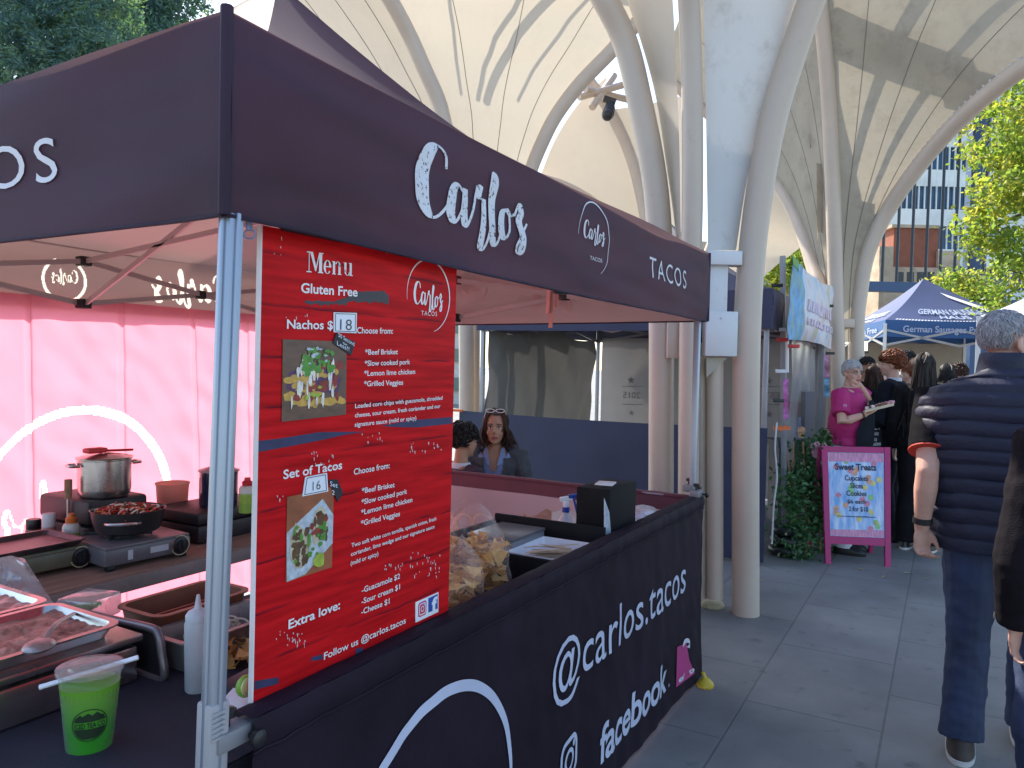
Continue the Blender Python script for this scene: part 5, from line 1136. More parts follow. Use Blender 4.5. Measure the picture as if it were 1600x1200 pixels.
# utensil, canisters and jars in front of the case
ut = tp(113, 862); t = thing('sharpening_steel', 'steel rod with cork brown handle standing upright before the black case', 'utensil', ut)
ku = depth(ut)/F_PX; ub = ut+V((-.03, 0, 0)); b = MB(); b.tube([ub, ub+V((0, 0, 82*ku))], .0055, 8); part('rod', b, STL, t)
b = MB(); b.tube([ub+V((0, 0, 82*ku)), ub+V((0, 0, 95*ku)), ub+V((0, 0, 112*ku))], [.012, .014, .0135], 12); part('handle', b, mat('cork', (.26, .13, .07), .7, var=.3, scale=60), t)
def canister(px, py, ph, lab, nozzle, body=(.24, .36, .05), zz=ZT, yy=None):
    p = PY(px, py, yy) if yy else tp(px, py, zz); h = PY(px, py-ph, yy).z-ZT if yy else 0; p.z = zz; k = depth(p)/F_PX; h = h or ph*k; r = 12.5*k; t = thing('gas_canister', lab, 'canister', p)
    b = MB(); b.lathe([(0, 0), (r, 0), (r, h*.28)], p, 24); b.mi = 1; b.lathe([(r, h*.28), (r, h*.55)], p, 24); b.mi = 2; b.lathe([(r, h*.55), (r, h*.68), (r*.8, h*.76), (r*.45, h*.79), (0, h*.79)], p, 24); part('can', b, [mat('can_green', body, .35), mat('can_lime', (.30, .42, .06), .35, var=.2, scale=60), mat('can_white', (.55, .5, .45), .35)], t)
    b = MB(); b.lathe([(r*.62, h*.76), (r*.66, h*.88), (r*.4, h*.92), (r*.36, h), (0, h)], p, 18); part('nozzle', b, nozzle, t)
canister(111, 846, 44, 'green and white gas canister with orange nozzle before the black case', mat('orange_cap', (.6, .13, .02), .4), yy=1.665)
def jar(px, py, pw, ph, lab, lidm, bodym, zz=ZT):
    p = PY(px, py, 1.665); h = PY(px, py-ph, 1.665).z-ZT; p.z = ZT; k = depth(p)/F_PX; r = pw*k/2; t = thing('jar', lab, 'jar', p)
    b = MB(); b.lathe([(0, 0), (r*.95, 0), (r, .004), (r, h*.58), (r*.9, h*.66)], p, 24); part('glass', b, bodym, t)
    b = MB(); b.lathe([(r*.92, h*.64), (r*.95, h*.65), (r*.95, h*.98), (r*.9, h), (0, h)], p, 24); part('lid', b, lidm, t)
jar(76, 846, 20, 44, 'small jar with tall white lid beside the orange nozzled canister', mat('white_lid', (.6, .56, .58), .45), mat('pink_salt', (.36, .17, .17), .3))
jar(52, 845, 22, 34, 'squat jar of brown spice with dark lid left of the white lidded jar', BPL, mat('brown_spice', (.20, .07, .045), .35))
# pale bucket, dark pot on a black box, canister at the right end
bq = tp(274, 832); kq = depth(bq)/F_PX; bk_ = thing('bucket', 'pale translucent plastic bucket beside the dark pot', 'bucket', bq+V((-.12, .06, 0)))
b = MB(); b0 = bq+V((-.09, .05, 0)); b.lathe([(0, 0), (.056, 0), (.068, 70*kq), (.072, 71*kq), (.072, 73*kq), (.067, 72*kq), (.053, .004), (0, .004)], b0, 28); part('body', b, mat('milky_pink_plastic', (.6, .42, .36), .4, trans=.6, tcol=(.85, .6, .5)), bk_)
px_ = tp(340, 846); bx2 = thing('cooker_case', 'long black case under the dark blue pot at the right end of the wooden table', 'case', px_+V((-.12, .1, 0)))
ql = tp(291, 850); bc = V((px_.x-.155, ql.y+.22, ZT)); kb = depth(bc)/F_PX; hb = 46*kb; b = MB(); b.box(bc+V((0, 0, hb*.3)), (.30, .42, hb*.6-.003), bev=.012); part('base', b, CASE, bx2); b = MB(); b.box(bc+V((0, 0, hb*.8)), (.305, .425, hb*.4-.003), bev=.012); part('lid', b, CASE, bx2)
dp = thing('pot', 'dark blue enamel pot with glass lid on the long black case', 'pot', bc+V((.0, -.08, hb)))
dc = bc+V((.06, -.04, hb)); b = MB(); rz = .078; hz = 52*kb; b.lathe([(0, 0), (rz*.95, 0), (rz, .006), (rz, hz), (rz+.004, hz+.002)], dc, 30); part('body', b, mat('blue_enamel', (.02, .022, .05), .2, coat=.5), dp)
b = MB(); b.lathe([(rz+.006, hz+.002), (rz+.006, hz+.006), (rz*.6, hz+.018), (.012, hz+.024), (.01, hz+.036), (0, hz+.038)], dc, 30); part('lid', b, mat('pale_lid', (.45, .3, .32), .25, trans=.3), dp)
canister(386, 800, 54, 'green gas canister with red cap standing on the long black case by the menu board', REDP, (.18, .26, .05), ZT+hb)

# ---------------------------------------------------------------- things on the counter behind the banner
crt = thing('crate', 'open black wooden crate with trays behind the banner', 'crate', (-1.38, 2.54, ZS))
x0, x1, y0, y1, zc = -1.64, -1.14, 2.33, 2.76, .932
CRB = mat('black_painted_wood', (.010, .009, .010), .75, spec=.2, var=.3, scale=12, bump=.15, bscale=60, dirt=(.12, .08, .07), dscale=25, damt=.7, dlo=.66, dhi=.72)
b = MB()
for c_, s_ in ((((x0+x1)/2, y0, (ZS+zc)/2), (x1-x0, .016, zc-ZS)), (((x0+x1)/2, y1, (ZS+zc)/2+.02), (x1-x0, .016, zc-ZS+.04)), ((x0, (y0+y1)/2, (ZS+zc)/2+.008), (.016, y1-y0-.018, zc-ZS+.016)), ((x1, (y0+y1)/2, (ZS+zc)/2), (.016, y1-y0-.018, zc-ZS)), (((x0+x1)/2, (y0+y1)/2, ZS+.006), (x1-x0-.02, y1-y0-.02, .01))): b.box(c_, s_, bev=.002)
part('box', b, CRB, crt)
tr = thing('tray', 'white cardboard tray of wooden forks at the near end of the black crate', 'tray', (-1.25, 2.5, .88))
b = MB(); hollow(b, -1.38, -1.16, 2.40, 2.70, .885, .918, lip=.002, rad=.004, t=.002); part('tray', b, mat('white_board', (.72, .72, .74), .6), tr)
b = MB(); rnd = random.Random(5)
for k in range(22):
    c = V((-1.27+rnd.gauss(0, .02), 2.53+rnd.gauss(0, .03), .892+k*.0016)); a = .5+rnd.gauss(0, .12); d = V((math.cos(a), math.sin(a), rnd.gauss(0, .05))); s_ = V((-d.y, d.x, 0)); b.bar(c-d*.06, c+d*.025, .009, .0016)
    for q_ in (-1, 0, 1): b.bar(c+d*.025+s_*q_*.004, c+d*.065+s_*q_*.0055, .0026, .0016)
q = part('forks', b, mat('birch', (.55, .42, .28), .7), tr); q['kind'] = 'stuff'
bg_ = thing('dispenser', 'grey plastic napkin dispenser inside the black crate', 'dispenser', (-1.48, 2.6, ZS))
b = MB(); b.box((-1.48, 2.58, .875), (.20, .26, .13), bev=.006); part('body', b, mat('smoked_plastic', (.20, .20, .22), .3), bg_); b = MB(); b.box((-1.48, 2.58, .945), (.205, .265, .012), bev=.003); part('lid', b, mat('smoked_lid', (.10, .10, .11), .3), bg_)
b = MB(); b.grid(lambda u, v: W(lerp(818, 862, u), lerp(818, 800, v)+6*math.sin(u*5), 3.2+.04*math.sin(u*7+v*5)+.05*v), 14, 8); single('wrapping_paper', 'crumpled peach paper sticking up out of the black crate', 'paper', b, mat('peach_paper', (.62, .36, .28), .6, trans=.3), smooth=70)
ub_ = thing('crate', 'upright black scuffed wooden box with a white sticker on top', 'crate', (-1.2, 2.98, ZS))
zt2 = 1.105; b = MB(); b.box((-1.235, 3.0, (ZS+zt2)/2), (.15, .30, zt2-ZS), bev=.006); part('box', b, CRB, ub_)
b = MB(); b.plate([PX(x, y, -1.159) for x, y in ((944, 778), (952, 800), (956, 850), (948, 868), (944, 820))][::-1], .001, NX)
part('paint_scuff', b, mat('pale_scuff', (.42, .45, .5), .7, var=.3, scale=40), ub_)
b = MB(); b.box((-1.235, 2.98, zt2+.004), (.075, .09, .007), rot=.2, bev=.002); single('label_card', 'white card lying on top of the upright black box', 'card', b, mat('card_white', (.7, .66, .64), .6))
spb = thing('spray_bottle', 'spray bottle with blue and white trigger behind the upright black box', 'spray bottle', (-1.7, 3.4, ZS))
s0 = W(884, 800, 3.62); b = MB(); bz = ZS; b.lathe([(0, 0), (.035, 0), (.036, .01), (.036, (s0.z-bz)*.6), (.014, (s0.z-bz)*.95), (.014, s0.z-bz)], V((s0.x, s0.y, bz)), 20); part('bottle', b, mat('milky_cap', (.66, .7, .74)), spb)
b = MB(); b.lathe([(.018, 0), (.018, .022), (.014, .024)], s0, 16); part('collar', b, mat('trigger_blue', (.01, .05, .30), .4), spb)
b = MB(); h0 = s0+V((0, 0, .024)); b.box(h0+V((0, 0, .014)), (.022, .03, .03), bev=.004); b.bar(h0+RT*-.03+V((0, 0, .035)), h0+RT*.03+V((0, 0, .045)), .02, .022, bev=.004); part('head', b, mat('trigger_white', (.75, .78, .82), .4), spb)
b = MB(); b.bar(h0+RT*.01+V((0, 0, .05)), h0+RT*.065+V((0, 0, .055)), .022, .02, bev=.004); b.tube(catmull([h0+RT*.035+V((0, 0, .045)), h0+RT*.045+V((0, 0, .01)), h0+RT*.055+V((0, 0, -.03))], 4), .006, 8); part('trigger', b, mat('trigger_blue', (.01, .05, .30)), spb)
# clear bags of chips
FILM = clear_mat('chip_bag_film', tint=(1, .97, .94), amt=.95, rough=.12, bump=.9, bscale=22, milky=.12, edge=.25)
def chip_bag(lab, c, rx, ry, h, sd, fill, tops, nch):
    t = thing('chip_bag', lab, 'bag', (c.x, c.y, ZS)); c = V((c.x, c.y, ZS+.005))
    b = MB(); chips(b, c, (rx*.86, ry*.86, h*fill), nch, sd, .050, lambda p: ((p.x-c.x)/rx)**2+((p.y-c.y)/ry)**2 < .8); q = part('chips', b, CHIP, t); q['kind'] = 'stuff'
    b = MB()
    def f(u, v):
        a = 2*math.pi*u; k = 1.0 if v < fill else lerp(1, .55, (v-fill)/(1-fill)); wob = 1+.10*noise.noise(V((math.cos(a)*2+sd, math.sin(a)*2, v*5)))+.05*noise.noise(V((math.cos(a)*6, math.sin(a)*6+sd, v*11)))
        hh = h*(1+tops*math.cos(a*2+sd)) if v > .5 else h
        e = .35+.65*min(1, v*8) if v < .12 else 1
        return c+V((rx*k*wob*e*math.cos(a), ry*k*wob*e*math.sin(a), hh*v))
    b.grid(f, 44, 22); part('film', b, FILM, t, smooth=70)
cA = PX(765, 860, -1.36); cB_ = PX(690, 930, -1.30)
chip_bag('tall open clear bag of corn chips next to the black crate', V((-1.36, 2.14, 0)), .13, .12, .31, 1.7, .66, .10, 420)
chip_bag('wide clear bag of orange corn chips right beside the menu board', V((-1.30, 1.83, 0)), .15, .15, .26, 5.2, .70, .12, 520)
rl = thing('plastic_bag', 'crumpled empty clear bag on the far end of the counter by the leg', 'bag', V((-1.3, 3.5, ZS)))
b = MB(); c = W(1003, 806, 3.55); b.grid(lambda u, v: c+V((.08*math.cos(u*6.28)*math.sin(v*3.14)*(1+.4*noise.noise(V((u*6, v*6, 1)))), .11*math.sin(u*6.28)*math.sin(v*3.14)*(1+.4*noise.noise(V((u*6, v*6, 4)))), .06*math.cos(v*3.14)-.01)), 26, 14); part('film', b, clear_mat('bag_film'), rl, smooth=70)
# ---------------------------------------------------------------- navy stall behind
NVY = mat('navy_canvas', (.035, .040, .085), .65, var=.15, scale=2, bump=.1, bscale=120, back=(.10, .10, .12), trans=.05)
NVW = mat('navy_skirt', (.022, .032, .072), .6, var=.15, scale=2, bump=.15, bscale=60)
GRYC = mat('grey_curtain', (.17, .165, .155), .75, var=.12, scale=2, trans=.12)
GRYW = mat('pale_grey_canvas', (.36, .34, .33), .75, var=.08, scale=2, trans=.12)
xN0, xN1, yN0, yN1 = -4.1, -1.25, 6.45, 9.45
nv = thing('gazebo', 'navy gazebo with grey inside walls behind the taco stall', 'gazebo', (-2.67, 7.95, 0))
zn0, zn1 = 1.94, 2.27
cn = [V((xN0, yN0, 0)), V((xN1, yN0, 0)), V((xN1, yN1, 0)), V((xN0, yN1, 0))]
for i in range(4):
    A_, B_ = cn[i], cn[(i+1) % 4]; b = MB(); nn = (B_-A_).cross(V((0, 0, 1))).normalized()
    b.grid(lambda u, v: lerp(A_, B_, u)+nn*(.015*noise.noise(V((u*4+i, v*2, 1))))+V((0, 0, lerp(zn0-.012*math.sin(math.pi*u), zn1-.015*math.sin(math.pi*u), v))), 40, 8); part('valance', b, NVY, nv, smooth=60)
b = MB(); pk_ = V(((xN0+xN1)/2, (yN0+yN1)/2, 3.2))
for i in range(4):
    A_, B_ = cn[i]+V((0, 0, zn1)), cn[(i+1) % 4]+V((0, 0, zn1)); b.grid(lambda u, v: lerp(lerp(A_, B_, u), pk_, v)+V((0, 0, -.5*v*(1-v)-.015*math.sin(math.pi*u)*(1-v))), 16, 14)
part('roof', b, NVY, nv)
for p in cn:
    q = V((p.x+(.05 if p.x < -2 else -.05), p.y+(.05 if p.y < 8 else -.05), 0)); b = MB(); b.bar(q, q+V((0, 0, 2.1)), .04, .04, up=V((0, 1, 0)), bev=.004); part('leg', b, mat('dull_alu', (.33, .33, .34), .45, metal=.6), nv)
for i in range(4):
    A_, B_ = cn[i], cn[(i+1) % 4]; M_ = (A_+B_)/2; ce = V((pk_.x, pk_.y, 0))
    A2 = lerp(A_, ce, .03); B2 = lerp(B_, ce, .03); M2 = lerp(M_, ce, .04)
    for a_, z0, z1 in ((A2, 2.15, 1.93), (A2, 1.93, 2.15), (B2, 2.15, 1.93), (B2, 1.93, 2.15)): b = MB(); b.bar(V((a_.x, a_.y, z0)), V((M2.x, M2.y, z1)), .015, .03); part('truss_bar', b, mat('dull_alu', (.33, .33, .34)), nv)
    b = MB(); b.box(V((M2.x, M2.y, 1.96)), (.08, .08, .07), bev=.006); part('truss_joint', b, BPL, nv)
# grey curtain on the left side, bunched along its rail
cu_ = thing('curtain', 'dark grey draped curtain on the left side of the navy gazebo', 'curtain', (xN0+.1, 7.9, .75))
def fcu(u, v):
    y = lerp(yN0+.02, yN1-.35, u); z = lerp(.78, 1.97-.05*math.sin(u*9), v)
    d = .09*noise.noise(V((u*5+v*1.5, v*.8, 2)))+.04*noise.noise(V((u*12-v*3, v*1.5, 7)))
    return V((xN0+.09+d, y, z))
b = MB(); b.grid(lambda u, v: fcu(1-u, v), 80, 40); part('fabric', b, GRYC, cu_, smooth=60)
wl_ = thing('sidewall', 'pale grey rear wall of the navy gazebo with faint mirrored 2015 print', 'sidewall', (-2.6, yN1, .1))
def fw_(x, z): return V((x, yN1-.03+.02*noise.noise(V((x*2, z, 4)))+.012*noise.noise(V((x*5, z*2, 4))), z))
b = MB(); b.grid(lambda u, v: fw_(lerp(xN1+.05, xN0+.10, u), lerp(.06, 1.98, v)), 50, 26); part('fabric', b, GRYW, wl_, smooth=60)
INKG = mat('faint_print', (.24, .225, .225), .8)
def faint(word, cx, cy, w_, h_):
    b = MB(); c = PY(cx, cy, yN1); hw_ = abs(PY(cx+w_/2, cy, yN1).x-c.x); hh = abs(PY(cx, cy-h_, yN1).z-c.z)
    v_, f_, wd = text2d(word, .01); b.add([fw_(c.x+(.5-x/wd)*2*hw_, c.z+y/CAPH*hh)+V((0, -.006, 0)) for x, y in v_], f_); return b
def star(mb, cx, cy, r):
    c = PY(cx, cy, yN1); rr = abs(PY(cx, cy-r, yN1).z-c.z); P = []
    for k in range(10): a = math.pi/2+k*math.pi/5; q = rr if k % 2 == 0 else rr*.42; P.append(fw_(c.x+q*math.cos(a), c.z+q*math.sin(a))+V((0, -.006, 0)))
    ce = fw_(c.x, c.z)+V((0, -.006, 0)); mb.add([ce]+P, [(0, 1+k, 1+(k+1) % 10) for k in range(10)])
b = faint('2015', 988, 622, 27, 10); part('lettering', b, INKG, wl_, smooth=0)
for s_ in ((987, 594, 6), (988, 645, 5)): b = MB(); star(b, *s_); part('star_print', b, INKG, wl_, smooth=0)
b = faint('EST', 1206, 622, 26, 10); part('lettering', b, INKG, wl_, smooth=0)
for s_ in ((1203, 595, 6), (1203, 647, 6)): b = MB(); star(b, *s_); part('star_print', b, INKG, wl_, smooth=0)
for yy in (604, 632):
    b = MB(); a_, c_ = PY(972, yy, yN1-.05), PY(1006, yy, yN1-.05); b.bar(a_, c_, .004, .008); a_, c_ = PY(1188, yy, yN1-.05), PY(1220, yy, yN1-.05); b.bar(a_, c_, .004, .008); part('rule_line', b, INKG, wl_)
# navy half wall at the front
hf = thing('half_wall', 'navy blue canvas half wall closing the front of the navy gazebo', 'half wall', (-2.6, yN0-.05, 0))
def fh(u, v):
    x = lerp(xN0-.15, xN1-.0, u); z = lerp(.03, 1.13-.04*math.sin(math.pi*u)*.5, v)
    return V((x, yN0-.06+.015*noise.noise(V((x*2.2, z*1.2, 8)))+.008*noise.noise(V((x*5+z*4, z*4, 8))), z))
b = MB(); b.grid(fh, 60, 26); part('fabric', b, NVW, hf, smooth=60)
ORG = mat('orange_clamp', (.6, .12, .02), .45)
b = MB(); c = fh(0.0, 1); b.bar(c+V((-.10, -.02, 0)), c+V((.05, -.02, 0)), .02, .025); part('clip', b, ORG, hf)
b = MB(); c = W(1218, 669, 6.45); b.bar(c+RT*-.05, c+RT*.09, .02, .03); b.bar(c+RT*.0+UP*-.02, c+RT*.05+UP*.02, .02, .02); part('clip', b, ORG, hf)

# ---------------------------------------------------------------- sweet treats stall
xS = -1.2
GPO = mat('grey_pole', (.26, .26, .27), .5, metal=.3)
ss = thing('stall_frame', 'grey tube frame of the sweet treats stall with its sidewall and clips', 'frame', G(1225, 868))
pA_, pB_ = G(1226, 866), PX(1283, 600, xS)
b = MB(); b.bar(pA_, W(1223, 400, 6.62), .045, .045, up=V((0, 1, 0)), bev=.004); part('pole', b, GPO, ss)
b = MB(); b.bar(V((xS, pB_.y, 0)), V((xS, pB_.y, 2.4)), .05, .05, up=V((0, 1, 0)), bev=.004); part('pole', b, GPO, ss)
b = MB(); b.bar(W(1230, 515, 6.55), W(1230, 582, 6.55), .02, .02); part('white_tube', b, STEELG, ss)
CLP = mat('clear_clip', (.6, .6, .62), .3)
for x, y, m_ in ((1219, 515, CLP), (1220, 580, CLP), (1214, 446, BPL), (1216, 626, BPL), (1295, 478, BPL), (1297, 552, BPL), (1222, 531, REDP), (1240, 541, REDP), (1266, 544, BPL)):
    b = MB(); d_ = 6.5 if x < 1245 else 8.3; c = W(x, y, d_); b.bar(c-RT*.045, c+RT*.05, .022, .03, bev=.004); b.bar(c-RT*.045+UP*.012, c+RT*.0, .02, .014); part('clip', b, m_, ss)
b = MB(); b.grid(lambda u, v: V((xS-.06+.04*noise.noise(V((u*4, v*2, 6))), lerp(pA_.y+.5, pB_.y-.1, u), lerp(.7, 1.9, v))), 24, 14); part('clear_sidewall', b, clear_mat('grey_film', tint=(.8, .8, .83), amt=.6, rough=.2, bump=.5, bscale=6), ss, smooth=60)
# painted banner tied between the poles
def pastel_mat():
    m, t, out = _new('pastel_banner'); L = t.links.new
    tc = N(t, 'TexCoord'); mp = N(t, 'Mapping'); mp.inputs['Scale'].default_value = (1, 1.3, 1.6); L(tc.outputs['Object'], mp.inputs[0])
    no = N(t, 'TexNoise'); no.inputs['Scale'].default_value = 2.6; no.inputs['Detail'].default_value = 5; L(mp.outputs[0], no.inputs['Vector'])
    rp = N(t, 'ValToRGB'); e = rp.color_ramp.elements; e[0].position = .30; e[0].color = (.30, .50, .62, 1); e[1].position = .70; e[1].color = (.5, .6, .3, 1)
    for pz_, c_ in ((.40, (.55, .62, .72)), (.47, (.68, .66, .70)), (.53, (.70, .64, .66)), (.60, (.62, .50, .52))): q = e.new(pz_); q.color = (*c_, 1)
    L(no.outputs[0], rp.inputs[0]); b = N(t, 'BsdfPrincipled'); b.inputs['Roughness'].default_value = .45; L(rp.outputs[0], b.inputs['Base Color']); L(b.outputs[0], out.inputs[0]); return m
bq1 = thing('banner', 'pastel painted fabric banner tied high on the sweet treats stall', 'banner', PX(1250, 540, xS))
def fbn(u, v):
    y = lerp(PX(1222, 460, xS).y, PX(1291, 500, xS).y, u)
    zt_b = lerp(PX(1222, 397, xS).z, PX(1291, 447, xS).z, u)-.05*math.sin(math.pi*u); zb_b = lerp(PX(1222, 531, xS).z, PX(1291, 546, xS).z, u)+.03*math.sin(math.pi*u)
    return V((xS+.06+.03*noise.noise(V((u*5+v, v*3, 2)))+.04*math.sin(math.pi*v)*math.sin(math.pi*u), y, lerp(zb_b, zt_b, v)))
b = MB(); b.grid(fbn, 40, 24); part('fabric', b, pastel_mat(), bq1, smooth=60)
b = MB(); b.grid(lambda u, v: fbn(lerp(0, .22, u), v)+V((.004, 0, 0)), 8, 24); part('edge_band', b, mat('sky_blue_paint', (.10, .32, .58), .5, var=.5, scale=9, dirt=(.30, .45, .1), dscale=3, damt=.7), bq1, smooth=60)
b = MB(); b.grid(lambda u, v: fbn(lerp(0, .14, u), lerp(.88, 1.02, v))+V((.008, 0, 0)), 6, 3); part('green_corner', b, mat('green_paint', (.12, .32, .04), .5), bq1)
rnd = random.Random(2)
def letter_marks(mb, v0, n, h_):
    for k in range(n):
        u = .27+.66*k/n; a = fbn(u, v0); c_ = fbn(u+rnd.uniform(-.01, .015), v0+h_); b = MB(); b.tube([a+V((.012, 0, 0)), lerp(a, c_, .5)+V((.012, .03*rnd.uniform(-1, 1), 0)), c_+V((.012, 0, 0))], .010, 5); part('painted_letter', b, mat('pale_letter', (.72, .60, .66), .5), bq1)
letter_marks(None, .42, 15, .17); letter_marks(None, .22, 11, .10)
# hanging ribbons on the poles
for i, (x, y0, y1, d_, c_) in enumerate(((1228, 592, 655, 6.5, (.45, .12, .32)), (1292, 555, 590, 8.2, (.45, .2, .3)), (1292, 590, 620, 8.2, (.18, .35, .5)))):
    b = MB(); b.grid(lambda u, v: W(lerp(x-4, x+4, u), lerp(y1, y0, v), d_+.03*math.sin(v*7)), 4, 14); single('ribbon', ['patterned pink and blue ribbon hanging on the near pole of the sweet treats stall', 'pink ribbon hanging on the far pole of the sweet treats stall', 'blue ribbon below the pink one on the far pole'][i], 'ribbon', b, mat('ribbon%d' % i, c_, .6, var=.6, scale=26), smooth=60)
# cups and items inside the stall
itm = thing('display_stand', 'clear acrylic display stand with pale boxes inside the sweet treats stall', 'display', W(1250, 700, 7.6))
b = MB(); fbox(b, 1234, 652, 1252, 690, 7.6, .15); part('box', b, mat('pale_blue_box', (.45, .5, .6), .5), itm)
b = MB(); fbox(b, 1232, 628, 1254, 652, 7.7, .1); part('card', b, mat('coral_card', (.42, .14, .12), .5), itm)
b = MB(); fbox(b, 1258, 612, 1272, 690, 7.5, .12); part('stand', b, mat('grey_stand', (.2, .2, .22), .4), itm)
b = MB(); fbox(b, 1216, 690, 1300, 700, 7.4, .4); fbox(b, 1216, 700, 1300, 820, 7.45, .3); part('counter', b, mat('counter_grey', (.12, .12, .13), .6), itm)
# weights stacked around the pole foot
for k in range(3):
    c = pA_+V((.02, -.02, .05+k*.085)); b = MB(); n = 28
    b.tube([c+V(((.115-.012*k)*math.cos(2*math.pi*i/n), (.115-.012*k)*math.sin(2*math.pi*i/n), 0)) for i in range(n+1)], .042, 12, caps=False)
    single('weight_ring', ['black rubber weight ring at the bottom of the pole foot stack', 'black rubber weight ring in the middle of the pole foot stack', 'black rubber weight ring on top of the pole foot stack'][k], 'weight', b, mat('rubber', (.012, .013, .017), .4), group='weights stacked around the stall pole')
# white rope and strap beside the navy skirt
b = MB(); b.tube(catmull(wp([(1214, 660, 6.4), (1211, 700, 6.4), (1214, 745, 6.4), (1209, 790, 6.4), (1206, 850, 6.4)]), 5), .007, 6); single('rope', 'white rope hanging down beside the navy half wall corner', 'rope', b, mat('rope', (.6, .6, .62), .7))
# greenery on its trellis
tr_ = thing('plant', 'bushy green leafy plant trained on a cane trellis at the sweet treats stall', 'plant', G(1265, 855))
b = MB(); pl = []
for (x, y, d_, r_) in ((1262, 720, 6.75, .17), (1270, 700, 6.85, .16), (1252, 745, 6.7, .15), (1270, 765, 6.75, .19), (1285, 790, 6.85, .20), (1285, 735, 6.9, .2), (1266, 810, 6.7, .17), (1275, 835, 6.75, .16), (1238, 790, 6.6, .07), (1244, 835, 6.55, .13), (1236, 762, 6.55, .10), (1290, 690, 7.0, .14), (1248, 860, 6.5, .09), (1280, 760, 6.8, .2)): pl.append((W(x, y, d_), (r_, r_, r_)))
LG = [leaf_mat('plant_leaf_a', (.05, .14, .045), (.1, .26, .05), .2), leaf_mat('plant_leaf_b', (.035, .10, .04), (.08, .2, .05), .2), leaf_mat('plant_leaf_c', (.09, .19, .08), (.15, .3, .1), .2)]
crown(b, pl, 4300, .034, 3, 77, long=1.5); part('foliage', b, LG, tr_, smooth=0)
b = MB()
for x0_, y0_, x1_, y1_ in ((1226, 680, 1252, 870), (1240, 690, 1236, 860), (1255, 690, 1262, 870), (1280, 690, 1282, 860), (1222, 700, 1245, 868)): b.tube([W(x0_, y0_, 6.75), W(x1_, y1_, 6.65)], .008, 6)
part('trellis', b, mat('cane', (.36, .2, .1), .7), tr_)
b = MB(); fl = [mat('petal', (.55, .28, .32), .6)]; rnd = random.Random(8)
for _ in range(12):
    c = W(rnd.uniform(1270, 1288), rnd.uniform(692, 712), 6.65)
    for k in range(5): a = k*1.256; b.ell(c+V((.016*math.cos(a), 0, .016*math.sin(a))), (.012, .006, .012), 6)
part('flowers', b, fl, tr_)['kind'] = 'stuff'
b = MB(); c = W(1252, 684, 6.8); b.lathe([(0, 0), (.026, 0), (.028, .05), (.036, .055), (.03, .085), (.012, .10), (0, .10)], c, 14); single('cupcake', 'small cupcake ornament peeking over the plant by the near pole', 'cupcake', b, mat('cupcake', (.5, .28, .15), .6, var=.4, scale=30))

# A-frame sign
MAG = mat('magenta_frame', (.42, .02, .14), .5, var=.12, scale=10, dirt=(.2, .02, .08), dscale=8, damt=.4)
af = thing('sign', 'magenta framed a-board reading sweet treats standing on the paving', 'sign', G(1340, 884))
f0, f1_ = G(1290, 881), G(1392, 886); dS = f0-f0
TL, TR = W(1284, 697, depth(f0)+.16), W(1391, 699, depth(f1_)+.16)
ux = (f1_-f0).normalized()
def af_pt(u, v): return lerp(lerp(f0, f1_, u), lerp(TL, TR, u), v)
nS = (f1_-f0).cross(TL-f0).normalized()
if nS.dot(CAM-f0) < 0: nS = -nS
def aq(mb, u0, v0, u1, v1, th=.03, off=0):
    q = [af_pt(u, v)+nS*off for u, v in ((u0, v0), (u1, v0), (u1, v1), (u0, v1))]; mb.plate(q, th, nS)
for u0, u1 in ((0, .085), (.915, 1)): b = MB(); aq(b, u0, 0, u1, 1, .035, .004); part('stile', b, MAG, af)
b = MB(); aq(b, .087, .95, .913, 1); part('rail', b, MAG, af); b = MB(); aq(b, .087, .17, .913, .235); part('rail', b, MAG, af)
def treats_mat():
    m, t, out = _new('treats_poster'); L = t.links.new
    tc = N(t, 'TexCoord'); mp = N(t, 'Mapping'); mp.inputs['Scale'].default_value = (9, 9, 1.2); L(tc.outputs['Object'], mp.inputs[0])
    no = N(t, 'TexNoise'); no.inputs['Scale'].default_value = 2.5; no.inputs['Detail'].default_value = 5; L(mp.outputs[0], no.inputs['Vector'])
    rp = N(t, 'ValToRGB'); e = rp.color_ramp.elements; e[0].position = .35; e[0].color = (.12, .33, .68, 1); e[1].position = .68; e[1].color = (.6, .7, .85, 1); L(no.outputs[0], rp.inputs[0])
    b = N(t, 'BsdfPrincipled'); b.inputs['Roughness'].default_value = .3; L(rp.outputs[0], b.inputs['Base Color']); L(b.outputs[0], out.inputs[0]); return m
b = MB(); aq(b, .087, .236, .913, .949, .012, -.008); po = part('poster', b, treats_mat(), af)
b = MB(); rnd = random.Random(6)
def blot(u, v, r, m, off=-.0068, n=12):
    b = MB(); P = []
    for k in range(n): a = 2*math.pi*k/n; q = r*(1+rnd.uniform(-.15, .15)); P.append(af_pt(u+q*math.cos(a)/.52*.52, v+q*math.sin(a)*.58)+nS*off)
    b.add(P, [tuple(range(n))]); return part('painted_dot', b, m, po, smooth=0)
PM = [mat('dot_%s' % n_, c_, .4, var=.25, scale=40) for n_, c_ in (('pink', (.6, .2, .3)), ('green', (.25, .5, .2)), ('yellow', (.62, .55, .2)), ('orange', (.65, .32, .2)))]
for i in range(28):
    blot(.15+.70*rnd.random(), .31+.58*((i*.618) % 1), .042, PM[i % 4], -.0068+.0002*(i % 7))
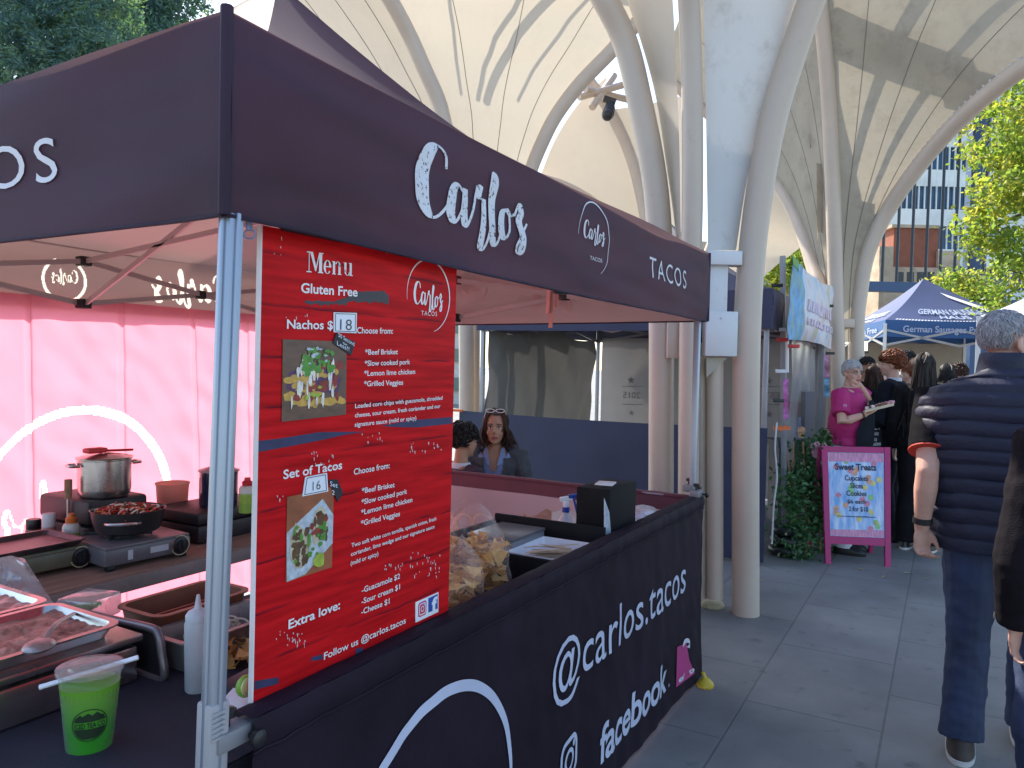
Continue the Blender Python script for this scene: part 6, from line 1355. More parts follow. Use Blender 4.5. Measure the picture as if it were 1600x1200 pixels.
b = MB(); q = [af_pt(u, v)+nS*-.0066 for u, v in ((.1, .87), (.9, .87), (.9, .945), (.1, .945))]; b.add(q, [(0, 1, 2, 3)]); part('pink_band', b, mat('pink_wash', (.6, .25, .4), .4, var=.35, scale=8, stretch=(8, 8, 1)), po, smooth=0); b = MB(); q = [af_pt(u, v)+nS*-.0066 for u, v in ((.1, .24), (.9, .24), (.9, .30), (.1, .29))]; b.add(q, [(0, 1, 2, 3)]); part('pink_band', b, mat('pink_wash', (.6, .25, .4), .4, var=.35, scale=8, stretch=(8, 8, 1)), po, smooth=0)
INB = mat('dark_ink', (.02, .03, .07), .5)
def st_(s, u0, u1, v, h_, bold=.02):
    b = MB(); text_on(b, s, af_pt(u0, v), af_pt(u1, v), h_, nS, bold=bold, eps=-.0045, up=(TL-f0).normalized()); part('lettering', b, INB, po, smooth=0)
st_('Sweet Treats', .19, .80, .80, .055, .03); st_('Cupcakes', .33, .68, .71, .045); st_('Slices', .41, .60, .645, .045); st_('Cookies', .35, .65, .58, .045); st_('$6 each', .36, .64, .515, .035); st_('2 for $10', .38, .67, .45, .04); st_('www.sweettreatsmelbourne', .20, .78, .40, .014, .02)
b = MB(); back0, back1 = f0-nS*.5, f1_-nS*.5; back0.z = back1.z = 0
for a_, t_t in ((back0, TL), (back1, TR)): b.bar(a_, t_t-nS*.05, .03, .03)
part('rear_leg', b, MAG, af)

# ---------------------------------------------------------------- german gazebo
ge = thing('gazebo', 'blue gazebo with white lettering on roof and valance behind the crowd', 'gazebo', W(1460, 640, 13.4))
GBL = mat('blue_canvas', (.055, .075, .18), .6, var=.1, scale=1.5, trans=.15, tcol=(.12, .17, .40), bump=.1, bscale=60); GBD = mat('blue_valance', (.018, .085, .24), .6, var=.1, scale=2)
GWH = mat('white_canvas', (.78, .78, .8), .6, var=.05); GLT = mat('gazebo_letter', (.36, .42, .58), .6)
P1 = W(1383, 515, 12.3); P1.z = 0
def cv(a, c_): return _r0*a+_f0*c_
fv = cv(2.2, -.37); lv = cv(.45, 2.65); P2 = P1+fv; P0 = P1+lv; P3 = P2+lv
zg0, zg1, zgp = 2.19, 2.46, 3.28
gc_ = [P1, P2, P3, P0]; pg_ = (P1+P3)/2+V((0, 0, zgp)); pg_ = pg_+_r0*-.12
for i in range(4):
    A_, B_ = gc_[i], gc_[(i+1) % 4]; b = MB(); b.grid(lambda u, v: lerp(A_, B_, u)+V((0, 0, lerp(zg0, zg1, v)-.015*math.sin(math.pi*u))), 20, 3); vl = part('valance', b, GBD, ge)
    nn = (B_-A_).cross(V((0, 0, 1))).normalized()
    if i == 0:
        b = MB(); text_on(b, 'German Sausages Preservative Free', A_+fv*.12+V((0, 0, zg0+.08)), A_+fv*.98+V((0, 0, zg0+.06)), .105, nn, bold=.02, eps=.012, up=(0, 0, 1)); part('lettering', b, GLT, vl, smooth=0)
    if i == 3:
        b = MB(); text_on(b, 'Gluten Free', A_+(B_-A_)*.30+V((0, 0, zg0+.07)), A_+(B_-A_)*.85+V((0, 0, zg0+.08)), .105, nn, bold=.02, eps=.012, up=(0, 0, 1)); part('lettering', b, GLT, vl, smooth=0)
    b = MB(); zt3 = V((0, 0, zg1))
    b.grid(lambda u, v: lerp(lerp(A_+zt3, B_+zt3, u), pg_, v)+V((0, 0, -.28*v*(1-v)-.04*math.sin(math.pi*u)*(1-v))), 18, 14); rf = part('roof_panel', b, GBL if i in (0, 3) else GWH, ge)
    if i in (0, 3):
        b = MB(); ha = lambda u, v: lerp(lerp(A_+zt3, B_+zt3, u), pg_, v)+V((0, 0, -.28*v*(1-v)-.04*math.sin(math.pi*u)*(1-v)))
        nr = (B_-A_).cross(pg_-A_).normalized()
        def on_roof(mb, s, u0, u1, v, dv_):
            v_, f_, wd = text2d(s, .02); v_, f_ = chop(v_, f_, .5); mb.add([ha(u0+(u1-u0)*x/wd, v+y/CAPH*dv_)+nr*.03 for x, y in v_], f_)
        on_roof(b, 'GERMAN SAUSAGE', .2, .8, .22, .13); on_roof(b, 'HAUS', .38, .62, .10, .09); part('lettering', b, GLT, rf, smooth=0)
        if i == 0:
            b = MB()
            for k in range(40): u = .06+.88*k/40; b.add([ha(u, .015)+nr*.02, ha(u+.013, .015)+nr*.02, ha(u+.02, .05)+nr*.02, ha(u+.007, .05)+nr*.02], [(0, 1, 2, 3)])
            part('trim', b, mat('trim_white', (.6, .62, .68), .6), rf, smooth=0)
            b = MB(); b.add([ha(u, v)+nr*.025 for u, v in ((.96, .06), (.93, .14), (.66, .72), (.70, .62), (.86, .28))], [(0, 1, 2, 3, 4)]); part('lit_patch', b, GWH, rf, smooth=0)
for p in gc_: b = MB(); b.bar(p*1.0, p+V((0, 0, 2.4)), .05, .05, up=V((0, 1, 0))); part('leg', b, STEELG, ge)
for A_, B_ in ((P1, P2), (P0, P1)):
    M_ = (A_+B_)/2
    for q, z0, z1 in ((A_, 2.3, 2.05), (A_, 2.05, 2.3), (B_, 2.3, 2.05), (B_, 2.05, 2.3)): b = MB(); b.bar(q+V((0, 0, z0)), M_+V((0, 0, z1)), .02, .035); part('truss_bar', b, mat('dull_alu', (.33, .33, .34)), ge)
b = MB(); b.plate([P3+V((0, 0, .0)), P0+V((0, 0, .0)), P0+V((0, 0, 2.2)), P3+V((0, 0, 2.2))], .02, (P1-P0)); part('back_wall', b, mat('tan_canvas', (.34, .29, .22), .75, var=.1, trans=.15), ge)
lamp = thing('menu_lightbox', 'lit yellow white menu box under the canopy column beside the crowd', 'light box', W(1345, 575, 12.0))
b = MB(); fbox(b, 1342, 533, 1356, 548, 12.0, .1, .01); part('panel', b, mat('lit_panel', (.9, .95, .6), .5, emit=1.6), lamp)
b = MB(); fbox(b, 1341, 548, 1357, 552, 11.98, .14); part('casing', b, BLK, lamp)
b = MB(); fbox(b, 1319, 533, 1327, 536.5, 9.5, .05); single('strip_light', 'small lit strip on the pole left of the lit menu box', 'light', b, mat('lit_panel', (.9, .95, .6)))
# white marquee at the right edge
wm = thing('marquee', 'white pointed marquee roof at the right edge behind the man in the vest', 'marquee', W(1690, 620, 15))
b = MB(); ap = W(1720, 385, 11); lo = [W(1530, 494, 10.6), W(1740, 530, 9.6), W(1900, 500, 11.2), W(1700, 490, 12.6)]
for i in range(4): A_, B_ = lo[i], lo[(i+1) % 4]; b.grid(lambda u, v: lerp(lerp(A_, B_, u), ap, v)+V((0, 0, -.5*v*(1-v))), 12, 12)
part('roof', b, GWH, wm)
for p in lo: b = MB(); b.bar(V((p.x, p.y, 0)), p, .06, .06, up=V((0, 1, 0))); part('leg', b, STEELG, wm)
# black price board behind the sign
pbd = thing('price_board', 'black chalk price board behind the magenta sign', 'sign', W(1367, 720, 7.2))
b = MB(); fbox(b, 1346, 664, 1379, 780, 7.2, .03); part('board', b, CHK, pbd)
for k, y in enumerate((671, 680, 689, 696)):
    b = MB(); a_, c_ = W(1350+(k % 2)*3, y, 7.19), W(1376-(k % 3)*3, y, 7.19); text_on(b, ['SWEET', 'TREAT BOX', 'CUPCAKE', 'MACARONS'][k], a_, c_, .028, -_f0, bold=.03, eps=.002, up=(0, 0, 1)); part('lettering', b, CARD, pbd, smooth=0)
# small things on the ground
ya = thing('foot_weight', 'yellow plastic foot weight at the banner corner', 'weight', G(1104, 1076))
c = G(1102, 1072); b = MB(); b.lathe([(0, 0), (.042, 0), (.044, .01), (.038, .022), (.022, .036), (.016, .042), (0, .042)], c, 20); part('body', b, mat('yellow_plastic', (.6, .42, .03), .45, dirt=(.1, .06, .02), dscale=30, damt=.7), ya)
b = MB(); b.tube([c+V((0, 0, .035)), c+V((-.015, 0, .07))], .010, 8); part('spout', b, mat('yellow_plastic', (.6, .42, .03)), ya)
bp_ = G(1118, 948); b = MB(); b.lathe([(0, 0), (.075, 0), (.078, .012), (.07, .03), (.0, .034)], bp_+V((-.02, 0, .0)), 26)
single('base_plate', 'round cream base plate at the foot of the canopy column', 'plate', b, mat('cream_plate', (.5, .44, .28), .6, var=.2, dirt=(.15, .1, .05), dscale=9))
b = MB(); c = bp_+V((-.06, -.02, .09)); b.ell(c, (.03, .035, .04), 12); single('cloth', 'pale blue cloth stuffed at the foot of the canopy column', 'cloth', b, mat('pale_blue', (.4, .45, .6), .7))
LFM = mat('fallen_leaf', (.36, .30, .16), .7, var=.3, scale=30)
for i, (x, y) in enumerate(((1470, 868), (1380, 902), (1345, 890), (1417, 896), (1190, 908), (1448, 905))):
    c = G(x, y)+V((0, 0, .003)); b = MB(); a = i*1.3; d = V((math.cos(a), math.sin(a), 0)); s_ = V((-d.y, d.x, 0)); b.add([c-d*.035, c-s_*.014+V((0, 0, .006)), c+d*.035+V((0, 0, .004)), c+s_*.014+V((0, 0, .004))], [(0, 1, 2, 3)])
    single('dry_leaf', ['dry leaf on the paving under the hand of the man in the vest', 'dry leaf just right of the magenta sign leg', 'dry leaf under the magenta sign', 'dry leaf two steps right of the magenta sign', 'pale scrap beside the cream canopy tube', 'dry leaf near the long haired woman'][i], 'leaf', b, LFM, smooth=0, group='dry leaves on the paving')
# ---------------------------------------------------------------- people
def skin_mat(n, c): return mat(n, c, .5, var=.10, scale=18, sss=.12, spec=.35, dirt=tuple(min(1, x*k) for x, k in zip(c, (1.05, .72, .66))), dscale=7, damt=.5, bump=.05, bscale=120)
SKF = skin_mat('skin_fair', (.56, .32, .24)); SKT = skin_mat('skin_tan', (.42, .22, .14)); SKL = skin_mat('skin_light', (.60, .36, .28))
EYEW = mat('eye_white', (.7, .68, .66), .3); IRIS = mat('eye_iris', (.02, .012, .008), .2); LIPS = mat('lips', (.36, .09, .09), .4); BROW = mat('brow', (.03, .018, .012), .7); BROWG = mat('brow_grey', (.25, .22, .2), .7)
def hair_mat(n, c): return mat(n, c, .55, var=.35, scale=60, spec=.28, stretch=(1, 1, .2))
HBLK = hair_mat('hair_black', (.012, .009, .009)); HBRN = hair_mat('hair_brown', (.045, .020, .013)); HRED = hair_mat('hair_auburn', (.16, .045, .016)); HGRY = hair_mat('hair_grey', (.32, .31, .32)); HSLV = hair_mat('hair_silver', (.46, .45, .44)); HDRK = hair_mat('hair_dark', (.018, .012, .010))
def Rz(a): return Matrix.Rotation(a, 3, 'Z')
def facing(rx, fy):
    d = _r0*rx+_f0*fy; return math.atan2(d.y, d.x)-math.pi/2
class Fig:
    def __init__(s, label, px, d, face, H=1.75, head_yaw=0, head_pitch=0, skin=SKF, voxel=.012, female=False, J=None, z0=0.0, seat=None, bulk=1.0):
        g_ = W(px, 600, d); s.loc = V((g_.x, g_.y, z0)); s.ang = face; s.k = H/1.75; s.vox = voxel; s.skin = skin; s.female = female; s.bulk = bulk
        s.root = thing('person', label, 'person', s.loc)
        k = s.k
        j = dict(pel=(0, 0, .95), neck=(0, 0, 1.47), head=(0, .025, 1.615), rs=(.17, 0, 1.41), re=(.22, -.03, 1.12), rw=(.23, .05, .88), ls=(-.17, 0, 1.41), le=(-.22, -.03, 1.12), lw=(-.23, .05, .88), rh=(.09, 0, .92), rk=(.095, .02, .49), ra=(.095, -.02, .07), lh=(-.09, 0, .92), lk=(-.095, .02, .49), la=(-.095, -.02, .07))
        s.J = {a: V(b)*k for a, b in j.items()}
        if J:
            for a, b in J.items(): s.J[a] = V(b)
        s.HM = Matrix.Rotation(head_yaw, 3, 'Z')@Matrix.Rotation(head_pitch, 3, 'X'); s.hs = .98*(k**.5)*(.95 if female else 1)
    def w(s, p): return s.loc+Rz(s.ang)@V(p)
    def h(s, x, y, z): return s.J['head']+s.HM@(V((x, y, z))*s.hs)
    def out(s, mb): mb.v = [s.w(p) for p in mb.v]; return mb
    def px_local(s, px, py, off=0.0):
        """local point at the figure's own depth plane shown at (px, py)"""
        d = depth(s.loc+V((0, 0, 1.2)))-off; q = W(px, py, d)-s.loc; return Rz(-s.ang)@q
    def torso_rings(s, grow=0.0, z0=-.12, z1=1.02, front=0.0, belly=0):
        P, Nk = s.J['pel'], s.J['neck']; k = s.k*s.bulk; f = .93 if s.female else 1
        prof = [(-.16, .150, .105), (-.06, .168, .118), (.06, .166, .116), (.2, .150, .106), (.35, .145+.02*belly, .104+.05*belly), (.5, .155+.01*belly, .112+.03*belly), (.65, .168*f, .122 if s.female else .118), (.78, .176*f, .112), (.87, .168*f, .098), (.93, .130*f, .082), (.975, .085, .068), (1.03, .058, .058)]
        R_ = []
        for t, rx, ry in prof:
            if z0-.001 <= t <= z1+.02: c = lerp(P, Nk, t); R_.append((c+V((0, front, 0)), rx*k+grow, ry*k+grow, 0, .88))
        return R_
    def hand(s, mb, wr, d, palm, side, curl=.5, sc=1.0):
        """palm and five fingers from wrist wr along d; palm = palm normal; side = direction of the thumb"""
        d = V(d).normalized(); palm = V(palm); palm = (palm-d*palm.dot(d)).normalized(); sd = d.cross(palm).normalized()
        if sd.dot(V(side)) < 0: sd = -sd
        M_ = Matrix((sd, d, palm)).transposed(); sc *= s.k
        mb.ell(wr+d*.045*sc, (.040*sc, .052*sc, .016*sc), 14, M_)
        for i, (o, L) in enumerate(((.030, .072), (.010, .080), (-.010, .074), (-.029, .060))):
            p = wr+d*.085*sc+sd*o*sc; P = [p-d*.02*sc, p]; a = 0
            for q, fr in enumerate((.42, .32, .26)):
                a += curl*(.75, 1.0, .7)[q]*(1+.08*i); dd = d*math.cos(a)+palm*math.sin(a); p = p+dd*L*fr*sc; P.append(p)
            mb.tube(P, [.0095*sc, .0095*sc, .0088*sc, .008*sc, .0068*sc], 8)
            mb.ell(P[-1], .0068*sc, 8)
        p = wr+d*.022*sc+sd*.030*sc; d1 = (d*.75+sd*.55+palm*.35).normalized(); d2 = (d*.9+sd*.1+palm*.5*max(.3, curl)).normalized(); P = [p-d1*.01*sc, p+d1*.034*sc, p+d1*.034*sc+d2*.026*sc, p+d1*.034*sc+d2*.048*sc]
        mb.tube(P, [.014*sc, .0115*sc, .010*sc, .008*sc], 8); mb.ell(P[-1], .008*sc, 8)
    def body(s, rhand=None, lhand=None, legs=True, brow=BROW, eyes=True, feet=True):
        J, k = s.J, s.k; b = MB(); f = .9 if s.female else 1
        b.rings(s.torso_rings(-.012))
        nb = J['neck']; hb = s.h(0, -.015, -.06); b.tube([nb-V((0, 0, .05)), lerp(nb, hb, .5), hb], [.058*k*f, .053*k*f, .052*k*f], 14)
        for a, e, w_ in (('rs', 're', 'rw'), ('ls', 'le', 'lw')):
            sp_, ep, wp_ = J[a], J[e], J[w_]; P = [lerp(sp_, V((0, 0, sp_.z)), .25), sp_, lerp(sp_, ep, .45), ep, lerp(ep, wp_, .3), wp_, wp_+(wp_-ep).normalized()*.02]
            b.tube(P, [r*k*f*s.bulk**.5 for r in (.05, .052, .047, .040, .042, .027, .025)], 12)
        if legs:
            for a, e, w_ in (('rh', 'rk', 'ra'), ('lh', 'lk', 'la')):
                b.tube([J[a], lerp(J[a], J[e], .5), J[e], lerp(J[e], J[w_], .35), J[w_]], [r*k for r in (.085, .075, .054, .056, .036)], 12)
        for w_, e, hd, sg in (('rw', 're', rhand, 1), ('lw', 'le', lhand, -1)):
            hd = hd or {}; d = hd.get('d', (J[w_]-J[e]).normalized()); s.hand(b, J[w_], d, hd.get('palm', V((-sg, 0, 0))), hd.get('side', V((0, 1, 0))), hd.get('curl', .45))
        h = s.h; q = s.hs; M_ = s.HM
        b.ell(h(0, -.014, .030), (.075*q, .094*q, .088*q), 20, M_); b.ell(h(0, .022, -.030), (.061*q, .066*q, .086*q), 20, M_); b.ell(h(0, .034, -.084), (.043*q, .044*q, .030*q), 14, M_); b.ell(h(0, .064, -.100), (.022*q, .018*q, .015*q), 12, M_)
        b.tube([h(0, .083, .012), h(0, .094, -.012), h(0, .108, -.034)], [.008*q, .009*q, .0125*q], 10); b.ell(h(0, .094, -.038), (.017*q, .010*q, .008*q), 10, M_)
        for sg in (-1, 1):
            b.ell(h(sg*.032, .062, -.036), (.024*q, .018*q, .020*q), 10, M_); b.ell(h(sg*.030, .074, .020), (.022*q, .012*q, .007*q), 10, M_)
            b.ell(h(sg*.075, -.008, -.014), (.009*q, .020*q, .030*q), 12, M_@Matrix.Rotation(sg*.35, 3, 'Z')); b.ell(h(sg*.074, -.002, -.038), (.007*q, .010*q, .012*q), 8, M_)
        b.ell(h(0, .083, -.064), (.022*q, .010*q, .007*q), 12, M_); b.ell(h(0, .082, -.074), (.019*q, .010*q, .007*q), 12, M_)
        r = remesh(b, s.vox, 2); r.m = [0]*len(r.f)
        if eyes:
            for sg in (-1, 1):
                r.mi = 1; r.ell(h(sg*.030, .0775, .002), (.0135*q, .006*q, .0068*q), 12, M_); r.mi = 2; r.ell(h(sg*.030, .083, .002), (.0062*q, .0028*q, .0062*q), 10, M_)
                r.tube([h(sg*.016, .0845, .0085), h(sg*.030, .085, .012), h(sg*.045, .076, .007)], .0022*q, 6)
                r.mi = 4; r.tube([h(sg*.013, .088, .022), h(sg*.030, .087, .027), h(sg*.048, .074, .021)], [.0035*q, .0038*q, .002*q], 6)
            r.mi = 3; r.tube(catmull([h(-.024, .084, -.068), h(-.008, .0935, -.063), h(0, .093, -.0655), h(.008, .0935, -.063), h(.024, .084, -.068)], 3), .0042*q, 6); r.tube(catmull([h(-.020, .085, -.071), h(0, .0925, -.077), h(.020, .085, -.071)], 4), .0046*q, 6)
        s.out(r); s.bodyo = part('body', r, [s.skin, EYEW, IRIS, LIPS, brow], s.root, smooth=80); return s
    def cap_r(s, d, g=.0): return V((d.x*(.079+g), d.y*(.097+g), d.z*(.093+g)))
    def hair(s, m, kind, n=260, L=.0, seed=1, r=.0045, hl=.42, wave=.01, tint=None):
        rnd = random.Random(seed); b = MB(); o = V((0, -.012, .030))
        nu, nv = 40, 24; keep = {}
        def ok(d):
            if d.y > .12 and d.z < hl-(.35*abs(d.x) if kind != 'long' else .1*abs(d.x)): return False
            if abs(d.x) > .55 and d.y > -.25 and d.z < -.02 and kind != 'long': return False
            if d.z < (-.62 if kind != 'long' else -.75): return False
            return True
        for j in range(nv+1):
            for i in range(nu):
                t = -math.pi/2+math.pi*j/nv; a = 2*math.pi*i/nu; d = V((math.cos(t)*math.sin(a), math.cos(t)*math.cos(a), math.sin(t)))
                nn = .006*noise.noise(d*7+V((seed, 0, 0)))+.004*noise.noise(d*17); q = o+s.cap_r(d, .002+nn); keep[(i, j)] = (len(b.v), ok(d)); b.v.append(s.h(*q))
        for j in range(nv):
            for i in range(nu):
                c = [keep[(i, j)], keep[((i+1) % nu, j)], keep[((i+1) % nu, j+1)], keep[(i, j+1)]]
                if all(x[1] for x in c): b.f.append(tuple(x[0] for x in c)); b.m.append(0)
        def pt(th, ph, g): d = V((math.sin(th)*math.sin(ph), math.sin(th)*math.cos(ph), math.cos(th))); return o+s.cap_r(d, g)
        for _ in range(n):
            g = rnd.uniform(.003, .012)
            if kind == 'short':
                while True:
                    th, ph = math.acos(rnd.uniform(-.5, 1)), rnd.uniform(-math.pi, math.pi); d = V((math.sin(th)*math.sin(ph), math.sin(th)*math.cos(ph), math.cos(th)))
                    if ok(d): break
                P = [pt(th, ph, g*.3), pt(th+.12, ph+rnd.uniform(-.1, .1), g*.7), pt(th+.24, ph+rnd.uniform(-.15, .15), g*.6+.002)]
                b.tube([s.h(*p) for p in P], [r, r*.8, r*.3], 5)
            elif kind == 'curly':
                while True:
                    th, ph = math.acos(rnd.uniform(-.45, 1)), rnd.uniform(-math.pi, math.pi); d = V((math.sin(th)*math.sin(ph), math.sin(th)*math.cos(ph), math.cos(th)))
                    if ok(d): break
                g2 = rnd.uniform(.006, .026); P = [pt(th, ph, .002), pt(th+rnd.uniform(-.2, .2), ph+rnd.uniform(-.3, .3), g2), pt(th+.15+rnd.uniform(-.2, .2), ph+rnd.uniform(-.4, .4), g2+.006), pt(th+.3, ph+rnd.uniform(-.2, .2), g2*.5)]
                b.tube([s.h(*p) for p in catmull(P, 3)], r, 5)
            else:
                ph = rnd.choice((-1, 1))*rnd.uniform(R(48 if rnd.random() < .4 else 75), math.pi); P = []
                for q in range(7): P.append(pt(lerp(.12, 1.75, q/6), ph*lerp(.75, 1, q/6), g+.004*math.sin(q+ph*5)))
                P = [s.h(*p) for p in P]; e = P[-1]; LL = L*rnd.uniform(.75, 1.05); sw = V((rnd.gauss(0, wave), rnd.gauss(0, wave), 0)); oc = V((e.x, e.y, 0))-V((s.J['head'].x, s.J['head'].y, 0))
                for q in (1, 2, 3, 4): t = q/4; P.append(e+V((0, 0, -LL*t))+sw*t+V((math.sin(t*5+ph*9), math.cos(t*4+ph*7), 0))*wave*.7*t+oc*.12*t-V((0, .02, 0))*t*(1 if L > .3 else 0))
                P = catmull(P, 2); b.tube(P, [r*lerp(1.1, .35, i/(len(P)-1)) for i in range(len(P))], 5)
        s.out(b); return part('hair', b, m, s.root, smooth=70)
    def wrinkle(s, amp, sc=1.0): return lambda p, n: amp*(noise.noise(V((p.x*9*sc, p.y*9*sc, p.z*14*sc)))+.6*noise.noise(V((p.x*22*sc, p.y*22*sc, p.z*30*sc))))
    def top(s, m, name='shirt', grow=.012, sleeve='long', z0=-.06, amp=.005, neck=.95, cuff=.0, slw=1.0, belly=0, front=0, cut=None):
        J, k = s.J, s.k; b = MB(); f = .92 if s.female else 1
        b.rings(s.torso_rings(grow, z0, neck, front, belly))
        for a, e, w_ in (('rs', 're', 'rw'), ('ls', 'le', 'lw')):
            sp_, ep, wp_ = J[a], J[e], J[w_]
            r0, r1, r2 = [(q*k*f*s.bulk**.5*slw+grow) for q in (.056, .045, .033)]
            if sleeve == 'long': b.tube([lerp(sp_, V((0, 0, sp_.z)), .35), sp_, lerp(sp_, ep, .5), ep, lerp(ep, wp_, .5), lerp(ep, wp_, .95)], [r0*.9, r0, r0*.93, r1, r1*.92, r2], 14)
            elif sleeve == 'short': b.tube([lerp(sp_, V((0, 0, sp_.z)), .35), sp_, lerp(sp_, ep, .4), lerp(sp_, ep, .72)], [r0*.9, r0, r0*1.02, r0*1.03], 14)
        r = remesh(b, s.vox, 3, s.wrinkle(amp))
        if cut:
            keep = [f_ for f_ in r.f if not cut(sum((r.v[i] for i in f_), V((0, 0, 0)))/len(f_))]; r.f = keep; r.m = [0]*len(keep)
        s.out(r); return part(name, r, m, s.root, smooth=80)
    def trousers(s, m, name='trousers', grow=.014, amp=.005, flare=1.0, z1=.12, hem=.0):
        J, k = s.J, s.k; b = MB(); b.rings(s.torso_rings(grow, -.17, z1))
        for a, e, w_ in (('rh', 'rk', 'ra'), ('lh', 'lk', 'la')):
            h_, n_, a_ = J[a], J[e], J[w_]; b.tube([h_+V((0, 0, .04)), lerp(h_, n_, .3), lerp(h_, n_, .7), n_, lerp(n_, a_, .45), lerp(n_, a_, .8), lerp(n_, a_, 1.02+hem)], [(q*k*s.bulk**.5+grow) for q in (.085, .086, .070, .060, .054*flare, .052*flare, .056*flare)], 16)
        r = remesh(b, s.vox, 3, s.wrinkle(amp)); s.out(r); return part(name, r, m, s.root, smooth=80)
    def shoes(s, m, sole):
        for a in ('ra', 'la'):
            p = s.J[a]; z = -s.J[a].z; k = s.k; o = V((p.x, p.y, 0)); b = MB()
            b.rings([(o+V((0, .05*k, .012)), .050*k, .145*k, 0, .8), (o+V((0, .05*k, .03)), .050*k, .143*k, 0, .8), (o+V((0, .04*k, .055)), .045*k, .125*k, 0, .85), (o+V((0, .0, .085)), .042*k, .075*k, 0, .9), (o+V((0, -.01, .11)), .038*k, .048*k)], 20); r = remesh(b, .008, 2); r = s.out(r); q = part('shoe', r, m, s.root, smooth=70)
            b = MB(); b.rings([(o+V((0, .05*k, .002)), .052*k, .150*k, 0, .8), (o+V((0, .05*k, .022)), .053*k, .150*k, 0, .8)], 24); part('sole', s.out(b), sole, q)
CLB = mat('black_cloth', (.010, .009, .011), .8, spec=.12, var=.3, scale=8, bump=.2, bscale=200); CLN = mat('suit_navy', (.010, .012, .018), .8, spec=.12, var=.25, scale=9, bump=.15, bscale=200)
DEN = mat('jeans', (.022, .036, .085), .75, var=.45, scale=5, bump=.25, bscale=300, stretch=(1, 1, .45), dirt=(.05, .075, .14), dscale=4, damt=.5)
SHB = mat('shoe_black', (.012, .012, .013), .4); SOLW = mat('sole_white', (.6, .58, .55), .6)

# man in the vest, seen from behind
m1_ = Fig('man in a quilted navy vest and jeans walking away at the right edge', 1572, 3.2, facing(.50, .866), 1.88, head_yaw=R(-48), skin=SKF, voxel=.0075, bulk=1.06)
pl_ = m1_.px_local
m1_.J.update(head=pl_(1572, 533)+V((0, .03, 0)), neck=V((pl_(1570, 580).x, -.01, pl_(1570, 575).z)), ls=V((-.275, .02, pl_(1500, 625).z)), le=pl_(1449, 738)+V((0, -.01, 0)), lw=pl_(1440, 825)+V((0, .03, 0)), lh=V((-.10, 0, .93)), lk=pl_(1512, 1000)+V((0, .03, 0)), la=pl_(1502, 1133)+V((0, -.02, 0)), rh=V((.11, 0, .93)), rk=V((.13, .12, .52)), ra=V((.13, .16, .09)), pel=V((0.0, 0, .98)))
m1_.J['rs'] = V((-m1_.J['ls'].x, 0, m1_.J['ls'].z)); m1_.J['re'] = V((-m1_.J['le'].x, -.03, m1_.J['le'].z)); m1_.J['rw'] = V((-m1_.J['lw'].x, .05, m1_.J['lw'].z))
m1_.J['la'].z = .09; m1_.hs = 1.06
m1_.body(lhand=dict(palm=V((.8, -.75, 0)), side=V((.5, .9, 0)), curl=.8, d=V((.02, .0, -1))), brow=BROWG)
m1_.hair(HGRY, 'short', 900, seed=4, r=.0022, hl=.5)
m1_.top(mat('black_tee', (.006, .005, .007), .85, var=.2, scale=8, spec=.08), 'shirt', -.004, 'short', .3, .004, .86, slw=1.30)
m1_.trousers(DEN, 'jeans', .016, .006, 1.12)
m1_.shoes(mat('shoe_brown', (.05, .035, .028), .6, var=.3, scale=20), SOLW)
b = MB(); a_, e_ = m1_.J['ls'], m1_.J['le']; c = lerp(a_, e_, .715); d_ = (e_-a_).normalized(); b.tube([c, c+d_*.006], .078, 20); part('cuff_trim', m1_.out(b), mat('red_trim', (.5, .04, .02), .6), m1_.root)
# quilted vest with horizontal baffles
VST = mat('vest_nylon', (.020, .021, .042), .55, var=.2, scale=6, bump=.3, bscale=60, spec=.3)
b = MB(); zlo, zhi = .865, 1.635; nr = 150; sg_ = 64; vs = []
shp = [(0, .262, .182), (.12, .270, .186), (.3, .296, .190), (.5, .328, .194), (.62, .338, .200), (.74, .334, .198), (.83, .318, .188), (.90, .280, .165), (.95, .215, .135), (1.0, .115, .105)]
for i in range(nr+1):
    t = i/nr
    for q in range(len(shp)-1):
        if shp[q][0] <= t <= shp[q+1][0]: break
    u = (t-shp[q][0])/(shp[q+1][0]-shp[q][0]); u = u*u*(3-2*u); rx, ry = lerp(shp[q][1], shp[q+1][1], u), lerp(shp[q][2], shp[q+1][2], u); z = lerp(zlo, zhi, t); cx = lerp(m1_.J['pel'].x, m1_.J['neck'].x, t)
    for k in range(sg_):
        a = 2*math.pi*k/sg_; ca, sa = math.cos(a), math.sin(a); zc_ = z+.010*noise.noise(V((ca*2, sa*2, z*3)))
        ph = (zc_-zlo)/.0605; bf = abs(math.sin(math.pi*ph))**.38; fold = noise.noise(V((ca*5+math.floor(ph)*3.1, sa*5, math.floor(ph)*1.7)))
        g_ = .012*bf-.012+.007*bf*fold+.004*noise.noise(V((ca*14, sa*14, z*30)))*bf-(.010*abs(noise.noise(V((ca*3+z*6, sa*3, z*5)))) if t < .5 else 0)
        zs = z-(.035*abs(ca)**2*max(0, (t-.7)/.3) if t > .7 else 0)
        vs.append(V((cx+math.copysign(abs(ca)**.72, ca)*(rx+g_), math.copysign(abs(sa)**.72, sa)*(ry+g_), zs)))
fs = [(i*sg_+k, i*sg_+(k+1) % sg_, (i+1)*sg_+(k+1) % sg_, (i+1)*sg_+k) for i in range(nr) for k in range(sg_)]; b.add(vs, fs)
ve = part('vest', m1_.out(b), VST, m1_.root, smooth=70)
b = MB(); nk_ = m1_.J['neck']
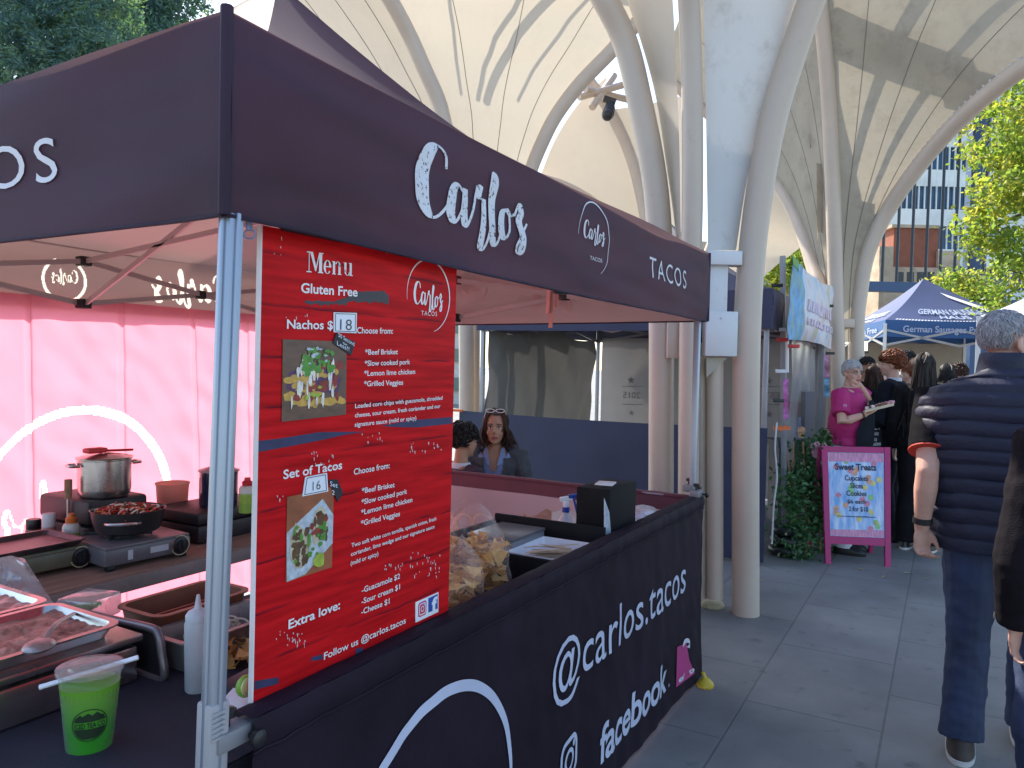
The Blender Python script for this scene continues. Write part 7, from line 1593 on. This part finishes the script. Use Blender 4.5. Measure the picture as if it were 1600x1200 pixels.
b.rings([(V((nk_.x, -.015, zhi-.03)), .108, .098), (V((nk_.x, -.02, zhi+.02)), .100, .090), (V((nk_.x, -.02, zhi+.055)), .094, .086), (V((nk_.x, -.02, zhi+.060)), .088, .080), (V((nk_.x, -.015, zhi+.02)), .085, .078)], 40, caps=False); part('collar', m1_.out(b), VST, ve, smooth=60)
b = MB(); zc_ = zhi-.055; bp0 = V((nk_.x, -.130, zc_))
for pts in ([(-.030, 0), (-.012, .012), (-.004, .006), (.004, .013), (.012, .007), (.03, .001)],): b.tube([bp0+V((x, 0, y)) for x, y in pts], .002, 5)
part('emblem', m1_.out(b), mat('emblem_thread', (.10, .12, .2), .5), ve)
b = MB(); w_ = m1_.J['lw']; e_ = m1_.J['le']; d_ = (w_-e_).normalized(); c = w_-d_*.028; x_ = d_.orthogonal().normalized(); y_ = d_.cross(x_)
b.tube([c-d_*.013, c-d_*.012, c+d_*.012, c+d_*.013], [.036, .0385, .0385, .036], 24); wa = part('watch', m1_.out(b), BLK, m1_.root)

# person cut by the right edge
m2_ = Fig('person in a dark jacket and jeans cut off by the right edge of the picture', 1720, 2.35, facing(.5, .866), 1.74, skin=SKF, voxel=.008)
pl_ = m2_.px_local; m2_.J.update(ls=pl_(1632, 690), le=pl_(1592, 880)+V((0, -.02, 0)), lw=pl_(1590, 985)+V((0, .06, 0)))
m2_.J['lk'] = pl_(1625, 1150)+V((0, .02, 0)); m2_.J['la'] = V((pl_(1640, 1300).x, -.02, .07))
m2_.body(lhand=dict(palm=V((.6, -.6, 0)), side=V((.3, 1, 0)), curl=.7, d=V((.15, .1, -1))), legs=True)
m2_.hair(HBRN, 'short', 200, seed=9); m2_.top(mat('dark_jacket', (.010, .008, .011), .85, spec=.1, var=.25, scale=9, bump=.3, bscale=240), 'jacket', .02, 'long', -.16, .006, .97, slw=1.15); m2_.trousers(DEN, 'jeans', .014, .006); m2_.shoes(SHB, SHB)
b = MB(); c = lerp(m2_.J['le'], m2_.J['lw'], .88)+V((-.058, -.01, 0)); b.lathe([(0, 0), (.010, 0), (.011, .003), (0, .004)], c, 14, Matrix.Rotation(R(-90), 3, 'Y')); part('button', m2_.out(b), STLD, m2_.root)

# woman in pink serving samples
f3 = Fig('grey haired woman in magenta polo and apron holding a sample tray, hand at chin', 1330, 6.75, facing(.86, -.50), 1.70, head_yaw=R(-42), head_pitch=R(-2), skin=SKF, voxel=.009, female=True, bulk=1.15)
pl_ = f3.px_local
f3.J.update(head=pl_(1328, 582)+V((0, .02, 0)), rs=pl_(1313, 617, .10), re=pl_(1315, 660, .22), rw=pl_(1350, 648, .22), le=pl_(1358, 628, -.10), lw=pl_(1343, 602, .02), ls=pl_(1338, 612, -.12), neck=pl_(1327, 606))
f3.body(rhand=dict(palm=V((0, 0, 1)), side=V((-1, .3, 0)), curl=.25, d=f3.px_local(1366, 641, .2)-f3.J['rw']), lhand=dict(palm=V((.2, -1, .2)), side=V((1, 0, .3)), curl=1.1, d=f3.px_local(1338, 592, .08)-f3.J['lw']), brow=BROWG)
f3.hair(HSLV, 'short', 700, seed=2, r=.0032, hl=.35)
PKP = mat('magenta_polo', (.42, .012, .13), .7, var=.12, scale=8, bump=.2, bscale=220)
po_ = f3.top(PKP, 'polo_shirt', .014, 'short', .02, .006, .95, slw=1.2, belly=.9)
b = MB(); nk_ = f3.J['neck']; b.rings([(nk_+V((0, .0, -.035)), .088, .085), (nk_+V((0, .005, .0)), .072, .075), (nk_+V((0, .02, -.035)), .098, .10)], 24, caps=False); part('collar', f3.out(b), PKP, po_)
f3.trousers(mat('white_trousers', (.62, .64, .72), .7, var=.08), 'trousers', .016, .005, 1.1, .16); f3.shoes(SHB, SHB)
b = MB(); APR = CLN; P_, Nk_ = f3.J['pel'], f3.J['neck']
def apr(u, v):
    z = lerp(.42, 1.36, v); t = (z-P_.z)/(Nk_.z-P_.z); a = lerp(-1.15, 1.15, u)*(1 if v < .72 else lerp(1, .45, (v-.72)/.28)); rx = .235; ry = .205 if .1 < t < .8 else .19
    c = lerp(P_, Nk_, max(0, t)); return V((c.x+rx*math.sin(a), c.y+ry*math.cos(a)+.006*noise.noise(V((u*6, v*4, 1))), z))
b.grid(apr, 24, 30); part('apron', f3.out(b), APR, f3.root, smooth=70)
b = MB(); h = f3.h
for sg in (-1, 1): b.tube([h(sg*.031+.021*math.cos(a), .094-.010*abs(math.cos(a)), .0+.015*math.sin(a)) for a in [2*math.pi*k/14 for k in range(15)]], .0014, 5); b.tube([h(sg*.052, .084, .004), h(sg*.076, .0, .002)], .0014, 5)
b.tube([h(-.010, .096, .004), h(.010, .096, .004)], .0014, 5); part('glasses', f3.out(b), BLK, f3.root)
b = MB(); c = lerp(f3.J['rs'], f3.J['re'], .42)+Rz(-f3.ang)@(-_f0*.081); ex = Rz(-f3.ang)@_r0
for k in range(7): a = k*.9; b.ell(c+ex*(.012*math.cos(a))+V((0, 0, .01+.009*math.sin(a))), (.008, .004, .007), 6)
b.bar(c+V((0, 0, -.018)), c+V((0, 0, .006)), .006, .003); part('sleeve_print', f3.out(b), mat('pale_pink_print', (.7, .45, .55), .6), po_)
b = MB(); w_, e_ = f3.J['rw'], f3.J['re']; d_ = (w_-e_).normalized(); b.tube([w_-d_*.02, w_-d_*.008], .033, 16); part('wristband', f3.out(b), BLK, f3.root)
tq = thing('tray', 'cream sample tray with small pink cakes held by the woman in magenta', 'tray', W(1378, 632, 6.5))
b = MB(); a_, c_ = W(1352, 640, 6.52), W(1397, 629, 6.42); u_ = (c_-a_); o_ = V((0, 0, 1)).cross(u_.normalized())*.11
b.plate([a_-o_, c_-o_, c_+o_, a_+o_], .022, V((0, 0, 1))); part('board', b, mat('cream_board', (.62, .52, .36), .6), tq)
b = MB(); rnd = random.Random(3)
for _ in range(34): p = lerp(a_, c_, rnd.uniform(.05, .95))+o_*rnd.uniform(-.8, .8)+V((0, 0, .010)); b.mi = rnd.randrange(3); b.box(p, (.028, .028, .022), rot=rnd.uniform(0, 3), bev=.004)
q = part('cakes', b, [mat('cake_pink', (.55, .25, .3), .6), mat('cake_white', (.7, .64, .6), .6), mat('cake_brown', (.2, .08, .05), .6)], tq); q['kind'] = 'stuff'

# man with auburn hair
f4 = Fig('auburn curly haired man in a dark navy suit standing with his back turned', 1396, 7.3, facing(-.72, .62), 1.83, head_yaw=R(18), skin=SKL, voxel=.010)
f4.J.update(re=V((.24, .02, 1.14)), rw=V((.20, .25, 1.10)), le=V((-.24, .02, 1.14)), lw=V((-.16, .26, 1.12)))
f4.body(); f4.hair(HRED, 'curly', 420, seed=5, r=.0065, hl=.38); f4.top(CLN, 'jacket', .022, 'long', -.2, .006, .97, slw=1.12); f4.trousers(CLN, 'trousers', .016, .005, 1.15); f4.shoes(SHB, SHB)
b = MB(); nk_ = f4.J['neck']; b.rings([(nk_+V((0, 0, -.045)), .080, .074), (nk_+V((0, -.01, .022)), .064, .062), (nk_+V((0, -.01, .018)), .060, .058)], 22, caps=False); part('collar', f4.out(b), mat('white_collar', (.6, .62, .68), .6), f4.root)
# woman with very long hair
f5 = Fig('woman in black with very long dark hair, standing next to the vest man', 1443, 6.9, facing(.62, .78), 1.80, skin=SKL, voxel=.010, female=True)
f5.body(); f5.hair(HDRK, 'long', 620, L=.72, seed=3, r=.0075, wave=.035); f5.top(CLB, 'jacket', .018, 'long', -.16, .006, .96, slw=1.1); f5.trousers(CLB, 'trousers', .018, .005, 1.5); f5.shoes(SHB, SOLW)
# dark haired man further back
f6 = Fig('dark haired man in a black suit in profile before the blue gazebo', 1414, 9.2, facing(.9, .1), 1.90, skin=SKT, voxel=.012)
f6.body(); f6.hair(HBLK, 'short', 320, seed=6, r=.005, hl=.4); f6.top(CLN, 'jacket', .02, 'long', -.2, .006, .97); f6.trousers(CLN); f6.shoes(SHB, SHB)
b = MB(); nk_ = f6.J['neck']; b.rings([(nk_+V((0, 0, -.045)), .076, .072), (nk_+V((0, -.01, .022)), .064, .062)], 20, caps=False); part('collar', f6.out(b), mat('white_collar', (.6, .62, .68)), f6.root)
def extra(label, px, d, fx, fy, H, hm, kind, L=0, sk=SKT, cm=CLB, fem=False, sd=1):
    f = Fig(label, px, d, facing(fx, fy), H, skin=sk, voxel=.014, female=fem); f.body(); f.hair(hm, kind, 260, L=L, seed=sd, r=.007, wave=.02); f.top(cm, 'jacket', .018, 'long', -.16, .006, .96); f.trousers(CLB); f.shoes(SHB, SHB)
extra('bald headed man in black half hidden behind the woman in magenta', 1352, 8.9, .3, -.9, 1.80, HBLK, 'short', sd=11)
extra('woman with dark shoulder length hair leaning in beside the auburn haired man', 1366, 8.2, .8, -.3, 1.70, HBRN, 'long', .22, SKL, CLB, True, 12)
extra('fair haired person behind the long haired woman, left of her head', 1424, 8.4, -.5, .8, 1.72, HRED, 'short', 0, SKL, CLN, True, 13)
extra('person with black bobbed hair right of the long haired woman', 1480, 9.2, .2, .9, 1.74, HBLK, 'long', .12, SKT, CLB, True, 14)
extra('brown haired person farthest back below the blue gazebo', 1499, 10.2, -.3, .9, 1.76, HBRN, 'curly', 0, SKL, CLB, False, 15)

# the two seated at the back of the taco stall
bn_ = thing('bench', 'low dark bench under the two seated women behind the half wall', 'bench', W(752, 800, 5.2))
cbn = W(752, 800, 5.25); b = MB(); b.box((cbn.x, cbn.y, .43), (1.3, .42, .04), rot=HEAD, bev=.006); part('seat', b, BPL, bn_)
for sg in (-1, 1): b = MB(); o_ = _r0*.55*sg; b.box((cbn.x+o_.x, cbn.y+o_.y, .205), (.05, .38, .41), rot=HEAD, bev=.004); part('leg', b, BPL, bn_)
def seated(label, px, d, hy, face, **kw):
    f = Fig(label, px, d, face, 1.62, voxel=kw.pop('voxel', .007), female=True, **kw); z = W(px, hy, d).z; o = z-(1.615*f.k)
    for a in ('pel', 'neck', 'head', 'rs', 'ls', 're', 'le', 'rw', 'lw', 'rh', 'lh'): f.J[a] = f.J[a]+V((0, 0, o))
    zh = f.J['rh'].z; f.J.update(rk=V((.10, .40, zh)), lk=V((-.10, .40, zh)), ra=V((.10, .40, max(.06, zh-.42))), la=V((-.10, .40, max(.06, zh-.42))))
    f.J.update(re=f.J['rs']+V((.06, .06, -.25)), le=f.J['ls']+V((-.06, .06, -.25)), rw=f.J['rs']+V((-.02, .26, -.33)), lw=f.J['ls']+V((.02, .26, -.33))); return f
f7 = seated('woman in grey denim jacket with shoulder length hair seated behind the half wall', 776, 5.2, 668, facing(-.05, -1), skin=SKT, head_pitch=R(4))
f7.hs = .97; f7.body(); f7.hair(HBRN, 'long', 620, L=.15, seed=21, r=.0048, hl=.60, wave=.032)
JKT = mat('grey_denim', (.045, .048, .055), .75, var=.35, scale=14, bump=.3, bscale=260); SHT = mat('blue_chambray', (.16, .21, .36), .75, var=.15, scale=12)
pz7, nz7 = f7.J['pel'].z, f7.J['neck'].z; t7 = lambda p: (p.z-pz7)/(nz7-pz7)
f7.top(SHT, 'shirt', .010, 'none', 0, .003, .96, cut=lambda p: p.y > 0 and t7(p) > .66 and abs(p.x) < .10*(t7(p)-.66)/.3)
jk = f7.top(JKT, 'jacket', .022, 'long', -.1, .005, .90, slw=1.12, cut=lambda p: p.y > 0 and abs(p.x) < .055+.04*max(0, t7(p)-.5))
P_, Nk_ = f7.J['pel'], f7.J['neck']
b = MB()
for sg in (-1, 1): b.plate([V((sg*.022, .134, Nk_.z-.115)), V((sg*.080, .100, Nk_.z-.085)), V((sg*.066, .045, Nk_.z+.012)), V((sg*.046, .078, Nk_.z-.005))], .006, V((0, 1, .3)))
part('collar', f7.out(b), SHT, f7.root)
b = MB()
for sg in (-1, 1): b.box(V((sg*.105, .142, lerp(P_, Nk_, .60).z)), (.075, .014, .05), bev=.004)
part('pocket_flap', f7.out(b), JKT, jk)
h = f7.h
for sg in (-1, 1): b = MB(); b.tube([h(sg*.080, .010+.014*math.cos(a), -.066+.022*math.sin(a)) for a in [2*math.pi*k/18 for k in range(19)]], .0022, 6); part('earring', f7.out(b), mat('silver', (.7, .68, .66), .2, metal=1), f7.root)
b = MB()
for sg in (-1, 1): b.tube([h(sg*.035+.030*math.cos(a), .070-.018*math.sin(a)*0, .118+.012*math.sin(a)) for a in [2*math.pi*k/16 for k in range(17)]], .0032, 6); b.tube([h(sg*.064, .066, .118), h(sg*.086, -.03, .06)], .0025, 6)
b.tube([h(-.006, .074, .118), h(.006, .074, .118)], .003, 6); part('sunglasses', f7.out(b), mat('pale_frame', (.62, .6, .6), .3), f7.root)
f7.trousers(DEN)
f8 = seated('girl with dark tied hair and plum top seated beside the menu board edge', 722, 4.95, 690, facing(.75, .62), skin=SKT)
f8.hs = .93; f8.body(); f8.hair(HBLK, 'curly', 420, seed=22, r=.005, hl=.42)
b = MB(); c = f8.h(0, -.10, .06); rnd = random.Random(5)
for _ in range(60): d_ = V((rnd.gauss(0, 1), rnd.gauss(0, 1), rnd.gauss(0, 1))).normalized()*.04; e2 = V((rnd.gauss(0, 1), rnd.gauss(0, 1), rnd.gauss(0, 1))).normalized()*.02; b.tube(catmull([c+d_*.5, c+d_+e2, c+d_*.9-e2-V((0, 0, .03))], 3), .005, 5)
part('hair_bun', f8.out(b), HBRN, f8.root); b = MB(); b.tube([c+V((.035*math.cos(a), .02, .03*math.sin(a))) for a in [2*math.pi*k/12 for k in range(13)]], .008, 6); part('hair_tie', f8.out(b), mat('burgundy_tie', (.2, .02, .04), .6), f8.root)
f8.top(mat('plum_top', (.030, .014, .024), .75, var=.2), 'shirt', .016, 'long', -.1, .005, .93); f8.trousers(CLB)
b = MB(); b.rings([(f8.J['neck']+V((0, 0, -.035)), .085, .075), (f8.J['neck']+V((0, 0, .0)), .064, .060)], 22, caps=False); part('collar', f8.out(b), mat('white_collar', (.6, .62, .68)), f8.root)
